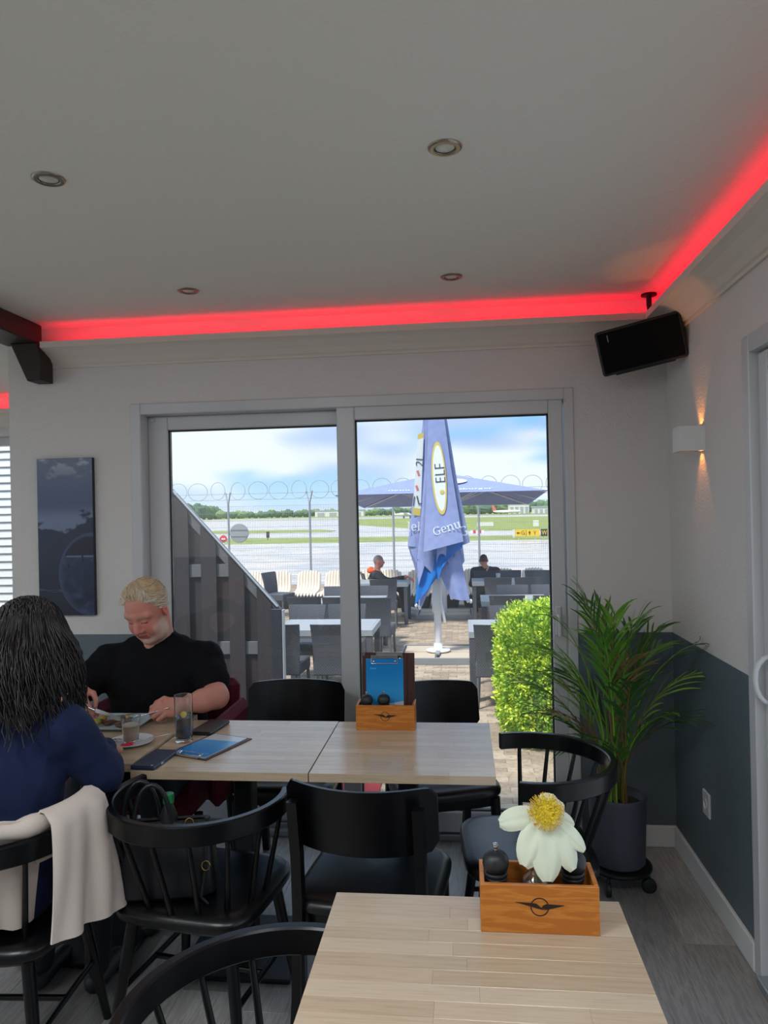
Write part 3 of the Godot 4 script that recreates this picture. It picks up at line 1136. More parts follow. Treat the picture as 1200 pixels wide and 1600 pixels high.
func table_things() -> void:
	mat("steel", rgb(200, 200, 202), 0.22, 1.0)
	clear_glass("drink_glass")
	# the flower box in the foreground
	var bh := 0.095
	wooden_box("wooden_box", "amber wooden box with winged emblem holding the flower vase and two mills", Vector3(0.135, 0.75, -1.52), 0.0, 0.23, bh, 0.105)
	grinder("matt black pepper mill left of the vase in the flower box", Vector3(0.053, 0.756, -1.515), 1.02)
	grinder("matt black pepper mill right of the vase in the flower box, partly under a petal", Vector3(0.208, 0.756, -1.525), 1.02)
	flower_vase(Vector3(0.134, 0.756, -1.52))
	# menu box on the far table
	wooden_box("wooden_box", "amber wooden box with winged emblem holding clipboard menus and two mills", Vector3(-0.31, 0.75, -2.86), 0.0, 0.226, bh, 0.105)
	grinder("squat black pepper mill in the menu box, at the corner of the blue menu", Vector3(-0.385, 0.756, -2.845), 0.92)
	grinder("slim black pepper mill in the menu box, in front of the blue menu", Vector3(-0.318, 0.756, -2.845), 0.94)
	for k in 2:
		var c := clip_menu(["clipboard menu with a bright blue sheet standing in the menu box", "dark brown clipboard standing behind the blue menu in the box"][k], k == 0)
		c.transform = Transform3D(Basis(Vector3.UP, 0.02 if k == 0 else -0.05) * Basis(Vector3.RIGHT, -0.06), Vector3(-0.318 + 0.018 * k, 0.757, -2.886 - 0.009 * k))
	# middle table
	var c := clip_menu("clipboard menu with a pale blue sheet lying flat beside the cola glass", true)
	c.transform = Transform3D(Basis(Vector3.UP, deg_to_rad(160)) * Basis(Vector3.RIGHT, -PI / 2), Vector3(-0.88, 0.7535, -2.708))
	phone("dark blue phone case lying at the front corner of the table", Vector3(-1.062, 0.7505, -2.418), -0.08, true)
	phone("black phone lying behind the cola glass", Vector3(-1.0, 0.7505, -2.80), -0.12, false)
	cola(Vector3(-1.046, 0.7505, -2.645))
	latte(Vector3(-1.213, 0.762, -2.565))
	dinner(Vector3(-1.40, 0.762, -2.80))

func clip_menu(label: String, sheet: bool) -> Node3D:
	# stands on its lower edge, origin at the middle of that edge
	var o := thing("clipboard_menu", label, "menu", Vector3.ZERO)
	var w := 0.2 if not sheet else 0.178
	var h := 0.272 if not sheet else 0.262
	obj("board", bx(Vector3(-w / 2, 0, -0.003), Vector3(w / 2, h, 0.0), 0.0008), M.dark_board, o)
	if sheet:
		var pm: StandardMaterial3D = M.get("blue_print", null)
		if pm == null:
			pm = mat("blue_print", Color.WHITE, 0.22)
			var im := Image.create(148, 210, false, Image.FORMAT_RGB8)
			for y in 210:
				for x in 148:
					var v := y / 210.0
					var cc := rgb(24, 126, 196).lerp(rgb(60, 158, 218), smoothstep(0.1, 0.7, v))
					if y > 168 - x * 0.16:
						cc = rgb(196, 202, 206)
					if y > 30 and y < 36 and x > 14 and x < 40 and (x / 3) % 2 == 0:
						cc = rgb(120, 186, 226)
					im.set_pixel(x, y, cc)
			pm.albedo_texture = ImageTexture.create_from_image(im)
		obj("paper_stack", bx(Vector3(-0.074, 0.012, 0.0), Vector3(0.074, 0.25, 0.0025)), mat("paper_edge", rgb(210, 212, 214), 0.7), o)
		var m := MB.new()
		m.grid([PackedVector3Array([Vector3(-0.074, 0.25, 0.0028), Vector3(0.074, 0.25, 0.0028)]), PackedVector3Array([Vector3(-0.074, 0.012, 0.0028), Vector3(0.074, 0.012, 0.0028)])], false, false, 1)
		obj("sheet", m, pm, o)
	var m2 := MB.new()
	m2.tube([Vector3(-0.052, h - 0.006, 0.004), Vector3(-0.052, h - 0.03, 0.006), Vector3(-0.02, h - 0.03, 0.007), Vector3(0.02, h - 0.03, 0.007), Vector3(0.052, h - 0.03, 0.006), Vector3(0.052, h - 0.006, 0.004)], 0.0018, 6)
	m2.span(Vector3(-0.054, h - 0.012, 0.0), Vector3(0.054, h + 0.002, 0.006), 0.001)
	for s in [-1.0, 1.0]:
		m2.lathe([[0.0, 0.003], [0.004, 0.003], [0.005, 0.0]], 10, Transform3D(Basis(Vector3.RIGHT, PI / 2), Vector3(s * 0.043, h - 0.022, 0.004)))
	obj("clip", m2, M.steel, o)
	return o

func phone(label: String, at: Vector3, turn: float, blue: bool) -> void:
	var o := thing("phone", label, "phone", at, turn)
	var m := MB.new()
	m.box(Vector3(0, 0.0065, 0), Vector3(0.086, 0.013, 0.176), 0.004)
	obj("case", m, mat("case_blue" if blue else "case_black", rgb(28, 44, 68) if blue else rgb(26, 27, 30), 0.4), o)
	obj("flap", bx(Vector3(-0.041, 0.013, -0.086), Vector3(0.041, 0.0145, 0.086), 0.0005), M["case_blue" if blue else "case_black"], o)
	if blue:
		m = MB.new()
		m.box(Vector3(0.0432, 0.007, 0.03), Vector3(0.002, 0.006, 0.016), 0.0006)
		m.lathe([[0.0, 0.001], [0.004, 0.001], [0.004, 0.0]], 12, Transform3D(Basis(), Vector3(0.03, 0.0145, 0.075)))
		obj("button", m, M.steel, o)

func cola(at: Vector3) -> void:
	var o := thing("cola_glass", "tall clear glass half full of dark cola with a lemon slice", "glass", at)
	var m := MB.new()
	var ro := 0.034
	m.lathe([[0.0, 0.0], [0.030, 0.0], [0.032, 0.003], [ro - 0.001, 0.03], [ro, 0.17], [ro - 0.001, 0.172], [ro - 0.0022, 0.17], [ro - 0.0032, 0.03], [0.029, 0.015], [0.02, 0.012], [0.0, 0.011]], 32)
	obj("glass", m, M.drink_glass, o)
	m = MB.new()
	m.lathe([[0.0, 0.0125], [0.02, 0.0125], [0.0285, 0.016], [ro - 0.0036, 0.03], [ro - 0.003, 0.088], [ro - 0.003, 0.088], [0.0, 0.088]], 32)
	obj("cola", m, mat("cola_brown", rgb(38, 16, 10), 0.08), o)
	m = MB.new()
	for q in [Vector3(-0.01, 0.09, 0.012), Vector3(0.012, 0.09, 0.004), Vector3(0.0, 0.092, -0.012)]:
		m.box(q, Vector3(0.018, 0.018, 0.018), 0.003, Basis(Vector3(0.4, 0.8, 0.3).normalized(), q.x * 90))
	obj("ice", m, M.drink_glass, o)
	m = MB.new()
	m.lathe([[0.0, 0.0015], [0.011, 0.0015], [0.012, 0.0], [0.011, -0.0015], [0.0, -0.0015]], 20, Transform3D(Basis(Vector3.RIGHT, 1.25) * Basis(Vector3.UP, 0.4), Vector3(0.004, 0.102, 0.012)))
	obj("lemon_slice", m, mat("lemon", rgb(226, 196, 84), 0.5), o)

func latte(at: Vector3) -> void:
	var china := mat("white_china", rgb(228, 230, 232), 0.18)
	var o := thing("saucer", "white saucer under the milk coffee", "saucer", at)
	var m := MB.new()
	m.lathe([[0.0, 0.0], [0.045, 0.0], [0.05, 0.004], [0.076, 0.012], [0.08, 0.0155], [0.079, 0.017], [0.05, 0.009], [0.046, 0.0065], [0.0, 0.0062]], 40)
	obj("dish", m, china, o)
	var g := thing("latte_glass", "clear glass of milk coffee with foam, red sugar sachet against it", "glass", at + Vector3(-0.004, 0.0065, -0.005))
	m = MB.new()
	m.lathe([[0.0, 0.0], [0.024, 0.0], [0.026, 0.003], [0.035, 0.088], [0.0355, 0.095], [0.0343, 0.0958], [0.0335, 0.094], [0.0245, 0.008], [0.022, 0.006], [0.0, 0.006]], 32)
	obj("glass", m, M.drink_glass, g)
	m = MB.new()
	m.lathe([[0.0, 0.0068], [0.022, 0.0068], [0.0242, 0.01], [0.0292, 0.058], [0.0292, 0.058], [0.0, 0.058]], 32)
	obj("coffee", m, mat("milk_coffee", rgb(198, 164, 136), 0.3), g)
	m = MB.new()
	m.lathe([[0.0, 0.0585], [0.0294, 0.0585], [0.0301, 0.064], [0.025, 0.066], [0.0, 0.067]], 32)
	obj("foam", m, mat("milk_foam", rgb(226, 212, 198), 0.7), g)
	var s := thing("sugar_sachet", "red sugar sachet lying on the saucer", "sachet", at + Vector3(0.006, 0.014, 0.048), 0.25)
	m = MB.new()
	m.box(Vector3.ZERO, Vector3(0.046, 0.005, 0.018), 0.002, Basis(Vector3.RIGHT, 0.35) * Basis(Vector3.BACK, 0.15))
	obj("packet", m, mat("sachet_red", rgb(206, 36, 66), 0.4), s)
	var sp := thing("coffee_spoon", "small steel spoon lying on the saucer", "spoon", at + Vector3(0, 0.0165, 0))
	m = MB.new()
	m.tube([Vector3(0.03, 0.0, 0.0), Vector3(0.06, 0.003, -0.012), Vector3(0.10, 0.008, -0.028), Vector3(0.128, 0.009, -0.045)], [0.002, 0.0022, 0.003, 0.0042], 8, true, 0.5)
	obj("handle", m, M.steel, sp)
	m = MB.new()
	m.ball(Vector3(-0.052, 0.001, 0.006), Vector3(0.019, 0.004, 0.012), 14, 8)
	m.tube([Vector3(-0.036, 0.001, 0.006), Vector3(0.0, -0.001, 0.036), Vector3(0.03, 0.0, 0.0)], 0.0018, 6)
	obj("bowl", m, M.steel, sp)

func dinner(at: Vector3) -> void:
	var o := thing("dinner_plate", "rectangular pale plate of roast slices and potatoes in front of the man", "plate", at, 0.0)
	var m := MB.new()
	var pr := []
	for q in [[0.085, 0.05, 0.004], [0.112, 0.075, 0.004], [0.135, 0.10, 0.012], [0.142, 0.107, 0.018], [0.143, 0.108, 0.0195], [0.142, 0.107, 0.015], [0.115, 0.078, 0.0], [0.06, 0.03, 0.0]]:
		var row := PackedVector3Array()
		for j in 36:
			var a := TAU * j / 36
			row.append(Vector3(signf(cos(a)) * pow(absf(cos(a)), 0.22) * q[0], q[2], signf(sin(a)) * pow(absf(sin(a)), 0.22) * q[1]))
		pr.append(row)
	m.grid(pr, true)
	m.poly(Array(pr[0]), Vector3.UP)
	m.poly(Array(pr[7]), Vector3.DOWN)
	obj("dish", m, mat("pale_blue_china", rgb(186, 204, 212), 0.15), o)
	var food := {"roast_slice": [rgb(92, 54, 32), 7, Vector3(0.026, 0.008, 0.017)], "potato": [rgb(198, 150, 62), 6, Vector3(0.018, 0.012, 0.014)], "sprout": [rgb(120, 150, 60), 3, Vector3(0.012, 0.012, 0.012)]}
	var r := RandomNumberGenerator.new()
	r.seed = 8
	var nz := FastNoiseLite.new()
	nz.frequency = 40.0
	for key in food:
		var f: Array = food[key]
		var mm := mat("food_" + key, f[0], 0.45)
		for k in f[1]:
			var p := thing(key, {"roast_slice": "brown roast slice on the rectangular plate", "potato": "golden potato piece on the rectangular plate", "sprout": "green sprout on the rectangular plate"}[key], "food", at + Vector3(r.randf_range(-0.075, 0.085), 0.006 + f[2].y * 0.9 + 0.004 * (k % 3), r.randf_range(-0.05, 0.055)), r.randf() * TAU, {"roast_slice": "roast slices on the plate", "potato": "potatoes on the plate", "sprout": "sprouts on the plate"}[key])
			m = MB.new()
			var rows := []
			for i in 7:
				var a := PI * i / 6 - PI / 2
				var row := PackedVector3Array()
				for j in 10:
					var b := TAU * j / 10
					var d := Vector3(cos(a) * cos(b), sin(a), cos(a) * sin(b))
					row.append(d * f[2] * (1.0 + 0.22 * nz.get_noise_3dv(d * 0.03 + Vector3(k, 0, 0))))
				rows.append(row)
			m.grid(rows, true)
			obj("piece", m, mm, p)

func flower_vase(at: Vector3) -> void:
	var o := thing("glass_vase", "small clear glass bottle vase in the wooden box", "vase", at)
	var m := MB.new()
	m.lathe([[0.0, 0.0], [0.026, 0.0], [0.029, 0.003], [0.029, 0.07], [0.0265, 0.081], [0.016, 0.09], [0.0125, 0.096], [0.0125, 0.112], [0.014, 0.114], [0.0115, 0.1145], [0.0103, 0.112], [0.0103, 0.097], [0.014, 0.0885], [0.0245, 0.079], [0.0268, 0.07], [0.0268, 0.005], [0.0, 0.004]], 32)
	obj("bottle", m, M.drink_glass, o)
	m = MB.new()
	m.lathe([[0.0, 0.0045], [0.0262, 0.0055], [0.0262, 0.05], [0.0262, 0.05], [0.0, 0.05]], 28)
	var wm := mat("vase_water", Color(0.95, 0.98, 0.97, 0.02), 0.0)
	wm.transparency = BaseMaterial3D.TRANSPARENCY_ALPHA
	wm.refraction_enabled = true
	wm.refraction_scale = 0.033
	obj("water", m, wm, o)
	# flower
	var f := thing("peony", "wilting cream peony with a big yellow centre leaning out of the vase", "flower", at)
	var st := [Vector3(0.004, 0.012, 0.002), Vector3(0.002, 0.08, 0), Vector3(0.0, 0.115, 0.002), Vector3(0.002, 0.17, 0.006), Vector3(0.012, 0.21, 0.012)]
	m = MB.new()
	m.tube(st, 0.0032, 8)
	obj("stem", m, mat("stem_green", rgb(96, 128, 66), 0.5), f)
	var head := Vector3(0.018, 0.219, 0.020)
	var ax := Vector3(0.10, 0.55, 0.83).normalized()   # the flower looks up and to the camera
	var bx_ := ax.cross(Vector3.UP).normalized() * -1.0
	var by_ := bx_.cross(ax).normalized() * -1.0
	if by_.y < 0.0:
		by_ = -by_
	var pet := mat("petal_cream", rgb(226, 232, 208), 0.6)
	pet.backlight_enabled = true
	pet.backlight = Color(0.35, 0.36, 0.25)
	# petals: angle round the axis (0 = to the right, 90 = up), length, width, droop
	for p in [[186, 0.092, 0.046, 0.3], [238, 0.094, 0.056, 1.05], [268, 0.106, 0.062, 1.1], [300, 0.102, 0.048, 0.95], [322, 0.096, 0.034, 0.6], [346, 0.062, 0.030, 0.5], [58, 0.044, 0.044, 0.1], [24, 0.046, 0.040, 0.12]]:
		var a := deg_to_rad(p[0])
		var dirv: Vector3 = (bx_ * cos(a) + by_ * sin(a)).normalized()
		var side := ax.cross(dirv).normalized()
		var rows := []
		for i in 13:
			var s := i / 12.0
			var wdt: float = p[2] * (0.30 + 0.70 * sin(PI * clampf(0.12 + s * 0.62, 0, 1))) * (1.0 - pow(s, 10) * 0.6)
			var bend: float = p[3] * s * s * 0.5
			var ce: Vector3 = head + ax * (-0.006) + dirv * p[1] * s * cos(bend * 0.55) - ax * p[1] * s * 0.35 * sin(bend) + Vector3.DOWN * p[1] * bend * 0.38 * s
			var row := PackedVector3Array()
			for j in 11:
				var u := -1.0 + j / 5.0
				row.append(ce + side * u * wdt * 0.5 + ax * (-(u * u) * 0.006 + 0.0014 * sin(u * 7 + p[0]) + 0.0012 * sin(s * 9 + u * 3)))
			rows.append(row)
		m = MB.new()
		m.grid(rows)
		var back := []
		for row in rows:
			var rb := PackedVector3Array()
			for q in row:
				rb.append(q - ax * 0.0004)
			back.append(rb)
		m.grid(back, false, false, -1)
		obj("petal", m, pet, f)
	m = MB.new()
	m.ball(head + ax * 0.003, Vector3(0.022, 0.022, 0.014), 18, 10, Basis(bx_, by_, ax))
	obj("flower_centre", m, mat("centre_yellow", rgb(236, 208, 60), 0.7), f)
	m = MB.new()
	var tips := MB.new()
	var r := RandomNumberGenerator.new()
	r.seed = 3
	for k in 620:
		var rad := sqrt(r.randf()) * 1.0
		var a := r.randf() * TAU
		var d: Vector3 = (bx_ * cos(a) + by_ * sin(a))
		var base := head + d * 0.017 * rad + ax * 0.006
		var tip := head + d * (0.036 * rad + 0.001) + ax * (0.022 - 0.012 * rad * rad + r.randf_range(-0.002, 0.003))
		m.tube([base, base.lerp(tip, 0.6) + ax * 0.002, tip], [0.0005, 0.00045, 0.0004], 4, false)
		if rad > 0.66 or r.randf() < 0.25:
			tips.ball(tip, Vector3.ONE * 0.0010, 5, 4)
		else:
			m.ball(tip, Vector3.ONE * 0.0010, 5, 4)
	tag(obj("stamens", m, mat("stamen_yellow", rgb(250, 230, 70), 0.6), f), "", "", "", "stuff")
	tag(obj("anthers", tips, mat("anther_amber", rgb(220, 160, 60), 0.7), f), "", "", "", "stuff")
	m = MB.new()
	for q in [[Vector3(0.03, 0.135, 0.012), 0.06, -0.2], [Vector3(-0.025, 0.13, 0.01), 0.05, 3.4]]:
		var rows := []
		for i in 9:
			var s := i / 8.0
			var row := PackedVector3Array()
			for j in 5:
				var u := -1.0 + j * 0.5
				row.append(Vector3(0.004, 0.165, 0.0) + Vector3(cos(q[2]), 0.1 - s * 0.35, 0.1) * q[1] * s + Vector3(0, 0.5, 0.8) * u * 0.012 * sin(PI * clampf(s, 0.02, 0.98)) + Vector3(0, -absf(u) * 0.002, 0))
			rows.append(row)
		m.grid(rows)
	obj("leaf", m, mat("leaf_green", rgb(60, 104, 50), 0.5), f)

# ---------------------------------------------------------------- outside: terrace
func slab(called: String, pts: Array, y: float, mt: Material) -> void:
	var m := MB.new()
	var p2 := PackedVector2Array()
	for p in pts:
		p2.append(Vector2(p[0], p[1]))
	m.extrude(p2, 0.06, Transform3D(Basis(Vector3.RIGHT, PI / 2), Vector3(0, y - 0.03, 0)))
	struct(called, m, mt)

func terrace() -> void:
	var sand := mat("joint_sand", rgb(150, 134, 112), 0.95)
	var pav := []
	for k in 4:
		var c: Color = [rgb(172, 158, 140), rgb(160, 147, 132), rgb(182, 169, 151), rgb(152, 140, 126)][k]
		var m := mat("paver_%d" % k, Color.WHITE, 0.8, 0, 0.3)
		m.albedo_texture = noise_tex(80 + k, 0.03, [[0.0, c.darkened(0.16)], [0.5, c], [1.0, c.lightened(0.08)]], 5, 256)
		tri(m, Vector3.ONE * 2.0, true)
		pav.append(m)
	var o := Node3D.new()
	o.name = "terrace"
	add_child(o)
	o.set_meta("kind", "structure")
	obj("sand_bed", bx(Vector3(-9.0, -0.6, -20.7), Vector3(9.0, GROUND - 0.006, -3.8)), sand, o)
	var pm := MB.new()
	pm.box(Vector3.ZERO, Vector3(0.197, 0.05, 0.097), 0.004)
	var mesh := pm.mesh()
	var near := []
	var far := []
	var far_col := []
	var r := RandomNumberGenerator.new()
	r.seed = 17
	var rows := int((20.6 - 3.82) / 0.1)
	for i in rows:
		var z := -3.85 - i * 0.1
		var half := 1.6 + (-z - 3.5) * 0.36
		var x := -4.4 - (0.1 if i % 2 else 0.0)
		while x < 2.6:
			var p := Vector3(x, GROUND - 0.025 + r.randf_range(-0.0015, 0.0015), z)
			var k := r.randi_range(0, 3)
			if x > -0.75 and x < 0.95 and z > -7.05 and near.size() < 300:
				near.append([p, k])
			else:
				far.append(p); far_col.append(k)
			x += 0.2
	for q in near:
		var b := obj("paver", mesh, pav[q[1]], o)
		b.position = q[0]
		b.rotation = Vector3(r.randf_range(-0.008, 0.008), 0, r.randf_range(-0.008, 0.008))
	for k in 4:
		var mm := MultiMesh.new()
		mm.transform_format = MultiMesh.TRANSFORM_3D
		mm.mesh = mesh
		var sel := []
		for i in far.size():
			if far_col[i] == k:
				sel.append(far[i])
		mm.instance_count = sel.size()
		for i in sel.size():
			mm.set_instance_transform(i, Transform3D(Basis(), sel[i]))
		var mi := MultiMeshInstance3D.new()
		mi.name = "distant_pavers"
		mi.multimesh = mm
		mi.material_override = pav[k]
		mi.set_meta("kind", "stuff")
		o.add_child(mi, true)
	# red mat on the paving
	var t := thing("door_mat", "dark red mat lying on the paving outside the sliding door", "mat", Vector3(-0.9, GROUND, -5.0))
	obj("mat", bx(Vector3(-0.28, 0, -0.32), Vector3(0.28, 0.012, 0.3), 0.004), mat("mat_red", rgb(150, 46, 52), 0.9), t)
	wooden_fence()
	# corrugated white siding of the neighbouring shed, seen through the recess window
	var s := thing("white_shed", "shed wall clad in white horizontal boards outside the recess window", "shed", Vector3(0, GROUND, -6.6))
	obj("wall", bx(Vector3(-6.5, 0, -0.6), Vector3(-3.3, 3.0, -0.02)), mat("shed_core", rgb(196, 200, 202), 0.8), s)
	var brd := mat("shed_board", rgb(222, 228, 230), 0.6)
	for k in 40:
		var m := MB.new()
		m.box(Vector3(-4.9, 0.04 + k * 0.075, 0.0), Vector3(3.2, 0.068, 0.02), 0.004, Basis(Vector3.RIGHT, -0.22))
		obj("board", m, brd, s)

func wooden_fence() -> void:
	var zf := -6.8
	var t := thing("board_fence", "dark brown board fence panel with a sloping top outside the left pane", "fence", Vector3(0, GROUND, zf))
	var bm := mat("fence_board_brown", rgb(58, 55, 62), 0.7)
	bm.albedo_texture = noise_tex(91, 0.02, [[0.0, rgb(225, 220, 220)], [1.0, rgb(255, 255, 255)]], 4, 256)
	tri(bm, Vector3(5, 0.7, 5))
	var bd := mat("fence_board_dark", rgb(50, 47, 52), 0.7)
	var rail := mat("fence_rail_grey", rgb(104, 108, 114), 0.6)
	var post := mat("fence_post_navy", rgb(44, 50, 62), 0.5)
	var top := func(x: float) -> float:
		return lerpf(2.22, 1.10, clampf((x + 2.76) / (1.75 - 2.76) * -1.0, 0.0, 1.0)) if true else 0.0
	# posts
	for q in [[-2.86, -2.755, 2.24], [-1.80, -1.705, 1.09]]:
		var m := MB.new()
		m.span(Vector3(q[0], 0, -0.05), Vector3(q[1], q[2], 0.05), 0.004)
		obj("post", m, post, t)
	# boards in front and boards behind, cut along the slope
	for k in 8:
		var x0 := -2.745 + k * 0.134
		var x1 := x0 + 0.128
		if k % 2 == 0:
			x1 = x0 + 0.15
		x1 = minf(x1, -1.80)
		var m := MB.new()
		var z := 0.028 if k % 2 == 0 else -0.022
		var a := PackedVector2Array([Vector2(x0, 0.04), Vector2(x1, 0.04), Vector2(x1, top.call(x1) - 0.02), Vector2(x0, top.call(x0) - 0.02)])
		m.extrude(a, 0.018, Transform3D(Basis(), Vector3(0, 0, z)), 0.002)
		obj("board", m, bm if k % 2 == 0 else bd, t)
	for y in [0.72, 1.455]:
		var m := MB.new()
		var xe := -1.8
		while top.call(xe) < y + 0.12:
			xe -= 0.02
		m.span(Vector3(-2.75, y - 0.06, -0.01), Vector3(xe, y + 0.06, 0.012), 0.002)
		obj("rail", m, rail, t)
	var c := MB.new()
	var p0 := Vector3(-2.755, 2.22, 0)
	var p1 := Vector3(-1.75, 1.10, 0)
	var dirv := (p1 - p0).normalized()
	c.box((p0 + p1) / 2 + Vector3(0, -0.055, -0.004), Vector3((p1 - p0).length(), 0.11, 0.02), 0.002, Basis(dirv, Vector3(0, 0, 1).cross(dirv), Vector3(0, 0, 1)))
	obj("sloping_rail", c, rail, t)
	c = MB.new()
	c.box((p0 + p1) / 2 + Vector3(0.005, 0.008, 0), Vector3((p1 - p0).length(), 0.012, 0.07), 0.002, Basis(dirv, Vector3(0, 0, 1).cross(dirv), Vector3(0, 0, 1)))
	obj("cap_strip", c, mat("cap_metal", rgb(190, 196, 204), 0.4, 0.3), t)
	c = MB.new()
	c.span(Vector3(-1.703, 0, -0.03), Vector3(-1.688, 1.08, 0.04), 0.002)
	obj("edge_strip", c, M.cap_metal, t)

# ---------------------------------------------------------------- outside: furniture
func weave() -> ImageTexture:
	var im := Image.create(64, 64, false, Image.FORMAT_RGB8)
	for y in 64:
		for x in 64:
			var cx := x / 8
			var cy := y / 8
			var over := (cx + cy) % 2 == 0
			var u := (x % 8) / 7.0 * 2 - 1
			var v := (y % 8) / 7.0 * 2 - 1
			var e := absf(v) if over else absf(u)
			var k := 1.0 if e < 0.75 else 0.45
			im.set_pixel(x, y, (rgb(100, 106, 118) if over else rgb(78, 84, 95)) * k)
	return ImageTexture.create_from_image(im)

func rattan_chair() -> Node3D:
	var o := thing("rattan_chair", "grey woven rattan chair at a terrace table", "chair", Vector3.ZERO, 0, "grey rattan chairs on the terrace")
	var w := 0.235
	var m := MB.new()
	var f := []
	for side in 2:
		var rows := []
		for i in 9:
			var v := i / 8.0
			var y := lerpf(0.40, 0.85, v)
			var row := PackedVector3Array()
			for j in 9:
				var u := -1.0 + j / 4.0
				var hw := lerpf(0.205, w, v)
				row.append(Vector3(u * hw, y, 0.2 + v * v * 0.075 + v * 0.02 - 0.025 * u * u * v + (0.014 if side == 0 else -0.014)))
			rows.append(row)
		f.append(rows)
		m.grid(rows)
	var a := []
	var b := []
	for j in 9: a.append(f[0][0][j]); b.append(f[1][0][j])
	for i in 9: a.append(f[0][i][8]); b.append(f[1][i][8])
	for j in 9: a.append(f[0][8][8 - j]); b.append(f[1][8][8 - j])
	for i in 9: a.append(f[0][8 - i][0]); b.append(f[1][8 - i][0])
	m.grid([PackedVector3Array(a), PackedVector3Array(b)], true)
	obj("backrest", m, M.rattan, o)
	m = MB.new()
	m.box(Vector3(0, 0.38, 0), Vector3(0.44, 0.13, 0.43), 0.012)
	obj("seat", m, M.rattan, o)
	for s in [[-1, -1], [1, -1], [-1, 1], [1, 1]]:
		m = MB.new()
		m.tube([Vector3(s[0] * 0.195, 0.32, s[1] * 0.19), Vector3(s[0] * 0.205, 0.0, s[1] * 0.2)], [0.019, 0.015], 8)
		obj("leg", m, M.rattan_leg, o)
	return o

func terrace_table(x0: float, x1: float, z0: float, z1: float, label: String) -> void:
	var h := 0.735
	var o := thing("terrace_table", label, "table", Vector3((x0 + x1) / 2, GROUND, (z0 + z1) / 2), 0, "slatted terrace tables")
	var w := x1 - x0
	var d := z1 - z0
	var n := 7
	for k in n:
		var m := MB.new()
		var z := -d / 2 + 0.03 + (d - 0.06) * (k + 0.5) / n
		m.box(Vector3(0, h - 0.012, z), Vector3(w - 0.06, 0.022, (d - 0.06) / n - 0.006), 0.003)
		obj("slat", m, M.slat_grey, o)
	var m2 := MB.new()
	for s in [-1.0, 1.0]:
		m2.box(Vector3(0, h - 0.035, s * (d / 2 - 0.015)), Vector3(w, 0.07, 0.03), 0.004)
		m2.box(Vector3(s * (w / 2 - 0.015), h - 0.035, 0), Vector3(0.03, 0.07, d - 0.06), 0.004)
	obj("apron", m2, M.slat_grey, o)
	for s in [[-1, -1], [1, -1], [-1, 1], [1, 1]]:
		var m := MB.new()
		m.box(Vector3(s[0] * (w / 2 - 0.04), (h - 0.07) / 2, s[1] * (d / 2 - 0.04)), Vector3(0.065, h - 0.07, 0.065), 0.006)
		obj("leg", m, M.rattan, o)

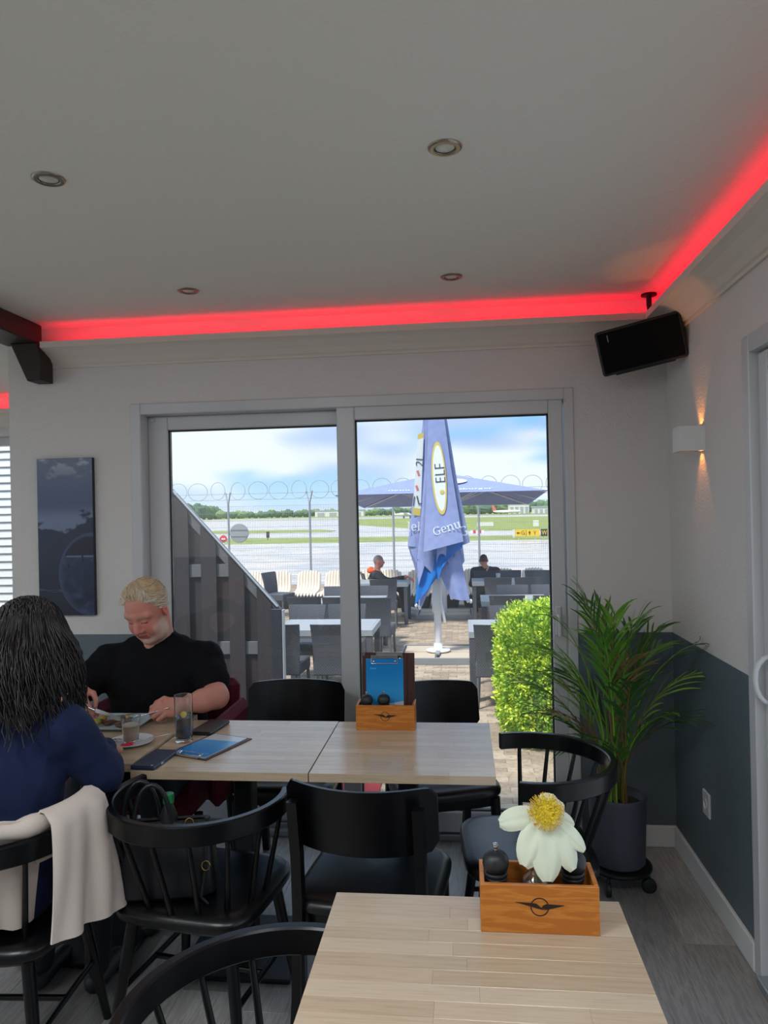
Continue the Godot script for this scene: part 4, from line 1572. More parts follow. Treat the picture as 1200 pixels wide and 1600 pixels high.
func outdoor_furniture() -> void:
	var m := mat("rattan", Color.WHITE, 0.6, 0, 0.4)
	m.albedo_texture = weave()
	tri(m, Vector3.ONE * 9.0)
	mat("rattan_leg", rgb(96, 100, 106), 0.5)
	mat("slat_grey", rgb(158, 166, 174), 0.45)
	var spots := {
		"beside the board fence": [[-2.05, -0.97, -8.55, -7.75], [[-1.90, -7.37], [-1.34, -7.36]], [[-1.95, -9.02], [-1.43, -9.05]]],
		"between board fence and guest in orange hood": [[-2.1, -1.14, -11.0, -10.15], [[-2.18, -9.85], [-1.68, -9.8], [-1.18, -9.7]], [[-1.94, -11.3], [-1.38, -11.35]]],
		"of the guest in the orange hood": [[-1.95, -0.98, -13.75, -12.95], [[-1.37, -12.4]], []],
		"behind the hedge bush": [[0.04, 0.98, -8.45, -7.6], [[0.33, -7.28]], [[0.53, -8.80], [0.98, -8.78]]],
		"between hedge bush and guest with strap": [[0.24, 1.16, -10.95, -10.15], [[0.57, -9.82], [1.13, -9.80]], [[0.72, -11.25], [1.245, -11.25]]],
		"of the guest with the strap": [[0.15, 1.08, -13.75, -12.95], [[0.58, -12.5], [1.09, -12.5]], [[0.86, -14.05], [1.36, -13.98]]]}
	var ch: Node3D
	for where in spots:
		var q: Array = spots[where][0]
		terrace_table(q[0], q[1], q[2], q[3], "grey rattan terrace table with slatted top " + where)
		for side in 2:
			for p in spots[where][1 + side]:
				# p is where the top of the back stands; side 0 looks away from the cafe, side 1 towards it
				var at := Vector3(p[0], GROUND, p[1] + (0.29 if side else -0.29))
				var turn: float = (PI if side else 0.0) + 0.06 * sin(p[0] * 17.0)
				var lb: String = "grey rattan chair, %s side of the table %s" % ["airfield" if side else "cafe", where]
				if ch == null:
					ch = rattan_chair()
					ch.position = at
					ch.rotation.y = turn
					ch.set_meta("label", lb)
				else:
					copy(ch, at, turn, lb)
	copy(ch, Vector3(-1.66, GROUND, -13.98), -PI / 2 + 0.25, "grey rattan chair under the guest in the orange-hooded jacket", "")
	copy(ch, Vector3(0.42, GROUND, -14.22), 0.0, "grey rattan chair under the guest with the shoulder strap", "")
	copy(ch, Vector3(-3.6, GROUND, -14.2), -1.9, "grey rattan chair standing apart beside the white loungers", "")
	# white ribbed loungers in a row along the mesh fence
	var wh := mat("lounger_white", rgb(226, 218, 204), 0.7)
	var base := mat("lounger_base_grey", rgb(84, 82, 84), 0.7)
	var lo: Node3D
	var xs := [-4.55, -3.95, -3.35, -2.75, -2.15, -1.55, -0.95, -0.35, 0.25, 0.85, 1.45, 2.05]
	for i in xs.size():
		if lo:
			copy(lo, Vector3(xs[i], GROUND, -15.45 + 0.05 * sin(i * 2.3)), PI + 0.12 * sin(i * 1.7))
			continue
		lo = thing("garden_lounger", "white ribbed lounge chair on a dark base by the mesh fence", "lounger", Vector3(xs[0], GROUND, -15.4), PI, "white lounge chairs in a row")
		var mm := MB.new()
		mm.grid([PackedVector3Array([Vector3(-0.26, 0.26, -0.35), Vector3(0.26, 0.26, -0.35), Vector3(0.26, 0.26, 0.3), Vector3(-0.26, 0.26, 0.3)]), PackedVector3Array([Vector3(-0.22, 0.0, -0.3), Vector3(0.22, 0.0, -0.3), Vector3(0.22, 0.0, 0.26), Vector3(-0.22, 0.0, 0.26)])], true)
		mm.poly([Vector3(-0.26, 0.26, -0.35), Vector3(0.26, 0.26, -0.35), Vector3(0.26, 0.26, 0.3), Vector3(-0.26, 0.26, 0.3)], Vector3.UP)
		obj("base", mm, base, lo)
		for k in 8:
			# one rib runs from the front of the seat over the bend to the top of the back
			mm = MB.new()
			var u := (k - 3.5) / 3.5
			var x := u * 0.225
			var cut := 0.05 * u * u * u * u
			mm.tube([Vector3(x * 1.1, 0.27, -0.36), Vector3(x * 1.08, 0.31, -0.3), Vector3(x, 0.32, 0.0), Vector3(x, 0.36, 0.17), Vector3(x, 0.48, 0.24), Vector3(x, 0.62, 0.27), Vector3(x * 0.97, 0.74 - cut, 0.31), Vector3(x * 0.94, 0.76 - cut, 0.32)], [0.018, 0.034, 0.036, 0.036, 0.036, 0.036, 0.034, 0.014], 8)
			obj("rib", mm, wh, lo)
	# paper cup on the far right table
	var cup := thing("paper_cup", "white paper cup on the terrace table before the guest with the strap", "cup", Vector3(0.62, GROUND + 0.735, -13.4))
	var mc := MB.new()
	mc.lathe([[0.0, 0.0], [0.03, 0.0], [0.04, 0.11], [0.042, 0.112], [0.038, 0.112], [0.03, 0.01], [0.0, 0.01]], 16)
	obj("cup", mc, M.white_plastic, cup)

# ---------------------------------------------------------------- outside: parasols
func letters(txt: String, h: float, xf: Transform3D, mt: Material, parent: Node, serif := true) -> void:
	var f := SystemFont.new()
	f.font_names = PackedStringArray(["Droid Serif" if serif else "Droid Sans"])
	var t := TextMesh.new()
	t.font = f
	t.text = txt
	t.font_size = 64
	t.pixel_size = h / 46.0
	t.depth = 0.004
	t.curve_step = 2.0
	var o := MeshInstance3D.new()
	o.name = "lettering"
	o.mesh = t
	o.material_override = mt
	o.transform = xf
	parent.add_child(o, true)

func sheet(m: MB, rows: Array, th: float) -> void:
	# a cloth of some thickness from rows of points
	var b := []
	for row in rows:
		var rb := PackedVector3Array()
		for p in row:
			rb.append(p - Vector3(0, 0, th))
		b.append(rb)
	m.grid(rows, false, false, 0)
	m.grid(b, false, false, 0)
	var a1 := PackedVector3Array(rows[-1])
	var a2 := PackedVector3Array(b[-1])
	m.grid([a1, a2])
	for e in [0, rows[0].size() - 1]:
		var c1 := PackedVector3Array()
		var c2 := PackedVector3Array()
		for i in rows.size():
			c1.append(rows[i][e]); c2.append(b[i][e])
		m.grid([c1, c2])

func flap(lt: Array, rt: Array, z0: float, z1: float, bulge: float, wave: float, ph: float) -> Array:
	# lt, rt: edge points from top to hem as [x, y]
	var rows := []
	for i in 17:
		var s := i / 16.0
		var fl := s * (lt.size() - 1)
		var fr := s * (rt.size() - 1)
		var il := mini(int(fl), lt.size() - 2)
		var ir := mini(int(fr), rt.size() - 2)
		var a := Vector2(lt[il][0], lt[il][1]).lerp(Vector2(lt[il + 1][0], lt[il + 1][1]), fl - il)
		var b := Vector2(rt[ir][0], rt[ir][1]).lerp(Vector2(rt[ir + 1][0], rt[ir + 1][1]), fr - ir)
		var row := PackedVector3Array()
		for j in 17:
			var u := j / 16.0
			var p := a.lerp(b, u)
			var q := 2 * u - 1
			row.append(Vector3(p.x, p.y, lerpf(z0, z1, s) + bulge * s * (1 - q * q) + wave * s * sin(u * 9.0 + ph + s * 1.5)))
		rows.append(row)
	return rows

func parasol_base(o: Node3D, w: float, d: float) -> void:
	var steel := mat("base_steel", rgb(150, 156, 164), 0.5, 0.3)
	var conc := mat("base_concrete", rgb(196, 184, 166), 0.85)
	var m := MB.new()
	for s in [-1.0, 1.0]:
		m.box(Vector3(0, 0.045, s * d / 2), Vector3(w, 0.09, 0.025), 0.003)
		m.box(Vector3(s * w / 2, 0.045, 0), Vector3(0.025, 0.09, d), 0.003)
	m.box(Vector3(0, 0.03, 0), Vector3(0.09, 0.06, d), 0.003)
	m.box(Vector3(0, 0.03, 0), Vector3(w, 0.06, 0.09), 0.003)
	obj("base_frame", m, steel, o)
	for i in 2:
		for j in 2:
			m = MB.new()
			m.box(Vector3((i - 0.5) * w / 2, 0.042, (j - 0.5) * d / 2), Vector3(w / 2 - 0.06, 0.07, d / 2 - 0.06), 0.006)
			obj("ballast_slab", m, conc, o)

func parasols() -> void:
	var cloth := mat("parasol_cloth", rgb(146, 162, 210), 0.85, 0, 0.2)
	cloth.backlight_enabled = true
	cloth.backlight = Color(0.05, 0.06, 0.11)
	cloth.albedo_texture = noise_tex(120, 0.02, [[0.0, rgb(232, 232, 238)], [1.0, rgb(255, 255, 255)]], 4, 256)
	tri(cloth, Vector3.ONE * 1.5)
	var blue := mat("parasol_lining_blue", rgb(36, 118, 204), 0.8, 0, 0.2)
	blue.backlight_enabled = true
	blue.backlight = Color(0.03, 0.18, 0.45)
	var white := mat("parasol_white", rgb(232, 234, 238), 0.6)
	var gold := mat("logo_gold", rgb(206, 190, 96), 0.6)
	var ink := mat("logo_ink", rgb(52, 66, 92), 0.6)
	var logow := mat("logo_white", rgb(222, 232, 236), 0.7)
	var mast := mat("mast_white", rgb(226, 228, 232), 0.45)
	# ---- closed parasol
	var o := thing("closed_parasol", "folded blue-grey parasol with white lettering and an oval emblem on a white mast", "parasol", Vector3(-0.36, GROUND, -10.0))
	var y0 := GROUND
	parasol_base(o, 0.98, 0.98)
	var m := MB.new()
	m.lathe([[0.0, 0.09], [0.16, 0.09], [0.165, 0.1], [0.16, 0.112], [0.06, 0.125], [0.06, 0.2], [0.0, 0.2]], 28)
	obj("base_disc", m, mast, o)
	m = MB.new()
	m.box(Vector3(0.0, 0.104, 0.2), Vector3(0.06, 0.028, 0.22), 0.004)
	obj("base_lug", m, M.base_steel, o)
	m = MB.new()
	m.tube([Vector3(0, 0.12, 0), Vector3(0, 0.5, 0), Vector3(0, 3.5, 0)], 0.048, 12)
	obj("mast", m, mast, o)
	m = MB.new()
	m.box(Vector3(0, 0.86, 0.0), Vector3(0.14, 0.5, 0.13), 0.02)
	m.box(Vector3(0.075, 0.62, 0.06), Vector3(0.035, 0.3, 0.035), 0.008, Basis(Vector3.BACK, 0.18))
	obj("crank_housing", m, mast, o)
	# folded core: pleats between eight ribs
	var rows := []
	for i in 25:
		var s := i / 24.0
		var row := PackedVector3Array()
		for j in 96:
			var a := TAU * j / 96
			var t := pow(absf(sin(a * 4.0 + 0.4)), 0.8)
			var hem := lerpf(1.02, 1.42 + 0.12 * sin(a * 3.0), t)
			var y := lerpf(3.45, hem, s)
			var rad := lerpf(lerpf(0.06, 0.20, s), lerpf(0.08, 0.335, pow(s, 0.8)), t)
			var aa := a + 0.35 * t * s
			row.append(Vector3(cos(aa) * rad * 1.15, y, sin(aa) * rad * 0.9))
		rows.append(row)
	m = MB.new()
	m.grid(rows, true)
	obj("folded_canopy", m, cloth, o)
	# flaps that hang in front of the core; x from the mast, y above the ground
	var gx := 0.36
	var gy := -GROUND
	m = MB.new()
	sheet(m, flap([[-0.06, 3.4], [-0.09, 2.6], [-0.125, 1.9], [-0.155, 1.45]], [[0.13, 3.4], [0.22, 2.6], [0.32, 1.9], [0.37, 1.58]], 0.14, 0.34, 0.05, 0.0, 0.0), 0.006)
	var front := obj("front_panel", m, cloth, o)
	m = MB.new()
	sheet(m, flap([[-0.13, 3.3], [-0.22, 2.4], [-0.31, 1.8], [-0.375, 1.52]], [[-0.03, 3.3], [-0.13, 2.4], [-0.19, 1.8], [-0.2, 1.50]], 0.06, 0.10, 0.03, 0.0, 1.0), 0.006)
	var leftp := obj("side_panel", m, cloth, o)
	m = MB.new()
	sheet(m, flap([[-0.09, 3.4], [-0.14, 2.3], [-0.20, 1.7], [-0.25, 1.25], [-0.235, 1.0]], [[-0.03, 3.4], [-0.08, 2.3], [-0.12, 1.7], [-0.14, 1.4], [-0.15, 1.25]], 0.13, 0.26, 0.035, 0.0, 0.5), 0.006)
	obj("fold", m, cloth, o)
	m = MB.new()
	sheet(m, flap([[0.14, 3.3], [0.24, 2.4], [0.32, 1.9], [0.34, 1.52]], [[0.17, 3.3], [0.30, 2.4], [0.40, 1.85], [0.455, 1.56]], 0.06, 0.20, 0.03, 0.0, 2.0), 0.006)
	var rightp := obj("side_panel", m, cloth, o)
	# lower lining and tails
	m = MB.new()
	sheet(m, flap([[-0.22, 1.62], [-0.24, 1.2], [-0.29, 0.74]], [[0.1, 1.62], [0.08, 1.22], [-0.03, 1.05]], 0.16, 0.24, 0.05, 0.02, 0.0), 0.006)
	obj("lining", m, blue, o)
	m = MB.new()
	sheet(m, flap([[-0.05, 1.6], [0.0, 1.3], [0.03, 1.05]], [[0.34, 1.62], [0.36, 1.5], [0.1, 1.32]], 0.2, 0.28, 0.04, 0.015, 1.0), 0.006)
	obj("lining", m, blue, o)
	m = MB.new()
	sheet(m, flap([[0.0, 1.55], [0.02, 1.2], [0.19, 0.82]], [[0.3, 1.55], [0.36, 1.2], [0.44, 0.79]], 0.14, 0.22, 0.05, 0.015, 2.2), 0.006)
	obj("tail", m, cloth, o)
	m = MB.new()
	sheet(m, flap([[-0.2, 1.3], [-0.22, 1.0], [-0.25, 0.72]], [[-0.04, 1.1], [-0.09, 0.95], [-0.2, 0.71]], 0.13, 0.17, 0.03, 0.0, 0.7), 0.006)
	obj("tail", m, cloth, o)
	for q in [Vector3(-0.275, 0.73, 0.2), Vector3(-0.23, 0.70, 0.19), Vector3(0.41, 0.79, 0.2), Vector3(0.45, 0.78, 0.19), Vector3(0.2, 0.83, 0.18)]:
		m = MB.new()
		m.ball(q, Vector3(0.022, 0.03, 0.022), 10, 8)
		obj("rib_end", m, mast, o)
	# print on the panels: emblem and words
	var tilt := Basis(Vector3.RIGHT, -0.115)
	var lg := MB.new()
	var el := PackedVector2Array()
	var el2 := PackedVector2Array()
	for k in 36:
		var a := TAU * k / 36
		var ex := cos(a) * 0.105
		if ex > 0.03:
			ex = 0.03 + (ex - 0.03) * 0.75
		el.append(Vector2(ex, sin(a) * 0.49))
		el2.append(Vector2(ex * 0.8, sin(a) * 0.44))
	var lz := Transform3D(tilt * Basis(Vector3.BACK, 0.055), Vector3(0.075, 2.42, 0.256))
	lg.extrude(el, 0.004, lz)
	obj("emblem_ring", lg, gold, front)
	lg = MB.new()
	lg.extrude(el2, 0.006, lz)
	obj("emblem_field", lg, logow, front)
	letters("ELF", 0.13, lz * Transform3D(Basis(Vector3.BACK, PI / 2), Vector3(0.01, 0.06, 0.005)), ink, front, false)
	lg = MB.new()
	lg.lathe([[0.0, 0.004], [0.032, 0.004], [0.032, 0.0]], 20, lz * Transform3D(Basis(Vector3.RIGHT, PI / 2), Vector3(0.02, -0.19, 0.003)))
	obj("emblem_dot", lg, gold, front)
	letters("Genu", 0.108, Transform3D(tilt * Basis(Vector3.BACK, 0.30), Vector3(0.155, 1.76, 0.347)), logow, front)
	letters("leb", 0.115, Transform3D(Basis(Vector3.BACK, -0.04), Vector3(-0.265, 1.78, 0.135)), logow, leftp)
	letters("G", 0.12, Transform3D(Basis(Vector3.BACK, 0.25) * Basis(Vector3.UP, 0.3), Vector3(0.375, 1.71, 0.245)), logow, rightp)
	# emblem strip on the side panel
	lg = MB.new()
	lg.extrude(PackedVector2Array([Vector2(-0.215, 2.95), Vector2(-0.135, 2.97), Vector2(-0.19, 2.02), Vector2(-0.295, 2.04)]), 0.004, Transform3D(Basis(), Vector3(0.0, 0, 0.115)))
	obj("emblem_field", lg, logow, leftp)
	lg = MB.new()
	lg.extrude(PackedVector2Array([Vector2(-0.21, 3.02), Vector2(-0.13, 3.04), Vector2(-0.135, 2.97), Vector2(-0.215, 2.95)]), 0.004, Transform3D(Basis(), Vector3(0.0, 0, 0.115)))
	lg.extrude(PackedVector2Array([Vector2(-0.295, 2.04), Vector2(-0.19, 2.02), Vector2(-0.2, 1.92), Vector2(-0.3, 1.94)]), 0.004, Transform3D(Basis(), Vector3(0.0, 0, 0.118)))
	obj("emblem_ring", lg, gold, leftp)
	letters("2L", 0.1, Transform3D(Basis(Vector3.BACK, PI / 2 - 0.1), Vector3(-0.19, 2.66, 0.122)), ink, leftp, false)
	letters("/L", 0.12, Transform3D(Basis(Vector3.BACK, 0.2), Vector3(-0.24, 2.13, 0.125)), ink, leftp, false)
	lg = MB.new()
	for yy in [2.5, 2.3]:
		lg.box(Vector3(-0.215 - (2.5 - yy) * 0.1, yy, 0.12), Vector3(0.03, 0.07, 0.005), 0.001, Basis(Vector3.BACK, 0.3))
	obj("emblem_mark", lg, mat("emblem_red", rgb(206, 120, 126), 0.7), leftp)
	# ---- open parasol
	var p := thing("open_parasol", "open blue-grey square parasol with white lettering over the far terrace tables", "parasol", Vector3(-0.36, GROUND, -14.0))
	parasol_base(p, 1.02, 0.95)
	m = MB.new()
	m.tube([Vector3(0, 0.05, 0), Vector3(0, 2.7, 0)], 0.04, 12)
	obj("mast", m, mast, p)
	var canopy := Node3D.new()
	var ct := Transform3D(Basis(Vector3.RIGHT, -0.052), Vector3(0, 2.20, 0))
	var hw := 1.76
	var ph := 0.52
	m = MB.new()
	for side in 4:
		var rb := Basis(Vector3.UP, side * PI / 2)
		rows = []
		for i in 11:
			var s := i / 10.0
			var row := PackedVector3Array()
			for j in 17:
				var u := -1.0 + j / 8.0
				var sag := 0.05 * sin(PI * s) * (1.0 - absf(u))
				row.append(ct * (rb * Vector3(u * hw * s, ph * (1.0 - s) - sag, hw * s)))
			rows.append(row)
		m.grid(rows)
		var lower := []
		for row in rows:
			var r2 := PackedVector3Array()
			for q in row:
				r2.append(q - Vector3(0, 0.006, 0))
			lower.append(r2)
		m.grid(lower, false, false, -1)
	var can := obj("canopy", m, cloth, p)
	for k in 8:
		var a := TAU * k / 8 + PI / 4
		var e := hw * (sqrt(2.0) if k % 2 == 0 else 1.0)
		m = MB.new()
		m.tube([ct * Vector3(0, ph - 0.05, 0), ct * Vector3(sin(a) * e * 0.98, -0.012, cos(a) * e * 0.98)], 0.014, 6)
		obj("rib", m, mast, p)
		m = MB.new()
		m.tube([Vector3(0, 2.05, 0), ct * Vector3(sin(a) * e * 0.5, ph * 0.5 - 0.03, cos(a) * e * 0.5)], 0.011, 6)
		obj("strut", m, mast, p)
	var slope := atan2(ph, hw)
	var fx := func(s: float, x: float) -> Transform3D:
		return ct * Transform3D(Basis(Vector3.RIGHT, -(PI / 2 - slope)), Vector3(x, ph * (1 - s) - 0.03 * sin(PI * s) + 0.015, hw * s + 0.004))
	letters("Genu", 0.11, fx.call(0.86, -0.70), logow, can)
	letters("ensburger", 0.11, fx.call(0.86, 0.50), logow, can)
	lg = MB.new()
	el = PackedVector2Array()
	for k in 32:
		var a := TAU * k / 32
		el.append(Vector2(cos(a) * 0.36, sin(a) * 0.24))
	var ex2: Transform3D = fx.call(0.46, 0.10)
	lg.extrude(el, 0.006, ex2 * Transform3D(Basis(), Vector3(0, 0, 0.012)))
	obj("emblem_field", lg, logow, can)

func hedge() -> void:
	var o := thing("hedge_bush", "clipped yellow-green hedge bush outside the sliding door", "bush", Vector3(0.86, GROUND, -6.5))
	var nz := FastNoiseLite.new()
	nz.frequency = 2.2
	nz.fractal_octaves = 3
	var shape := func(d: Vector3) -> Vector3:
		# a rounded block
		var e := 5.0
		var q := Vector3(d.x / 0.56, d.y / 0.56, d.z / 0.46)
		var l := pow(pow(absf(q.x), e) + pow(absf(q.y), e) + pow(absf(q.z), e), 1.0 / e)
		var p := d / l
		return Vector3(0, 0.57, 0) + p * (1.0 + 0.10 * nz.get_noise_3dv(p * 3.0))
	var m := MB.new()
	var rows := []
	for i in 25:
		var a := PI * i / 24 - PI / 2
		var row := PackedVector3Array()
		for j in 40:
			var b := TAU * j / 40
			row.append(shape.call(Vector3(cos(a) * cos(b), sin(a), cos(a) * sin(b))) * Vector3(0.66, 0.72, 0.66) + Vector3(0, 0.16, 0))
		rows.append(row)
	m.grid(rows, true)
	obj("inner_twigs", m, mat("hedge_inner", rgb(112, 152, 48), 0.9), o)
	var lf := MB.new()
	lf.grid([PackedVector3Array([Vector3(-0.001, 0, 0), Vector3(0.001, 0, 0)]), PackedVector3Array([Vector3(-0.009, 0.016, 0.003), Vector3(0.009, 0.016, 0.003)]), PackedVector3Array([Vector3(-0.006, 0.028, 0.002), Vector3(0.006, 0.028, 0.002)]), PackedVector3Array([Vector3(-0.0005, 0.036, -0.003), Vector3(0.0005, 0.036, -0.003)])])
	var mm := MultiMesh.new()
	mm.transform_format = MultiMesh.TRANSFORM_3D
	mm.use_colors = true
	mm.mesh = lf.mesh()
	var n := 38000
	mm.instance_count = n
	var r := RandomNumberGenerator.new()
	r.seed = 5
	for k in n:
		var d := Vector3(r.randfn(), r.randfn(), r.randfn()).normalized()
		if d.z < -0.3 and r.randf() < 0.6:
			d.z = -d.z
		var p: Vector3 = shape.call(d)
		var out := (d * Vector3(1, 1, 1.2)).normalized()
		var dep := 0.70 + 0.34 * sqrt(r.randf())
		p = Vector3(0, 0.57, 0) + (p - Vector3(0, 0.57, 0)) * dep
		var dirv := (out + Vector3(r.randfn(), r.randfn() + 0.5, r.randfn()) * 0.6).normalized()
		var side := dirv.cross(Vector3(r.randfn(), r.randfn(), r.randfn())).normalized()
		var s := r.randf_range(0.7, 1.25)
		mm.set_instance_transform(k, Transform3D(Basis(side, dirv, side.cross(dirv)).scaled_local(Vector3.ONE * s), p))
		# young shoots are yellower than old leaves
		var young := clampf(nz.get_noise_3dv(p * 4.0) * 1.4 + 0.55 + r.randfn() * 0.22, 0, 1)
		mm.set_instance_color(k, rgb(122, 172, 48).lerp(rgb(222, 240, 84), young).srgb_to_linear())
	var mi := MultiMeshInstance3D.new()
	mi.name = "leaves"
	mi.multimesh = mm
	var lm := mat("hedge_leaf", Color.WHITE, 0.5)
	lm.vertex_color_use_as_albedo = true
	lm.backlight_enabled = true
	lm.backlight = Color(0.35, 0.42, 0.08)
	mi.material_override = lm
	mi.set_meta("kind", "stuff")
	o.add_child(mi, true)
	m = MB.new()
	m.tube([Vector3(0, 0, 0), Vector3(0.01, 0.25, 0)], [0.03, 0.025], 8)
	obj("stem", m, M.dark_board, o)

# ---------------------------------------------------------------- outside: airfield
func airfield() -> void:
	var g := mat("airfield_grass", Color.WHITE, 0.9, 0, 0.1)
	g.albedo_texture = noise_tex(140, 0.015, [[0.0, rgb(120, 136, 80)], [0.5, rgb(140, 156, 92)], [1.0, rgb(162, 166, 108)]], 5, 512)
	tri(g, Vector3.ONE * 0.03, true)
	var t := mat("wet_concrete", Color.WHITE, 1.0, 0, 0.5)
	t.albedo_texture = noise_tex(141, 0.012, [[0.0, rgb(150, 148, 152)], [0.45, rgb(196, 190, 186)], [1.0, rgb(212, 206, 200)]], 4, 512)
	t.roughness_texture = noise_tex(142, 0.016, [[0.0, Color(0.12, 0.12, 0.12)], [0.45, Color(0.2, 0.2, 0.2)], [0.6, Color(0.55, 0.55, 0.55)], [1.0, Color(0.7, 0.7, 0.7)]], 3, 512)
	tri(t, Vector3(0.04, 0.04, 0.10), true)
	slab("airfield_grass", [[-900, -1500], [900, -1500], [900, -20.7], [-900, -20.7]], GROUND - 0.10, g)
	slab("apron", [[-120, -54], [80, -51], [80, -20.75], [-120, -20.75]], GROUND - 0.05, t)
	slab("taxiway", [[-80, -80], [-41.1, -72.5], [-10.6, -66.1], [-4.1, -64.3], [0.4, -63.5], [7.8, -62.7], [80, -60], [80, -72], [9.4, -75.0], [0.5, -79.0], [-5.9, -93.7], [-20.3, -139.1], [-46.0, -288.4], [-268.7, -473.6], [-300, -300]], GROUND - 0.05, t)
	slab("grass_island", [[-120, -105], [-53.9, -95.0], [-26.3, -86.5], [-15.7, -86.5], [-15.8, -91.2], [-19.4, -99.2], [-31.2, -102.7], [-65.6, -115.5]], GROUND + 0.0, g)
	slab("runway", [[-200, -420], [2.0, -294.2], [33.3, -265.8], [200, -240], [200, -330], [46.9, -374.0], [3.3, -481.5], [-200, -600]], GROUND - 0.05, t)
	mesh_fence()
	# signs and markers
	var yel := mat("sign_yellow", rgb(250, 206, 22), 0.6)
	var blk := mat("sign_black", rgb(20, 20, 20), 0.6)
	var wht := mat("sign_white", rgb(232, 232, 230), 0.6)
	var red := mat("sign_red", rgb(206, 40, 52), 0.6)
	var s := thing("taxiway_sign", "yellow and black taxiway sign board standing in the airfield grass", "sign", Vector3(5.0, GROUND - 0.1, -55.0))
	obj("board", bx(Vector3(-1.15, 0.18, -0.1), Vector3(0.62, 0.72, 0.1), 0.01), yel, s)
	obj("black_board", bx(Vector3(0.72, 0.18, -0.1), Vector3(1.2, 0.72, 0.1), 0.01), blk, s)
	obj("board", bx(Vector3(1.25, 0.18, -0.1), Vector3(1.7, 0.72, 0.1), 0.01), yel, s)
	obj("end_panel", bx(Vector3(-1.32, 0.12, -0.1), Vector3(-1.16, 0.72, 0.1), 0.01), wht, s)
	var m := MB.new()
	for x in [-0.9, 0.3, 0.9, 1.5]:
		m.span(Vector3(x - 0.03, 0, -0.03), Vector3(x + 0.03, 0.2, 0.03))
	obj("leg", m, wht, s)
	m = MB.new()
	for q in [[-0.92, PI], [-0.1, PI / 2]]:
		m.extrude(PackedVector2Array([Vector2(0.14, 0), Vector2(0.0, 0.1), Vector2(0.0, 0.03), Vector2(-0.14, 0.03), Vector2(-0.14, -0.03), Vector2(0, -0.03), Vector2(0, -0.1)]), 0.01, Transform3D(Basis(Vector3.BACK, q[1]), Vector3(q[0], 0.45, 0.106)))
	m.span(Vector3(-0.37, 0.22, 0.1), Vector3(-0.34, 0.68, 0.108))
	obj("arrow", m, blk, s)
	letters("G", 0.3, Transform3D(Basis(), Vector3(-0.58, 0.45, 0.105)), blk, s, false)
	letters("Y", 0.3, Transform3D(Basis(), Vector3(0.28, 0.45, 0.105)), blk, s, false)
	letters("W", 0.3, Transform3D(Basis(), Vector3(0.96, 0.45, 0.105)), yel, s, false)
	# red round sign on a foot
	s = thing("round_red_sign", "round red sign with white symbol on a white foot on the apron", "sign", Vector3(-15.3, GROUND - 0.05, -46.0))
	m = MB.new()
	m.lathe([[0.0, 0.02], [0.24, 0.02], [0.24, -0.02], [0.0, -0.02]], 24, Transform3D(Basis(Vector3.RIGHT, PI / 2), Vector3(0, 0.62, 0)))
	obj("disc", m, red, s)
	obj("bar", bx(Vector3(-0.13, 0.57, 0.02), Vector3(0.13, 0.67, 0.03)), wht, s)
	m = MB.new()
	m.span(Vector3(-0.03, 0.1, -0.02), Vector3(0.03, 0.5, 0.02))
	m.lathe([[0.0, 0.14], [0.08, 0.14], [0.22, 0.0], [0.0, 0.0]], 16)
	obj("foot", m, wht, s)
	# black marker
	s = thing("black_marker", "small black marker board on a post in the airfield grass", "marker", Vector3(-16.55, GROUND - 0.05, -61.5))
	obj("board", bx(Vector3(-0.13, 0.18, -0.05), Vector3(0.13, 0.7, 0.05), 0.01), blk, s)
	obj("post", bx(Vector3(-0.03, 0, -0.02), Vector3(0.03, 0.2, 0.02)), blk, s)
	# white markers
	for q in [[3.2, -104.0, 2.3, 0.6], [9.5, -97.0, 0.7, 0.8], [13.5, -98.0, 2.6, 0.8], [-8.3, -180.0, 2.0, 0.9], [-3.0, -215.0, 2.4, 0.9]]:
		s = thing("white_marker", "low white marker box in the airfield grass", "marker", Vector3(q[0], GROUND - 0.1, q[1]), 0, "white airfield markers")
		m = MB.new()
		m.span(Vector3(-q[2] / 2, 0, -0.3), Vector3(q[2] / 2, q[3], 0.3), 0.05)
		obj("box", m, wht, s)
	s = thing("barrier_board", "red and white barrier board beside the taxiway", "barrier", Vector3(1.3, GROUND - 0.05, -66.0))
	for k in 5:
		obj("stripe", bx(Vector3(-0.6 + k * 0.24, 0.1, -0.03), Vector3(-0.36 + k * 0.24, 0.4, 0.03)), red if k % 2 else wht, s)
	# white van
	s = thing("white_van", "white van parked on the apron beyond the mesh fence", "van", Vector3(-16.0, GROUND - 0.05, -44.0))
	m = MB.new()
	m.extrude(PackedVector2Array([Vector2(-5.0, 0.35), Vector2(0.35, 0.35), Vector2(0.4, 0.95), Vector2(0.2, 1.15), Vector2(-0.35, 1.95), Vector2(-0.7, 2.1), Vector2(-5.0, 2.15)]), 1.9, Transform3D(), 0.06)
	obj("body", m, wht, s)
	m = MB.new()
	m.extrude(PackedVector2Array([Vector2(-0.95, 1.15), Vector2(0.05, 1.15), Vector2(-0.42, 1.85), Vector2(-0.95, 1.85)]), 1.93, Transform3D())
	obj("side_window", m, mat("van_glass", rgb(60, 74, 88), 0.1), s)
	for x in [-0.55, -4.0]:
		m = MB.new()
		m.lathe([[0.0, 0.98], [0.33, 0.98], [0.34, 0.9], [0.34, -0.9], [0.33, -0.98], [0.0, -0.98]], 20, Transform3D(Basis(Vector3.RIGHT, PI / 2), Vector3(x, 0.34, 0)))
		obj("wheel", m, blk, s)
	# airliner with an orange tail
	s = thing("airliner", "white airliner with an orange tail fin parked across the field", "aeroplane", Vector3(26.0, GROUND, -540.0), 0.0)
	s.scale = Vector3.ONE * 0.62
	m = MB.new()
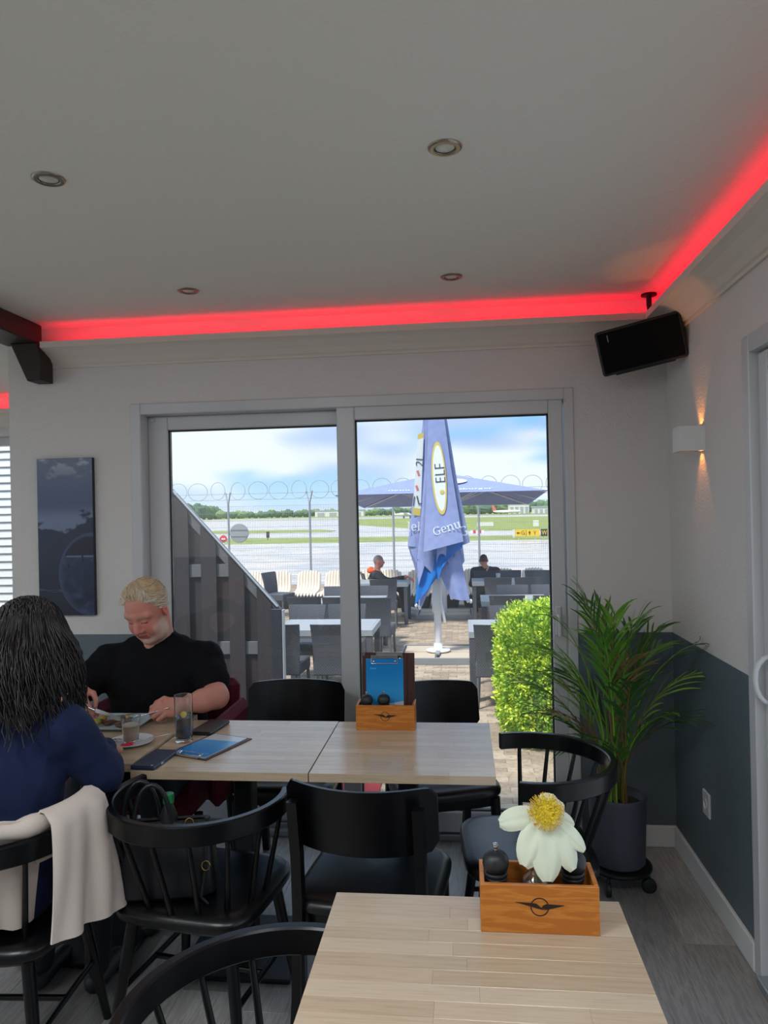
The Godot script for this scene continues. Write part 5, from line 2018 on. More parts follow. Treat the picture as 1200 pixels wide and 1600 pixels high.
	m.tube([Vector3(-6, 3.4, 0), Vector3(-1, 3.0, 0), Vector3(6, 2.9, 0), Vector3(18, 2.9, 0), Vector3(24, 2.9, 0), Vector3(26.5, 2.6, 0)], [0.4, 1.5, 1.9, 1.9, 1.7, 0.3], 14)
	obj("fuselage", m, wht, s)
	m = MB.new()
	m.extrude(PackedVector2Array([Vector2(-6.5, 3.8), Vector2(-1.5, 4.4), Vector2(-4.8, 10.5), Vector2(-7.2, 10.5)]), 0.4, Transform3D())
	obj("tail_fin", m, mat("tail_orange", rgb(226, 122, 84), 0.5), s)
	m = MB.new()
	m.extrude(PackedVector2Array([Vector2(8, 0), Vector2(13, 0), Vector2(6.5, 14), Vector2(4.5, 14)]), 0.4, Transform3D(Basis(Vector3.RIGHT, PI / 2), Vector3(0, 2.2, 0)))
	obj("wing", m, wht, s)
	m = MB.new()
	for x in [3.0, 22.0]:
		m.span(Vector3(x - 0.3, 0.0, -0.8), Vector3(x + 0.3, 1.4, 0.8))
	obj("landing_gear", m, blk, s)
	# small aeroplane
	s = thing("light_aeroplane", "small white aeroplane far out on the field", "aeroplane", Vector3(-24.0, GROUND, -300.0), 0.3)
	m = MB.new()
	m.tube([Vector3(-4, 1.6, 0), Vector3(-1, 1.5, 0), Vector3(2, 1.5, 0), Vector3(3.6, 1.3, 0)], [0.2, 0.75, 0.75, 0.25], 10)
	obj("fuselage", m, wht, s)
	m = MB.new()
	m.span(Vector3(0.0, 2.1, -6), Vector3(1.5, 2.3, 6))
	m.extrude(PackedVector2Array([Vector2(-4.4, 1.6), Vector2(-3.0, 1.7), Vector2(-3.8, 3.4), Vector2(-4.5, 3.4)]), 0.15, Transform3D())
	obj("wing", m, wht, s)
	m = MB.new()
	for x in [0.3, 3.0]:
		m.span(Vector3(x - 0.15, 0.0, -0.8), Vector3(x + 0.15, 0.9, 0.8))
	obj("landing_gear", m, blk, s)
	# far buildings
	var roof := mat("hangar_roof", rgb(170, 176, 186), 0.6)
	for q in [[44.0, -585.0, 15.0, 7.5, "white hangar with a flat grey roof behind the airliner"], [60.0, -560.0, 15.0, 4.4, "long low white hall at the edge of the airfield"], [96.0, -570.0, 21.0, 6.2, "tall white hall beside the long low hall"], [-150.0, -900.0, 60.0, 7.0, "white hall far beyond the grass before the trees"]]:
		s = thing("airport_hall", q[4], "building", Vector3(q[0], GROUND, q[1]))
		obj("wall", bx(Vector3(-q[2] / 2, 0, -8), Vector3(q[2] / 2, q[3], 8)), wht, s)
		obj("roof", bx(Vector3(-q[2] / 2 - 0.5, q[3], -8.5), Vector3(q[2] / 2 + 0.5, q[3] + 1.0, 8.5)), roof, s)
		for k in 4:
			obj("door", bx(Vector3(-q[2] / 2 + q[2] * (k + 0.2) / 4, 0, 8), Vector3(-q[2] / 2 + q[2] * (k + 0.8) / 4, q[3] * 0.7, 8.2)), roof, s)
	# trees along the horizon
	var nz := FastNoiseLite.new()
	nz.frequency = 1.1
	nz.fractal_octaves = 4
	var var_mesh := []
	for k in 4:
		m = MB.new()
		var rows := []
		for i in 13:
			var a := PI * i / 12 - PI / 2
			var row := PackedVector3Array()
			for j in 18:
				var b := TAU * j / 18
				var d := Vector3(cos(a) * cos(b), sin(a), cos(a) * sin(b))
				row.append(Vector3(0, 0.56, 0) + d * Vector3(0.5, 0.46, 0.5) * (1.0 + 0.5 * nz.get_noise_3dv(d * 1.4 + Vector3(k * 7.3, 0, 0))))
			rows.append(row)
		m.grid(rows, true)
		m.tube([Vector3(0, 0, 0), Vector3(0, 0.3, 0)], 0.04, 6)
		var_mesh.append(m.mesh())
	var greens := [mat("tree_green", rgb(104, 134, 96), 0.9, 0, 0.1), mat("tree_green_light", rgb(126, 152, 104), 0.9, 0, 0.1), mat("tree_green_dark", rgb(92, 120, 98), 0.9, 0, 0.1)]
	var r := RandomNumberGenerator.new()
	r.seed = 31
	var stood := []
	for k in 96:
		# from the far left round to the far right: nearer woods at both sides, far ones in the middle
		var u := k / 95.0
		var ang := lerpf(-0.50, 0.20, u)
		var mid := smoothstep(-0.36, -0.30, ang) * smoothstep(0.0, -0.12, ang)
		var dist := lerpf(640.0, 950.0, mid)
		if ang < -0.36:
			dist = lerpf(520.0, 640.0, (ang + 0.5) / 0.14)
		dist += (k % 4) * 26.0
		var spot := Vector2(sin(ang), cos(ang)) * dist
		while stood.any(func(q): return absf(q.x - spot.x) < 18.0 and absf(q.y - spot.y) < 15.0):
			dist += 8.0
			spot = Vector2(sin(ang), cos(ang)) * dist
		stood.append(spot)
		var h := r.randf_range(8.0, 12.5) * lerpf(1.0, 0.85, mid)
		if ang < -0.33:
			h *= 1.25
		var o := MeshInstance3D.new()
		o.name = numbered("tree")
		o.mesh = var_mesh[k % 4]
		o.material_override = greens[r.randi_range(0, 2)]
		add_child(o)
		o.position = Vector3(sin(ang) * dist, GROUND - 0.3, -cos(ang) * dist)
		o.scale = Vector3(r.randf_range(12.0, 14.0), h, h * 0.9)
		o.rotation.y = r.randf_range(-0.2, 0.2) + PI * (k % 2)
		tag(o, "broad green tree in the wood along the far edge of the airfield", "tree", "trees along the horizon")

func mesh_fence() -> void:
	var steel := mat("fence_steel", rgb(150, 158, 166), 0.5, 0.2)
	var o := thing("mesh_fence", "tall steel mesh fence with a coil of razor wire along the airfield", "fence", Vector3(0, GROUND, -20.5))
	var px := []
	for k in 8:
		px.append(-11.4 + k * 2.37)
	for k in px.size():
		var m := MB.new()
		m.tube([Vector3(px[k], 0, 0), Vector3(px[k], 2.32, 0)], 0.032, 8)
		obj("post", m, steel, o)
		m = MB.new()
		for s in [-1.0, 1.0]:
			m.tube([Vector3(px[k], 2.28, 0), Vector3(px[k] + s * 0.12, 2.66, s * 0.16)], 0.02, 6)
		obj("post_arm", m, steel, o)
		if k == px.size() - 1:
			continue
		# mesh panel between two posts
		m = MB.new()
		var x: float = px[k] + 0.05
		while x < px[k + 1] - 0.03:
			m.box(Vector3(x, 1.15, 0), Vector3(0.005, 2.2, 0.005))
			x += 0.05
		for j in 12:
			m.box(Vector3((px[k] + px[k + 1]) / 2, 0.06 + j * 0.2, 0.004), Vector3(2.35, 0.007, 0.007))
		obj("mesh_panel", m, steel, o)
		m = MB.new()
		for lp in 4:
			var pts := []
			var yaw := 0.5 * sin(lp * 2.1 + k)
			for j in 25:
				var a := TAU * j / 24
				pts.append(Vector3(lerpf(px[k], px[k + 1], (lp + 0.5) / 4.0) + cos(a) * 0.27 * cos(yaw), 2.70 + 0.03 * sin(lp * 3.0) + sin(a) * 0.25, cos(a) * 0.27 * sin(yaw)))
			m.tube(pts, 0.007, 5, false)
		obj("razor_coil", m, steel, o)
		m = MB.new()
		for y in [2.45, 2.62]:
			m.tube([Vector3(px[k], y, -0.12), Vector3(px[k + 1], y, -0.12)], 0.006, 5)
		obj("tension_wire", m, steel, o)
	var s := thing("round_sign", "back of a round grey sign fixed to the mesh fence", "sign", Vector3(-6.32, 1.12, -20.4))
	var m := MB.new()
	m.lathe([[0.0, 0.02], [0.26, 0.02], [0.275, 0.01], [0.275, -0.01], [0.0, -0.012]], 28, Transform3D(Basis(Vector3.RIGHT, PI / 2), Vector3.ZERO))
	obj("disc", m, mat("sign_grey", rgb(150, 160, 164), 0.5, 0.2), s)
	m = MB.new()
	for y in [-0.08, 0.1]:
		m.box(Vector3(0, y, 0.03), Vector3(0.5, 0.02, 0.015))
	obj("clamp", m, steel, s)

# ---------------------------------------------------------------- potted palm
func palm() -> void:
	var c := Vector3(0.625, 0.0, -3.19)
	var tr := thing("plant_trolley", "dark round plant trolley on castors under the palm pot", "trolley", c)
	var m := MB.new()
	m.lathe([[0.0, 0.075], [0.125, 0.075], [0.135, 0.08], [0.135, 0.09], [0.125, 0.095], [0.0, 0.095]], 32)
	obj("disc", m, M.black_steel, tr)
	for k in 4:
		var a := TAU * k / 4 + 0.55
		var p := Vector3(cos(a) * 0.125, 0, sin(a) * 0.125)
		m = MB.new()
		m.lathe([[0.0, 0.011], [0.022, 0.011], [0.03, 0.008], [0.03, -0.008], [0.022, -0.011], [0.0, -0.011]], 20, Transform3D(Basis(Vector3.UP, -a + 0.6) * Basis(Vector3.RIGHT, PI / 2), p + Vector3(0, 0.03, 0)))
		obj("castor_wheel", m, M.black_plastic, tr)
		m = MB.new()
		m.tube([p * 0.8 + Vector3(0, 0.08, 0), p + Vector3(0, 0.06, 0), p + Vector3(0, 0.03, 0)], 0.008, 6)
		obj("castor_fork", m, M.black_steel, tr)
	var pot := thing("plant_pot", "dark grey cylindrical plant pot with the palm in it", "plant pot", c + Vector3(0, 0.095, 0))
	m = MB.new()
	m.lathe([[0.0, 0.0], [0.098, 0.0], [0.108, 0.01], [0.118, 0.27], [0.12, 0.285], [0.116, 0.29], [0.11, 0.285], [0.107, 0.24], [0.0, 0.24]], 40)
	obj("pot", m, mat("pot_grey", rgb(66, 68, 78), 0.6), pot)
	m = MB.new()
	m.lathe([[0.107, 0.245], [0.06, 0.258], [0.0, 0.262]], 24)
	obj("soil", m, mat("soil", rgb(44, 32, 26), 0.95), pot)
	var o := thing("areca_palm", "bushy green areca palm with thin arching fronds in the room corner", "palm", c + Vector3(0, 0.35, 0))
	var gl := [mat("frond_green", rgb(70, 122, 36), 0.5), mat("frond_green_dark", rgb(46, 92, 32), 0.5), mat("frond_green_light", rgb(110, 158, 48), 0.5), mat("frond_dry", rgb(146, 122, 72), 0.7)]
	for g in gl:
		g.backlight_enabled = true
		g.backlight = g.albedo_color.srgb_to_linear() * 0.6
	var canem := mat("palm_cane", rgb(120, 96, 52), 0.6)
	var r := RandomNumberGenerator.new()
	r.seed = 77
	var lim := func(p: Vector3) -> Vector3:
		# leaves press against the walls, they do not pass through
		var w: Vector3 = p + o.position
		w.x = minf(w.x, XR - 0.012)
		w.z = maxf(w.z, ZF + 0.012)
		return w - o.position
	# azimuth (0 = right, 90 = towards the room, 180 = left), height, reach
	var fr := [[185, 0.86, 0.22], [160, 0.95, 0.14], [205, 0.72, 0.30], [178, 0.55, 0.32], [190, 0.40, 0.30], [150, 0.62, 0.30], [120, 0.80, 0.18], [100, 0.62, 0.26], [75, 0.70, 0.22], [45, 0.82, 0.20], [20, 0.74, 0.30], [5, 0.60, 0.30], [340, 0.70, 0.26], [300, 0.78, 0.20], [260, 0.82, 0.16], [230, 0.90, 0.16], [215, 0.55, 0.28], [140, 0.45, 0.32], [60, 0.48, 0.30], [25, 0.42, 0.28], [170, 0.70, 0.26], [130, 0.36, 0.28], [195, 0.96, 0.10], [90, 0.88, 0.08], [10, 0.86, 0.14], [155, 0.30, 0.30]]
	for k in fr.size():
		var q: Array = fr[k]
		var az := deg_to_rad(q[0] + r.randf_range(-8, 8))
		var out := Vector3(cos(az), 0, sin(az))
		var base := Vector3(r.randf_range(-0.05, 0.05), 0.0, r.randf_range(-0.05, 0.05)) + out * 0.02
		var pts := []
		var n := 14
		for i in n:
			var s := i / (n - 1.0)
			var rise: float = q[1] * (s * 1.18 - 0.26 * pow(s, 3.2))
			pts.append(lim.call(base + out * (q[2] * pow(s, 2.1)) + Vector3(0, rise, 0)))
		var gm: Material = gl[k % 3] if k % 9 != 8 else gl[3]
		var fro := Node3D.new()
		fro.name = "frond"
		o.add_child(fro, true)
		m = MB.new()
		var rad := []
		for i in n:
			rad.append(lerpf(0.0052, 0.0012, i / (n - 1.0)))
		m.tube(pts, rad, 6)
		obj("stalk", m, canem if k % 2 else gl[2], fro)
		m = MB.new()
		var nl := 10
		for j in nl:
			for sd in [-1.0, 1.0]:
				var s := lerpf(0.42, 1.0, (j + (0.25 if sd > 0 else 0.0)) / nl)
				var f := s * (n - 1)
				var i0 := mini(int(f), n - 2)
				var p: Vector3 = pts[i0].lerp(pts[i0 + 1], f - i0)
				var tan: Vector3 = (pts[i0 + 1] - pts[i0]).normalized()
				var side: Vector3 = tan.cross(Vector3.UP.lerp(out, 0.3)).normalized() * sd
				var ln := 0.25 * (1.0 - 0.55 * absf(s - 0.68) / 0.32) * r.randf_range(0.8, 1.15)
				var dirv: Vector3 = (tan * 1.0 + side * 0.5 + Vector3(r.randf_range(-0.15, 0.15), r.randf_range(-0.05, 0.25), r.randf_range(-0.15, 0.15))).normalized()
				var rows := []
				var wd := 0.0062 * r.randf_range(0.8, 1.2)
				for a in 6:
					var t := a / 5.0
					var ce: Vector3 = p + dirv * ln * t + Vector3.DOWN * (ln * 0.30 * t * t)
					var ac: Vector3 = (dirv + Vector3.DOWN * 0.6 * t).normalized().cross(side.cross(dirv)).normalized()
					var hw := wd * sin(PI * clampf(0.12 + t * 0.86, 0, 1))
					rows.append(PackedVector3Array([lim.call(ce - ac * hw), lim.call(ce + Vector3(0, -0.0015, 0)), lim.call(ce + ac * hw)]))
				m.grid(rows)
		obj("leaflets", m, gm, fro)

# ---------------------------------------------------------------- implicit surfaces for bodies
func cap(a: Vector3, b: Vector3, ra: float, rb: float, k := 0.03) -> Dictionary:
	return {"t": 0, "a": a, "b": b, "ra": ra, "rb": rb, "k": k, "s": 1.0}

func ell(c: Vector3, r: Vector3, k := 0.03, bs := Basis(), s := 1.0) -> Dictionary:
	return {"t": 1, "c": c, "r": r, "bs": bs, "k": k, "s": s}

func moved(pr: Dictionary, xf: Transform3D) -> Dictionary:
	var d := pr.duplicate()
	if d.t == 0:
		d.a = xf * d.a
		d.b = xf * d.b
	else:
		d.c = xf * d.c
		d.bs = xf.basis * d.bs
	return d

func surf(mb: MB, prims: Array, cell: float, colour: Callable, ripple := 0.0, ripf := 14.0) -> void:
	var lo := Vector3.ONE * 1e9
	var hi := -lo
	for p in prims:
		var e: float = maxf(p.ra, p.rb) if p.t == 0 else maxf(p.r.x, maxf(p.r.y, p.r.z))
		var ex: Vector3 = Vector3.ONE * (e + p.k * 0.3 + cell * 2)
		if p.s > 0:
			if p.t == 0:
				lo = lo.min(p.a - ex).min(p.b - ex); hi = hi.max(p.a + ex).max(p.b + ex)
			else:
				lo = lo.min(p.c - ex); hi = hi.max(p.c + ex)
	var nx := int((hi.x - lo.x) / cell) + 2
	var ny := int((hi.y - lo.y) / cell) + 2
	var nz := int((hi.z - lo.z) / cell) + 2
	var f := PackedFloat32Array()
	f.resize(nx * ny * nz)
	f.fill(1.0)
	for p in prims:
		var k: float = p.k
		var a: Vector3
		var b: Vector3
		var e: float
		if p.t == 0:
			e = maxf(p.ra, p.rb) + k + cell * 2
			a = p.a.min(p.b) - Vector3.ONE * e
			b = p.a.max(p.b) + Vector3.ONE * e
		else:
			e = maxf(p.r.x, maxf(p.r.y, p.r.z)) + k + cell * 2
			a = p.c - Vector3.ONE * e
			b = p.c + Vector3.ONE * e
		var i0 := maxi(0, int((a.x - lo.x) / cell))
		var i1 := mini(nx - 1, int((b.x - lo.x) / cell) + 1)
		var j0 := maxi(0, int((a.y - lo.y) / cell))
		var j1 := mini(ny - 1, int((b.y - lo.y) / cell) + 1)
		var k0 := maxi(0, int((a.z - lo.z) / cell))
		var k1 := mini(nz - 1, int((b.z - lo.z) / cell) + 1)
		var isc: bool = p.t == 0
		var pa: Vector3 = p.a if isc else p.c
		var ba: Vector3 = p.b - p.a if isc else Vector3.ZERO
		var bb := maxf(ba.length_squared(), 1e-9)
		var ra: float = p.ra if isc else 0.0
		var dr: float = p.rb - p.ra if isc else 0.0
		var inv: Basis = Basis() if isc else p.bs.transposed()
		var ir: Vector3 = Vector3.ONE if isc else Vector3.ONE / p.r
		var sub: bool = p.s < 0
		for kk in range(k0, k1 + 1):
			for jj in range(j0, j1 + 1):
				var row := (kk * ny + jj) * nx
				var q := Vector3(lo.x + i0 * cell, lo.y + jj * cell, lo.z + kk * cell) - pa
				for ii in range(i0, i1 + 1):
					var d: float
					if isc:
						var h := clampf(q.dot(ba) / bb, 0.0, 1.0)
						d = (q - ba * h).length() - ra - dr * h
					else:
						var l := (inv * q) * ir
						var l0 := l.length()
						d = l0 * (l0 - 1.0) / maxf((l * ir).length(), 1e-6)
					q.x += cell
					var g := f[row + ii]
					if sub:
						var hs := maxf(k - absf(g + d), 0.0) / k
						f[row + ii] = maxf(g, -d) + hs * hs * k * 0.25
					else:
						var hh := maxf(k - absf(g - d), 0.0) / k
						f[row + ii] = minf(g, d) - hh * hh * k * 0.25
	# surface nets
	var id := PackedInt32Array()
	id.resize(nx * ny * nz)
	id.fill(-1)
	var offs := [0, 1, nx, nx + 1, nx * ny, nx * ny + 1, nx * ny + nx, nx * ny + nx + 1]
	var cor := [Vector3(0, 0, 0), Vector3(1, 0, 0), Vector3(0, 1, 0), Vector3(1, 1, 0), Vector3(0, 0, 1), Vector3(1, 0, 1), Vector3(0, 1, 1), Vector3(1, 1, 1)]
	var edg := [[0, 1], [2, 3], [4, 5], [6, 7], [0, 2], [1, 3], [4, 6], [5, 7], [0, 4], [1, 5], [2, 6], [3, 7]]
	var vs := PackedVector3Array()
	var far := cell * 4.0
	for kk in nz - 1:
		for jj in ny - 1:
			var at := (kk * ny + jj) * nx
			for ii in nx - 1:
				var v0 := f[at + ii]
				if v0 > far or v0 < -far:
					continue
				var neg := 0
				for o in offs:
					if f[at + ii + o] < 0.0:
						neg += 1
				if neg == 0 or neg == 8:
					continue
				var s := Vector3.ZERO
				var n := 0
				for e in edg:
					var a := f[at + ii + offs[e[0]]]
					var b := f[at + ii + offs[e[1]]]
					if (a < 0.0) != (b < 0.0):
						s += cor[e[0]].lerp(cor[e[1]], a / (a - b))
						n += 1
				id[at + ii] = vs.size()
				vs.append(lo + (Vector3(ii, jj, kk) + s / n) * cell)
	var ns := PackedVector3Array()
	ns.resize(vs.size())
	var quads := PackedInt32Array()
	var sx := 1
	var sy := nx
	var sz := nx * ny
	for kk in range(1, nz - 1):
		for jj in range(1, ny - 1):
			var at := (kk * ny + jj) * nx
			for ii in range(1, nx - 1):
				var c := at + ii
				var v := f[c]
				if v > far or v < -far:
					continue
				for ax in 3:
					var st: int = [sx, sy, sz][ax]
					var w := f[c + st]
					if (v < 0.0) == (w < 0.0):
						continue
					var u1: int = [sy, sz, sx][ax]
					var u2: int = [sz, sx, sy][ax]
					var qa := id[c - u1 - u2]
					var qb := id[c - u2]
					var qc := id[c]
					var qd := id[c - u1]
					if qa < 0 or qb < 0 or qc < 0 or qd < 0:
						continue
					if v < 0.0:
						quads.append_array(PackedInt32Array([qa, qb, qc, qd]))
					else:
						quads.append_array(PackedInt32Array([qa, qd, qc, qb]))
	for t in range(0, quads.size(), 4):
		var nn := (vs[quads[t + 2]] - vs[quads[t]]).cross(vs[quads[t + 3]] - vs[quads[t + 1]])
		for e in 4:
			ns[quads[t + e]] += nn
	var nzz := FastNoiseLite.new()
	nzz.frequency = 1.0
	nzz.fractal_octaves = 3
	var b0 := mb.v.size()
	for i in vs.size():
		var nn := ns[i].normalized()
		var p := vs[i]
		if ripple > 0.0:
			p += nn * ripple * nzz.get_noise_3d(p.x * ripf, p.y * ripf * 0.6, p.z * ripf)
		mb.col = colour.call(p)
		mb.vert(p, nn)
	for t in range(0, quads.size(), 4):
		for e in [0, 2, 1, 0, 3, 2]:
			mb.ix.append(b0 + quads[t + e])
	mb.col = Color.WHITE
	if ripple > 0.0:
		# normals again after the folds
		var acc := PackedVector3Array()
		acc.resize(vs.size())
		for t in range(0, quads.size(), 4):
			var nn := (mb.v[b0 + quads[t + 2]] - mb.v[b0 + quads[t]]).cross(mb.v[b0 + quads[t + 3]] - mb.v[b0 + quads[t + 1]])
			for e in 4:
				acc[quads[t + e]] += nn
		for i in vs.size():
			mb.n[b0 + i] = acc[i].normalized()

func lin(r: float, g: float, b: float) -> Color:
	return rgb(r, g, b).srgb_to_linear()

# a gripping hand: local +z along the palm to the knuckles, -y the palm side, thumb at +x * side
func hand_prims(xf: Transform3D, side: float, curl: Array, thumb := 0.5, spread := 1.0) -> Array:
	var out := []
	out.append(ell(Vector3(0, 0, 0.0), Vector3(0.039, 0.0165, 0.046), 0.012))
	out.append(cap(Vector3(0, 0, -0.07), Vector3(0, 0, -0.03), 0.027, 0.025, 0.025))
	out.append(ell(Vector3(0.022 * side, -0.008, -0.012), Vector3(0.018, 0.015, 0.028), 0.012))
	var xs := [0.028, 0.0095, -0.0095, -0.028]
	var ln := [[0.043, 0.026, 0.021], [0.048, 0.03, 0.022], [0.045, 0.028, 0.021], [0.036, 0.022, 0.018]]
	for i in 4:
		var p := Vector3(xs[i] * side, 0.002, 0.032 + (0.006 if i == 1 or i == 2 else 0.0))
		var ang := 0.0
		var r0: float = [0.0098, 0.0102, 0.0098, 0.0088][i]
		for s in 3:
			ang += curl[s] * (1.0 + 0.08 * (i - 1.5))
			var q: Vector3 = p + Vector3(side * xs[i] * 0.12 * spread * cos(ang), -sin(ang), cos(ang)).normalized() * ln[i][s]
			out.append(cap(p, q, r0 - s * 0.0007, r0 - (s + 1) * 0.0007, 0.004))
			p = q
	var t0 := Vector3(0.026 * side, -0.008, -0.02)
	var t1 := t0 + Vector3(side * 0.024, -0.012, 0.026)
	var t2 := t1 + Vector3(side * (0.012 - 0.02 * thumb), -0.014 * (0.5 + thumb), 0.026)
	var t3 := t2 + Vector3(side * (-0.006 - 0.012 * thumb), -0.008 * (0.5 + thumb), 0.02)
	out.append(cap(t0, t1, 0.0135, 0.0115, 0.01))
	out.append(cap(t1, t2, 0.0112, 0.0105, 0.004))
	out.append(cap(t2, t3, 0.0104, 0.0085, 0.004))
	var res := []
	for p in out:
		res.append(moved(p, xf))
	return res

func frame_of(fwd: Vector3, up: Vector3) -> Basis:
	var z := fwd.normalized()
	var x := up.cross(z).normalized()
	return Basis(x, z.cross(x).normalized(), z)

func people_inside() -> void:
	the_man()
	the_woman()

func the_man() -> void:
	var o := thing("person", "man in a black t-shirt with short fair hair bent over his dinner plate", "person", Vector3.ZERO)
	var skin := func(_p: Vector3) -> Color: return lin(196, 134, 116)
	var skm := mat("skin", Color.WHITE, 0.5, 0, 0.4)
	skm.vertex_color_use_as_albedo = true
	skm.subsurf_scatter_enabled = true
	skm.subsurf_scatter_strength = 0.12
	var hb := frame_of(Vector3(-0.14, -0.50, 0.85), Vector3.UP)
	hb = Basis(hb.z, 0.06) * hb
	var hx := Transform3D(hb, Vector3(-1.372, 1.185, -3.07))
	var inv := hx.affine_inverse()
	var body := MB.new()
	# head
	var pr := [
		ell(Vector3(0, 0.032, -0.012), Vector3(0.079, 0.096, 0.100), 0.03),
		ell(Vector3(0, -0.035, 0.022), Vector3(0.069, 0.092, 0.070), 0.03),
		cap(Vector3(-0.034, -0.095, 0.030), Vector3(0.034, -0.095, 0.030), 0.036, 0.036, 0.03),
		ell(Vector3(0, -0.112, 0.060), Vector3(0.030, 0.024, 0.024), 0.02),
		ell(Vector3(0.040, -0.048, 0.055), Vector3(0.030, 0.034, 0.028), 0.02),
		ell(Vector3(-0.040, -0.048, 0.055), Vector3(0.030, 0.034, 0.028), 0.02),
		cap(Vector3(-0.050, 0.020, 0.066), Vector3(0.0, 0.024, 0.080), 0.014, 0.013, 0.014),
		cap(Vector3(0.050, 0.020, 0.066), Vector3(0.0, 0.024, 0.080), 0.014, 0.013, 0.014),
		ell(Vector3(0.033, 0.0, 0.098), Vector3(0.019, 0.013, 0.016), 0.012, Basis(), -1.0),
		ell(Vector3(-0.033, 0.0, 0.098), Vector3(0.019, 0.013, 0.016), 0.012, Basis(), -1.0),
		ell(Vector3(0.033, -0.002, 0.072), Vector3(0.016, 0.0125, 0.013), 0.005),
		ell(Vector3(-0.033, -0.002, 0.072), Vector3(0.016, 0.0125, 0.013), 0.005),
		cap(Vector3(0, 0.008, 0.086), Vector3(0, -0.036, 0.106), 0.0095, 0.0145, 0.012),
		ell(Vector3(0.0135, -0.042, 0.095), Vector3(0.011, 0.0095, 0.011), 0.006),
		ell(Vector3(-0.0135, -0.042, 0.095), Vector3(0.011, 0.0095, 0.011), 0.006),
		cap(Vector3(-0.025, -0.0715, 0.080), Vector3(0.0, -0.069, 0.088), 0.007, 0.008, 0.006),
		cap(Vector3(0.025, -0.0715, 0.080), Vector3(0.0, -0.069, 0.088), 0.007, 0.008, 0.006),
		cap(Vector3(-0.020, -0.082, 0.080), Vector3(0.020, -0.082, 0.080), 0.008, 0.008, 0.006),
		cap(Vector3(-0.026, -0.0762, 0.091), Vector3(0.026, -0.0762, 0.091), 0.0032, 0.0032, 0.003)]
	pr[-1].s = -1.0
	for s in [-1.0, 1.0]:
		pr.append(ell(Vector3(s * 0.083, -0.008, -0.012), Vector3(0.010, 0.033, 0.020), 0.008, Basis(Vector3.UP, s * 0.35) * Basis(Vector3.RIGHT, -0.15)))
		pr.append(ell(Vector3(s * 0.094, -0.006, -0.008), Vector3(0.007, 0.018, 0.010), 0.004, Basis(Vector3.UP, s * 0.35), -1.0))
	var pw := []
	for p in pr:
		pw.append(moved(p, hx))
	pw.append(cap(hx * Vector3(0, -0.05, -0.035), Vector3(-1.365, 1.03, -3.175), 0.064, 0.072, 0.03))
	var face := func(w: Vector3) -> Color:
		var p: Vector3 = inv * w
		var c := lin(198, 132, 116)
		# ruddy cheeks and nose, pale stubble on the jaw, fair brows, darker lips
		var ru := clampf(1.0 - Vector3(absf(p.x) - 0.04, p.y + 0.035, p.z - 0.075).length() / 0.035, 0, 1)
		ru = maxf(ru, clampf(1.0 - Vector3(p.x, p.y + 0.035, p.z - 0.105).length() / 0.03, 0, 1))
		c = c.lerp(lin(196, 104, 94), ru * 0.7)
		if absf(p.x) > 0.077:
			c = lin(206, 112, 98)
		var st := smoothstep(-0.055, -0.075, p.y + 0.03 * clampf((p.z - 0.05) / 0.05, 0, 1)) * smoothstep(-0.03, 0.0, p.z)
		st = maxf(st, smoothstep(0.052, 0.066, absf(p.x)) * smoothstep(-0.02, -0.045, p.y) * smoothstep(-0.02, 0.01, p.z))
		c = c.lerp(lin(214, 190, 174), st * 0.62)
		if absf(p.y + 0.0765) < 0.011 and absf(p.x) < 0.027 and p.z > 0.074:
			c = lin(172, 92, 82)
		if absf(p.y - 0.021 - 0.004 * sin(absf(p.x) * 60)) < 0.0065 and absf(p.x) > 0.012 and absf(p.x) < 0.055 and p.z > 0.06:
			c = lin(176, 138, 108)
		if absf(p.y + 0.008) < 0.002 and absf(absf(p.x) - 0.033) < 0.015 and p.z > 0.07:
			c = lin(110, 62, 54)
		return c
	surf(body, pw, 0.0038, face)
	# forearms and hands; the torso sits inside the shirt
	var el_r := Vector3(-1.045, 0.825, -3.01)
	var wr_r := Vector3(-1.142, 0.822, -2.855)
	var el_l := Vector3(-1.70, 0.815, -3.02)
	var wr_l := Vector3(-1.590, 0.872, -2.875)
	var sh_r := Vector3(-1.150, 0.945, -3.17)
	var sh_l := Vector3(-1.590, 0.935, -3.17)
	var arms := [cap(sh_r, el_r, 0.056, 0.046, 0.03), cap(el_r, el_r.lerp(wr_r, 0.4), 0.047, 0.043, 0.03), cap(el_r.lerp(wr_r, 0.4), wr_r, 0.043, 0.029, 0.03),
		cap(sh_l, el_l, 0.056, 0.046, 0.03), cap(el_l, el_l.lerp(wr_l, 0.4), 0.047, 0.043, 0.03), cap(el_l.lerp(wr_l, 0.4), wr_l, 0.043, 0.029, 0.03),
		cap(Vector3(-1.37, 0.60, -3.2), Vector3(-1.37, 0.95, -3.2), 0.12, 0.11, 0.05), cap(Vector3(-1.365, 0.9, -3.19), Vector3(-1.365, 1.04, -3.17), 0.08, 0.07, 0.05)]
	surf(body, arms, 0.010, skin)
	# his left hand with the fork: back of the hand to the viewer's right, fingers closing
	var h1 := Transform3D(frame_of(Vector3(-0.62, 0.0, 0.60), Vector3(0.45, 0.55, 0.6)), Vector3(-1.172, 0.826, -2.825))
	surf(body, hand_prims(h1, -1.0, [1.05, 1.0, 0.6], 0.8), 0.0032, skin)
	var h2 := Transform3D(frame_of(Vector3(0.40, -0.50, 0.62), Vector3(-0.3, 0.6, 0.75)), Vector3(-1.562, 0.862, -2.845))
	surf(body, hand_prims(h2, 1.0, [0.55, 0.75, 0.5], 0.7), 0.0032, skin)
	obj("body", body, skm, o)
	# shirt
	var sm := mat("black_cotton", rgb(17, 17, 19), 0.9, 0, 0.25)
	var sh := MB.new()
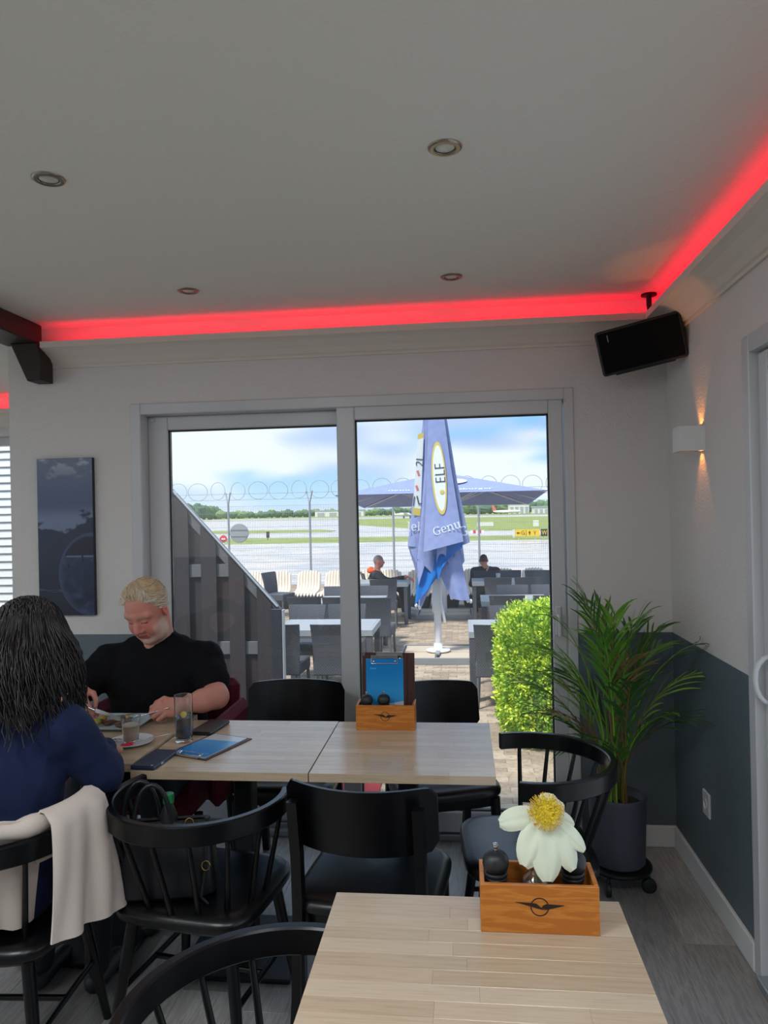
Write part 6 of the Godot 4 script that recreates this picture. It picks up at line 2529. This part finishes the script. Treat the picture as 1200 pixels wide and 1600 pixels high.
	surf(sh, [
		ell(Vector3(-1.37, 0.66, -3.17), Vector3(0.215, 0.19, 0.19), 0.08),
		ell(Vector3(-1.37, 0.84, -3.18), Vector3(0.225, 0.19, 0.155), 0.08),
		ell(Vector3(-1.37, 0.50, -3.2), Vector3(0.21, 0.12, 0.18), 0.06),
		cap(sh_l + Vector3(0.02, 0.0, 0), sh_r + Vector3(-0.02, 0.0, 0), 0.078, 0.078, 0.05),
		cap(Vector3(-1.45, 0.995, -3.185), Vector3(-1.285, 1.0, -3.185), 0.062, 0.062, 0.06),
		cap(Vector3(-1.37, 1.03, -3.185), Vector3(-1.367, 1.052, -3.175), 0.078, 0.076, 0.03),
		cap(sh_r, sh_r.lerp(el_r, 0.62), 0.083, 0.074, 0.04), cap(sh_l, sh_l.lerp(el_l, 0.62), 0.083, 0.074, 0.04)], 0.012, func(_p): return Color.WHITE, 0.011, 9.0)
	obj("shirt", sh, sm, o)
	# trousers and shoes under the table
	var tm := mat("dark_trousers", rgb(26, 28, 34), 0.9)
	var tr := MB.new()
	var legs := []
	for s in [-1.0, 1.0]:
		legs.append(cap(Vector3(-1.37 + s * 0.10, 0.49, -3.2), Vector3(-1.37 + s * 0.15, 0.51, -2.78), 0.095, 0.07, 0.04))
		legs.append(cap(Vector3(-1.37 + s * 0.15, 0.51, -2.78), Vector3(-1.37 + s * 0.15, 0.09, -2.83), 0.068, 0.048, 0.02))
	legs.append(cap(Vector3(-1.47, 0.51, -3.22), Vector3(-1.27, 0.51, -3.22), 0.11, 0.11, 0.05))
	surf(tr, legs, 0.02, func(_p): return Color.WHITE)
	obj("trousers", tr, tm, o)
	for s in [-1.0, 1.0]:
		var shoe := MB.new()
		surf(shoe, [cap(Vector3(-1.37 + s * 0.15, 0.04, -2.86), Vector3(-1.37 + s * 0.16, 0.034, -2.68), 0.04, 0.033, 0.02)], 0.012, func(_p): return Color.WHITE)
		obj("shoe", shoe, M.black_plastic, o)
	# hair
	var hm := mat("fair_hair", Color.WHITE, 0.6, 0, 0.4)
	hm.vertex_color_use_as_albedo = true
	var hair := MB.new()
	var nz := FastNoiseLite.new()
	nz.frequency = 1.0
	nz.seed = 6
	var scalp := func(az: float, th: float, lift: float) -> Vector3:
		var d := Vector3(sin(th) * sin(az), cos(th), sin(th) * cos(az))
		return Vector3(0, 0.032, -0.012) + d * (Vector3(0.079, 0.096, 0.100) + Vector3.ONE * lift)
	var limit := func(az: float) -> float:
		# how far down the hair reaches, az 0 = forehead, PI = nape
		var a := absf(wrapf(az, -PI, PI))
		if a < 1.0:
			return lerpf(0.84, 1.30, a * a) + 0.05 * sin(a * 11.0)
		if a < 1.35:
			return lerpf(1.25, 1.80, (a - 1.0) / 0.35)
		return lerpf(1.80, 2.15, (a - 1.35) / (PI - 1.35))
	hair.col = lin(206, 180, 142)
	var rows := []
	for i in 15:
		var row := PackedVector3Array()
		for j in 48:
			var az := TAU * j / 48
			var l: float = limit.call(az)
			var s := i / 14.0
			var lf := 0.010 * (1.0 - pow(s, 5)) + 0.012 * maxf(0, cos(az)) * (1.0 - absf(s - 0.65)) * (1.0 - pow(s, 6)) - 0.003 * pow(s, 8)
			lf += 0.002 * nz.get_noise_2d(j * 0.9, i * 0.3)
			row.append(hx * scalp.call(az, l * s + 0.001, lf))
		rows.append(row)
	hair.grid(rows, true)
	var r := RandomNumberGenerator.new()
	r.seed = 12
	for k in 1500:
		var az := r.randf() * TAU
		var l: float = limit.call(az)
		var s := sqrt(r.randf())
		var th := l * s
		# combed back and a little to the side
		var az2 := az + 0.22 * sin(az) + r.randfn() * 0.07
		var back := cos(az) > 0
		var dth := -0.30 if back else 0.22
		if absf(sin(az)) > 0.75:
			dth = 0.12
		var lf := 0.011 + 0.012 * maxf(0, cos(az)) * s
		var a: Vector3 = hx * scalp.call(az, minf(th, l * 0.99), 0.002)
		var b: Vector3 = hx * scalp.call(az2, maxf(0.02, th + dth * 0.5), lf + 0.002)
		var c: Vector3 = hx * scalp.call(az2 + 0.03, maxf(0.02, th + dth), lf + r.randf_range(-0.001, 0.005))
		# grey-white at the temples and nape, fair on top
		var grey := clampf(absf(sin(az)) * smoothstep(0.5, 1.0, s) + r.randfn() * 0.2, 0, 1)
		hair.col = lin(198, 164, 120).lerp(lin(228, 220, 204), clampf(grey + r.randf() * 0.35, 0, 1))
		hair.tube([a, b, c], [0.0016, 0.0018, 0.0005], 4, false)
	obj("hair", hair, hm, o)
	# cutlery in his hands
	var fk := thing("dinner_fork", "steel fork in the man's left hand", "fork", Vector3.ZERO)
	var m := MB.new()
	var p0 := Vector3(-1.165, 0.832, -2.80)
	var p1 := Vector3(-1.30, 0.798, -2.785)
	m.tube([p0, p0.lerp(p1, 0.5), p1], [0.0038, 0.0028, 0.0022], 6)
	obj("handle", m, M.steel, fk)
	m = MB.new()
	var fd := (p1 - p0).normalized()
	m.box(p1 + fd * 0.012, Vector3(0.026, 0.002, 0.018), 0.0006, frame_of(Vector3(0, 0, 1), Vector3.UP))
	for k in 4:
		m.tube([p1 + fd * 0.022 + Vector3(0, 0, -0.0075 + k * 0.005), p1 + fd * 0.055 + Vector3(0, -0.004, -0.0075 + k * 0.005)], 0.0011, 5)
	obj("tines", m, M.steel, fk)
	var kn := thing("dinner_knife", "steel knife in the man's right hand", "knife", Vector3.ZERO)
	m = MB.new()
	p0 = Vector3(-1.535, 0.845, -2.80)
	p1 = Vector3(-1.47, 0.822, -2.795)
	m.tube([p0, p1], [0.005, 0.0045], 8)
	obj("handle", m, M.steel, kn)
	m = MB.new()
	var p2 := Vector3(-1.36, 0.79, -2.785)
	var kd := (p2 - p1).normalized()
	m.box((p1 + p2) / 2, Vector3(0.0018, 0.017, (p2 - p1).length()), 0.0006, frame_of(kd, Vector3.UP))
	obj("blade", m, M.steel, kn)

func the_woman() -> void:
	var o := thing("person", "long-haired person in a dark blue top seen from behind at the dinner table", "person", Vector3.ZERO)
	var skin := func(_p: Vector3) -> Color: return lin(202, 150, 130)
	var hx := Transform3D(frame_of(Vector3(0.05, -0.12, -1.0), Vector3.UP), Vector3(-1.318, 1.205, -2.13))
	var body := MB.new()
	var pr := [ell(Vector3(0, 0.032, -0.012), Vector3(0.074, 0.09, 0.094), 0.03), ell(Vector3(0, -0.035, 0.022), Vector3(0.062, 0.085, 0.064), 0.03),
		ell(Vector3(0, -0.10, 0.055), Vector3(0.026, 0.022, 0.024), 0.03), cap(Vector3(0, 0.0, 0.086), Vector3(0, -0.036, 0.10), 0.008, 0.012, 0.012),
		cap(Vector3(-0.022, -0.074, 0.078), Vector3(0.022, -0.074, 0.078), 0.008, 0.008, 0.006),
		ell(Vector3(0.031, 0.0, 0.095), Vector3(0.017, 0.012, 0.014), 0.012, Basis(), -1.0), ell(Vector3(-0.031, 0.0, 0.095), Vector3(0.017, 0.012, 0.014), 0.012, Basis(), -1.0)]
	for s in [-1.0, 1.0]:
		pr.append(ell(Vector3(s * 0.077, -0.01, -0.01), Vector3(0.010, 0.03, 0.018), 0.008))
	var pw := []
	for p in pr:
		pw.append(moved(p, hx))
	pw.append(cap(hx * Vector3(0, -0.06, -0.03), Vector3(-1.325, 1.0, -2.06), 0.052, 0.06, 0.03))
	surf(body, pw, 0.006, skin)
	var sh_r := Vector3(-1.18, 0.965, -2.06)
	var el_r := Vector3(-1.108, 0.812, -2.14)
	var wr_r := Vector3(-1.215, 0.805, -2.375)
	var sh_l := Vector3(-1.50, 0.965, -2.06)
	var el_l := Vector3(-1.56, 0.80, -2.2)
	var wr_l := Vector3(-1.46, 0.805, -2.43)
	surf(body, [cap(el_r, wr_r, 0.035, 0.026, 0.02), cap(el_l, wr_l, 0.035, 0.026, 0.02), cap(sh_r, el_r, 0.04, 0.036, 0.02), cap(sh_l, el_l, 0.04, 0.036, 0.02), cap(sh_l, sh_r, 0.05, 0.05, 0.03), cap(Vector3(-1.335, 0.6, -2.0), Vector3(-1.33, 1.0, -2.05), 0.1, 0.07, 0.05)], 0.012, skin)
	surf(body, hand_prims(Transform3D(frame_of(Vector3(-0.5, -0.1, -0.85), Vector3.UP), Vector3(-1.25, 0.795, -2.435)), -1.0, [0.35, 0.5, 0.35], 0.4), 0.0036, skin)
	surf(body, hand_prims(Transform3D(frame_of(Vector3(0.5, -0.1, -0.85), Vector3.UP), Vector3(-1.43, 0.795, -2.49)), 1.0, [0.35, 0.5, 0.35], 0.4), 0.0036, skin)
	obj("body", body, M.skin, o)
	var top := mat("navy_knit", rgb(26, 36, 68), 0.8, 0, 0.3)
	top.rim_enabled = true
	top.rim = 0.25
	var sh := MB.new()
	surf(sh, [
		ell(Vector3(-1.35, 0.58, -1.98), Vector3(0.185, 0.17, 0.125), 0.08),
		ell(Vector3(-1.345, 0.80, -2.03), Vector3(0.165, 0.2, 0.125), 0.08),
		cap(sh_l, sh_r, 0.072, 0.072, 0.05),
		cap(Vector3(-1.335, 0.97, -2.06), Vector3(-1.33, 1.025, -2.07), 0.085, 0.068, 0.04),
		cap(sh_r, el_r, 0.07, 0.06, 0.04), cap(el_r, wr_r, 0.058, 0.037, 0.04),
		cap(sh_l, el_l, 0.07, 0.06, 0.04), cap(el_l, wr_l, 0.058, 0.037, 0.04)], 0.011, func(_p): return Color.WHITE, 0.012, 8.0)
	obj("top", sh, top, o)
	var tr := MB.new()
	var legs := []
	for s in [-1.0, 1.0]:
		legs.append(cap(Vector3(-1.35 + s * 0.09, 0.54, -2.02), Vector3(-1.35 + s * 0.10, 0.54, -2.40), 0.08, 0.062, 0.04))
		legs.append(cap(Vector3(-1.35 + s * 0.10, 0.54, -2.40), Vector3(-1.35 + s * 0.10, 0.09, -2.36), 0.058, 0.042, 0.02))
	surf(tr, legs, 0.02, func(_p): return Color.WHITE)
	obj("trousers", tr, M.dark_trousers, o)
	for s in [-1.0, 1.0]:
		var shoe := MB.new()
		surf(shoe, [cap(Vector3(-1.35 + s * 0.10, 0.04, -2.34), Vector3(-1.35 + s * 0.10, 0.034, -2.50), 0.036, 0.03, 0.02)], 0.012, func(_p): return Color.WHITE)
		obj("shoe", shoe, M.black_plastic, o)
	# long wavy hair: an inner mass and many locks over it
	var hm := mat("black_hair", Color.WHITE, 0.42, 0, 0.5)
	hm.vertex_color_use_as_albedo = true
	var hair := MB.new()
	surf(hair, [moved(ell(Vector3(0, 0.038, -0.022), Vector3(0.094, 0.103, 0.108), 0.04), hx), moved(ell(Vector3(0, -0.06, -0.055), Vector3(0.118, 0.12, 0.085), 0.05), hx), moved(ell(Vector3(0, -0.17, -0.07), Vector3(0.135, 0.11, 0.07), 0.05), hx),
		moved(ell(Vector3(0, -0.03, 0.085), Vector3(0.06, 0.10, 0.07), 0.02, Basis(), -1.0), hx)], 0.009, func(_p): return lin(20, 17, 17), 0.016, 20.0)
	var r := RandomNumberGenerator.new()
	r.seed = 9
	for k in 1300:
		var az := r.randf_range(0.75, TAU - 0.75)
		var th := acos(1.0 - r.randf() * 0.95)
		var d := Vector3(sin(th) * sin(az), cos(th), sin(th) * cos(az))
		var root := Vector3(0, 0.038, -0.022) + d * Vector3(0.094, 0.103, 0.108)
		var outv := Vector3(d.x, 0.0, minf(d.z, 0.15) - 0.12).normalized()
		var len := r.randf_range(0.26, 0.36) * (0.75 + 0.35 * th / PI)
		var ph := r.randf() * TAU
		var am := r.randf_range(0.008, 0.02)
		var pts := []
		var rad := []
		for i in 11:
			var s := i / 10.0
			var down := s * len
			var sw := 0.052 * smoothstep(0.0, 0.45, s) + 0.022 * s
			var p := root + d * 0.006 + outv * sw * (0.35 + 0.65 * sin(th)) + Vector3(0, -down * smoothstep(0.0, 0.30, s + 0.08), 0)
			p += Vector3(sin(s * 11.0 + ph), 0.0, cos(s * 11.0 + ph)) * am * s
			# stay outside the head and the shoulders
			var q := (p - Vector3(0, 0.02, -0.02)) / Vector3(0.099, 0.108, 0.112)
			if q.length() < 1.0:
				p = Vector3(0, 0.02, -0.02) + q.normalized() * Vector3(0.099, 0.108, 0.112)
			pts.append(hx * p)
			rad.append(lerpf(0.0032, 0.0012, s))
		var g := r.randf()
		hair.col = lin(22, 19, 19).lerp(lin(46, 40, 40), g * g)
		hair.tube(pts, rad, 4, false)
	obj("hair", hair, hm, o)
	coat()
	handbag()

func coat() -> void:
	var o := thing("coat", "beige wool coat hung over the back of a spindle chair", "coat", Vector3.ZERO)
	var cm := mat("beige_wool", rgb(212, 198, 186), 0.9, 0, 0.2)
	cm.rim_enabled = true
	cm.rim = 0.3
	var ce := Vector3(-1.35, 0, -1.98)
	var nz := FastNoiseLite.new()
	nz.frequency = 2.0
	nz.fractal_octaves = 3
	var pt := func(deg: float, rad: float, y: float) -> Vector3:
		var th := deg_to_rad(deg) + 0.06
		return ce + Vector3(sin(th) * rad, y, cos(th) * rad)
	var thick := func(m: MB, rows: Array, t: float) -> void:
		var b := []
		for i in rows.size():
			var rb := PackedVector3Array()
			for j in rows[i].size():
				var du: Vector3 = rows[i][mini(j + 1, rows[i].size() - 1)] - rows[i][maxi(j - 1, 0)]
				var dv: Vector3 = rows[mini(i + 1, rows.size() - 1)][j] - rows[maxi(i - 1, 0)][j]
				rb.append(rows[i][j] - du.cross(dv).normalized() * t)
			b.append(rb)
		m.grid(rows); m.grid(b)
		m.grid([rows[-1], b[-1]]); m.grid([rows[0], b[0]])
		for e in [0, rows[0].size() - 1]:
			var c1 := PackedVector3Array()
			var c2 := PackedVector3Array()
			for i in rows.size():
				c1.append(rows[i][e]); c2.append(b[i][e])
			m.grid([c1, c2])
	# the part inside the backrest, gathered at the top
	var m := MB.new()
	var rows := []
	for i in 21:
		var v := i / 20.0
		var row := PackedVector3Array()
		for j in 49:
			var u := j / 48.0
			var deg := lerpf(-95.0, 62.0, u)
			var y := lerpf(0.49, 0.80, v) + 0.012 * nz.get_noise_2d(u * 3.0, 1.0)
			var rad := lerpf(0.180, 0.236, v) - 0.008 * sin(u * 26.0 + v * 2.0) * (0.4 + 0.6 * (1.0 - v)) + 0.012 * smoothstep(0.75, 1.0, v)
			row.append(pt.call(deg, rad, y))
		rows.append(row)
	thick.call(m, rows, 0.006)
	obj("inner_drape", m, cm, o)
	m = MB.new()
	var roll := []
	var rr := []
	for j in 33:
		var u := j / 32.0
		roll.append(pt.call(lerpf(-95.0, 75.0, u), 0.245 + 0.008 * sin(u * 20.0), 0.792 + 0.012 * sin(u * 13.0) - 0.01 * u))
		rr.append(0.024 + 0.006 * sin(u * 31.0))
	m.tube(roll, rr, 12)
	obj("collar_roll", m, cm, o)
	# the panel that falls over the end of the bow and hangs outside
	m = MB.new()
	rows = []
	for i in 25:
		var v := i / 24.0
		var row := PackedVector3Array()
		for j in 33:
			var u := j / 32.0
			var deg := lerpf(56.0, 98.0, u)
			var y: float
			var rad: float
			if v < 0.22:
				y = lerpf(0.66, 0.80, v / 0.22)
				rad = lerpf(0.225, 0.24, v / 0.22)
			elif v < 0.36:
				var s := (v - 0.22) / 0.14
				y = 0.80 - 0.012 * s + 0.012 * sin(PI * s)
				rad = lerpf(0.24, 0.296, s)
			else:
				var s := (v - 0.36) / 0.64
				y = lerpf(0.79, lerpf(0.50, 0.455, u), s)
				rad = lerpf(0.296, 0.335, sqrt(s)) + (0.25 + s) * (0.016 * sin(u * 9.0 + 0.6) + 0.008 * sin(u * 19.0 + s * 3.0))
			row.append(pt.call(deg - 8.0 * maxf(0, v - 0.36) * (0.5 - u) * 2.0, rad, y))
		rows.append(row)
	thick.call(m, rows, 0.006)
	obj("hanging_panel", m, cm, o)

func handbag() -> void:
	var o := thing("handbag", "dark navy leather handbag with gold buckles standing on a spindle chair", "handbag", Vector3(-0.90, 0.463, -2.13), 0.2)
	var lm := mat("navy_leather", rgb(13, 14, 19), 0.4, 0, 0.5)
	var gold := mat("gold_metal", rgb(196, 160, 92), 0.25, 1.0)
	var m := MB.new()
	var rows := []
	for q in [[0.02, 0.02, 0.0], [0.135, 0.06, 0.0], [0.15, 0.07, 0.015], [0.14, 0.062, 0.12], [0.13, 0.03, 0.2], [0.125, 0.016, 0.215], [0.11, 0.008, 0.21]]:
		var row := PackedVector3Array()
		for j in 32:
			var a := TAU * j / 32
			row.append(Vector3(signf(cos(a)) * pow(absf(cos(a)), 0.4) * q[0], q[2], signf(sin(a)) * pow(absf(sin(a)), 0.5) * q[1]))
		rows.append(row)
	m.grid(rows, true)
	obj("pouch", m, lm, o)
	for s in [-1.0, 1.0]:
		m = MB.new()
		var pts := []
		for k in 15:
			var a := PI * k / 14
			pts.append(Vector3(-0.06 + cos(a) * 0.055 + 0.02 * s, 0.195 + sin(a) * 0.13, 0.018 * s))
		m.tube(pts, 0.0075, 8)
		var h := obj("handle", m, lm, o)
		m = MB.new()
		for e in [pts[0], pts[14]]:
			m.box(e + Vector3(0, 0.0, 0.006 * s), Vector3(0.02, 0.024, 0.004), 0.001)
		obj("handle_ring", m, gold, h)
	m = MB.new()
	m.tube([Vector3(0.10, 0.2, 0.02), Vector3(0.12, 0.22, 0.05), Vector3(0.125, 0.12, 0.085), Vector3(0.11, 0.02, 0.09), Vector3(0.13, -0.0, 0.095)], 0.005, 6)
	obj("shoulder_strap", m, lm, o)
	m = MB.new()
	for q in [[Vector3(0.125, 0.11, 0.092), 0.012], [Vector3(0.07, 0.21, 0.03), 0.013]]:
		var loop := []
		for k in 9:
			var a := TAU * k / 8
			loop.append(q[0] + Vector3(cos(a) * q[1], sin(a) * q[1] * 1.2, 0))
		m.tube(loop, 0.0018, 6)
	obj("buckle", m, gold, o)
	var b := thing("drink_bottle", "small bottle with a green cap sticking out of the handbag", "bottle", Vector3(-0.895, 0.60, -2.13))
	m = MB.new()
	m.lathe([[0.0, 0.0], [0.024, 0.0], [0.026, 0.01], [0.026, 0.09], [0.014, 0.12], [0.012, 0.125], [0.0, 0.125]], 20)
	obj("flask", m, M.black_plastic, b)
	m = MB.new()
	m.lathe([[0.0, 0.126], [0.0155, 0.126], [0.0165, 0.128], [0.0165, 0.152], [0.015, 0.155], [0.0, 0.155]], 20)
	obj("bottle_cap", m, mat("cap_green", rgb(20, 116, 66), 0.4), b)

func people_outside() -> void:
	var dark := mat("dark_jacket", rgb(52, 50, 60), 0.85)
	var org := mat("orange_lining", rgb(240, 96, 40), 0.7)
	var grey := mat("grey_trousers", rgb(84, 82, 94), 0.9)
	var white := func(_p: Vector3) -> Color: return Color.WHITE
	var y := GROUND
	# guest in the jacket with the orange hood: sits sideways, one knee over the other, facing right
	var o := thing("person", "seated grey-haired man in a dark jacket with an orange hood on the terrace", "person", Vector3.ZERO)
	var sk := func(p: Vector3) -> Color:
		if p.y > y + 0.80 and (p.y > y + 1.085 or p.x < -1.64):
			return lin(150, 140, 138)
		return lin(214, 140, 122)
	var b := MB.new()
	var hd := Vector3(-1.60, y + 1.06, -13.95)
	surf(b, [ell(hd + Vector3(-0.01, 0.02, 0), Vector3(0.098, 0.098, 0.078), 0.03), ell(hd + Vector3(0.03, -0.045, 0), Vector3(0.066, 0.08, 0.06), 0.03), cap(hd + Vector3(0.088, 0.0, 0), hd + Vector3(0.108, -0.03, 0), 0.01, 0.014, 0.012), cap(hd + Vector3(-0.02, -0.06, 0), Vector3(-1.64, y + 0.88, -13.95), 0.055, 0.06, 0.03), ell(hd + Vector3(0.0, -0.01, 0.08), Vector3(0.016, 0.03, 0.01), 0.01)], 0.011, sk)
	surf(b, hand_prims(Transform3D(frame_of(Vector3(0.9, -0.25, 0.3), Vector3.UP), Vector3(-1.01, y + 0.775, -13.62)), 1.0, [0.4, 0.4, 0.3], 0.4), 0.006, func(_p): return lin(214, 140, 122))
	surf(b, [cap(Vector3(-1.66, y + 0.5, -13.97), Vector3(-1.65, y + 0.85, -13.96), 0.1, 0.09, 0.04), cap(Vector3(-1.2, y + 0.72, -13.7), Vector3(-1.05, y + 0.775, -13.64), 0.035, 0.028, 0.02)], 0.018, func(_p): return lin(214, 140, 122))
	obj("body", b, M.skin, o)
	b = MB.new()
	surf(b, [ell(Vector3(-1.67, y + 0.66, -13.97), Vector3(0.15, 0.22, 0.19), 0.06), cap(Vector3(-1.65, y + 0.82, -13.77), Vector3(-1.65, y + 0.82, -14.15), 0.075, 0.075, 0.05), cap(Vector3(-1.64, y + 0.81, -13.76), Vector3(-1.40, y + 0.70, -13.72), 0.065, 0.055, 0.03), cap(Vector3(-1.40, y + 0.70, -13.72), Vector3(-1.10, y + 0.775, -13.66), 0.055, 0.04, 0.03), cap(Vector3(-1.64, y + 0.81, -14.15), Vector3(-1.45, y + 0.62, -14.15), 0.065, 0.055, 0.03)], 0.016, white, 0.012, 8.0)
	obj("jacket", b, dark, o)
	b = MB.new()
	surf(b, [cap(Vector3(-1.76, y + 0.90, -13.82), Vector3(-1.76, y + 0.90, -14.02), 0.055, 0.055, 0.03), cap(Vector3(-1.74, y + 0.88, -13.80), Vector3(-1.66, y + 0.90, -13.80), 0.04, 0.03, 0.03)], 0.013, white)
	obj("hood", b, org, o)
	b = MB.new()
	surf(b, [cap(Vector3(-1.64, y + 0.53, -13.90), Vector3(-1.12, y + 0.66, -13.92), 0.09, 0.07, 0.04), cap(Vector3(-1.12, y + 0.66, -13.92), Vector3(-1.02, y + 0.22, -13.95), 0.066, 0.045, 0.02), cap(Vector3(-1.64, y + 0.53, -14.05), Vector3(-1.2, y + 0.53, -14.08), 0.09, 0.068, 0.04), cap(Vector3(-1.2, y + 0.53, -14.08), Vector3(-1.15, y + 0.1, -14.08), 0.062, 0.045, 0.02)], 0.018, white)
	obj("trousers", b, grey, o)
	b = MB.new()
	surf(b, [cap(Vector3(-1.04, y + 0.16, -13.95), Vector3(-0.9, y + 0.13, -13.95), 0.042, 0.034, 0.02)], 0.014, white)
	surf(b, [cap(Vector3(-1.18, y + 0.045, -14.08), Vector3(-1.0, y + 0.04, -14.08), 0.042, 0.034, 0.02)], 0.014, white)
	obj("shoes", b, M.white_trim, o)
	# guest with the strap, back to the cafe
	o = thing("person", "seated person in a dark jacket with a pale strap across the back", "person", Vector3.ZERO)
	var cx := 0.42
	hd = Vector3(cx - 0.03, y + 1.03, -14.24)
	b = MB.new()
	surf(b, [ell(hd + Vector3(0, 0.02, 0), Vector3(0.078, 0.1, 0.096), 0.03), ell(hd + Vector3(0, -0.04, -0.03), Vector3(0.064, 0.08, 0.066), 0.03), cap(hd + Vector3(0, -0.05, 0.01), Vector3(cx, y + 0.86, -14.2), 0.055, 0.06, 0.03), ell(hd + Vector3(0.08, -0.01, 0.0), Vector3(0.01, 0.03, 0.018), 0.01), ell(hd + Vector3(-0.08, -0.01, 0.0), Vector3(0.01, 0.03, 0.018), 0.01), cap(hd + Vector3(0, -0.01, -0.09), hd + Vector3(0, -0.035, -0.105), 0.009, 0.013, 0.01)], 0.011, func(p: Vector3): return lin(70, 58, 56) if p.y > hd.y - 0.02 and p.z > hd.z - 0.06 or p.y > hd.y + 0.05 else lin(196, 140, 124))
	surf(b, [cap(Vector3(cx, y + 0.5, -14.22), Vector3(cx, y + 0.88, -14.2), 0.1, 0.08, 0.04)], 0.02, func(_p): return lin(196, 140, 124))
	surf(b, hand_prims(Transform3D(frame_of(Vector3(0.3, -0.1, -0.9), Vector3.UP), Vector3(cx - 0.16, y + 0.60, -14.55)), -1.0, [0.3, 0.3, 0.3], 0.3), 0.007, func(_p): return lin(196, 140, 124))
	surf(b, hand_prims(Transform3D(frame_of(Vector3(-0.3, -0.1, -0.9), Vector3.UP), Vector3(cx + 0.16, y + 0.60, -14.55)), 1.0, [0.3, 0.3, 0.3], 0.3), 0.007, func(_p): return lin(196, 140, 124))
	obj("body", b, M.skin, o)
	b = MB.new()
	surf(b, [ell(Vector3(cx, y + 0.68, -14.2), Vector3(0.20, 0.24, 0.14), 0.06), ell(Vector3(cx, y + 0.52, -14.2), Vector3(0.2, 0.12, 0.15), 0.06), cap(Vector3(cx - 0.19, y + 0.83, -14.2), Vector3(cx + 0.19, y + 0.83, -14.2), 0.08, 0.08, 0.05), cap(Vector3(cx - 0.21, y + 0.82, -14.2), Vector3(cx - 0.26, y + 0.58, -14.25), 0.07, 0.06, 0.04), cap(Vector3(cx - 0.26, y + 0.58, -14.25), Vector3(cx - 0.18, y + 0.60, -14.48), 0.058, 0.042, 0.04), cap(Vector3(cx + 0.21, y + 0.82, -14.2), Vector3(cx + 0.26, y + 0.58, -14.25), 0.07, 0.06, 0.04), cap(Vector3(cx + 0.26, y + 0.58, -14.25), Vector3(cx + 0.18, y + 0.60, -14.48), 0.058, 0.042, 0.04)], 0.016, white, 0.012, 8.0)
	obj("jacket", b, dark, o)
	b = MB.new()
	b.tube([Vector3(cx + 0.06, y + 0.92, -14.14), Vector3(cx - 0.0, y + 0.80, -14.045), Vector3(cx - 0.1, y + 0.66, -14.035), Vector3(cx - 0.17, y + 0.52, -14.06)], 0.022, 6, true, 0.3)
	obj("strap", b, mat("strap_tan", rgb(206, 170, 156), 0.7), o)
	b = MB.new()
	for s in [-1.0, 1.0]:
		surf(b, [cap(Vector3(cx + s * 0.1, y + 0.53, -14.22), Vector3(cx + s * 0.16, y + 0.53, -14.62), 0.085, 0.068, 0.04), cap(Vector3(cx + s * 0.16, y + 0.53, -14.62), Vector3(cx + s * 0.18, y + 0.1, -14.55), 0.062, 0.045, 0.02)], 0.02, white)
	obj("trousers", b, grey, o)
	b = MB.new()
	for s in [-1.0, 1.0]:
		surf(b, [cap(Vector3(cx + s * 0.18, y + 0.045, -14.52), Vector3(cx + s * 0.18, y + 0.04, -14.70), 0.042, 0.034, 0.02)], 0.014, white)
	obj("shoes", b, M.black_plastic, o)
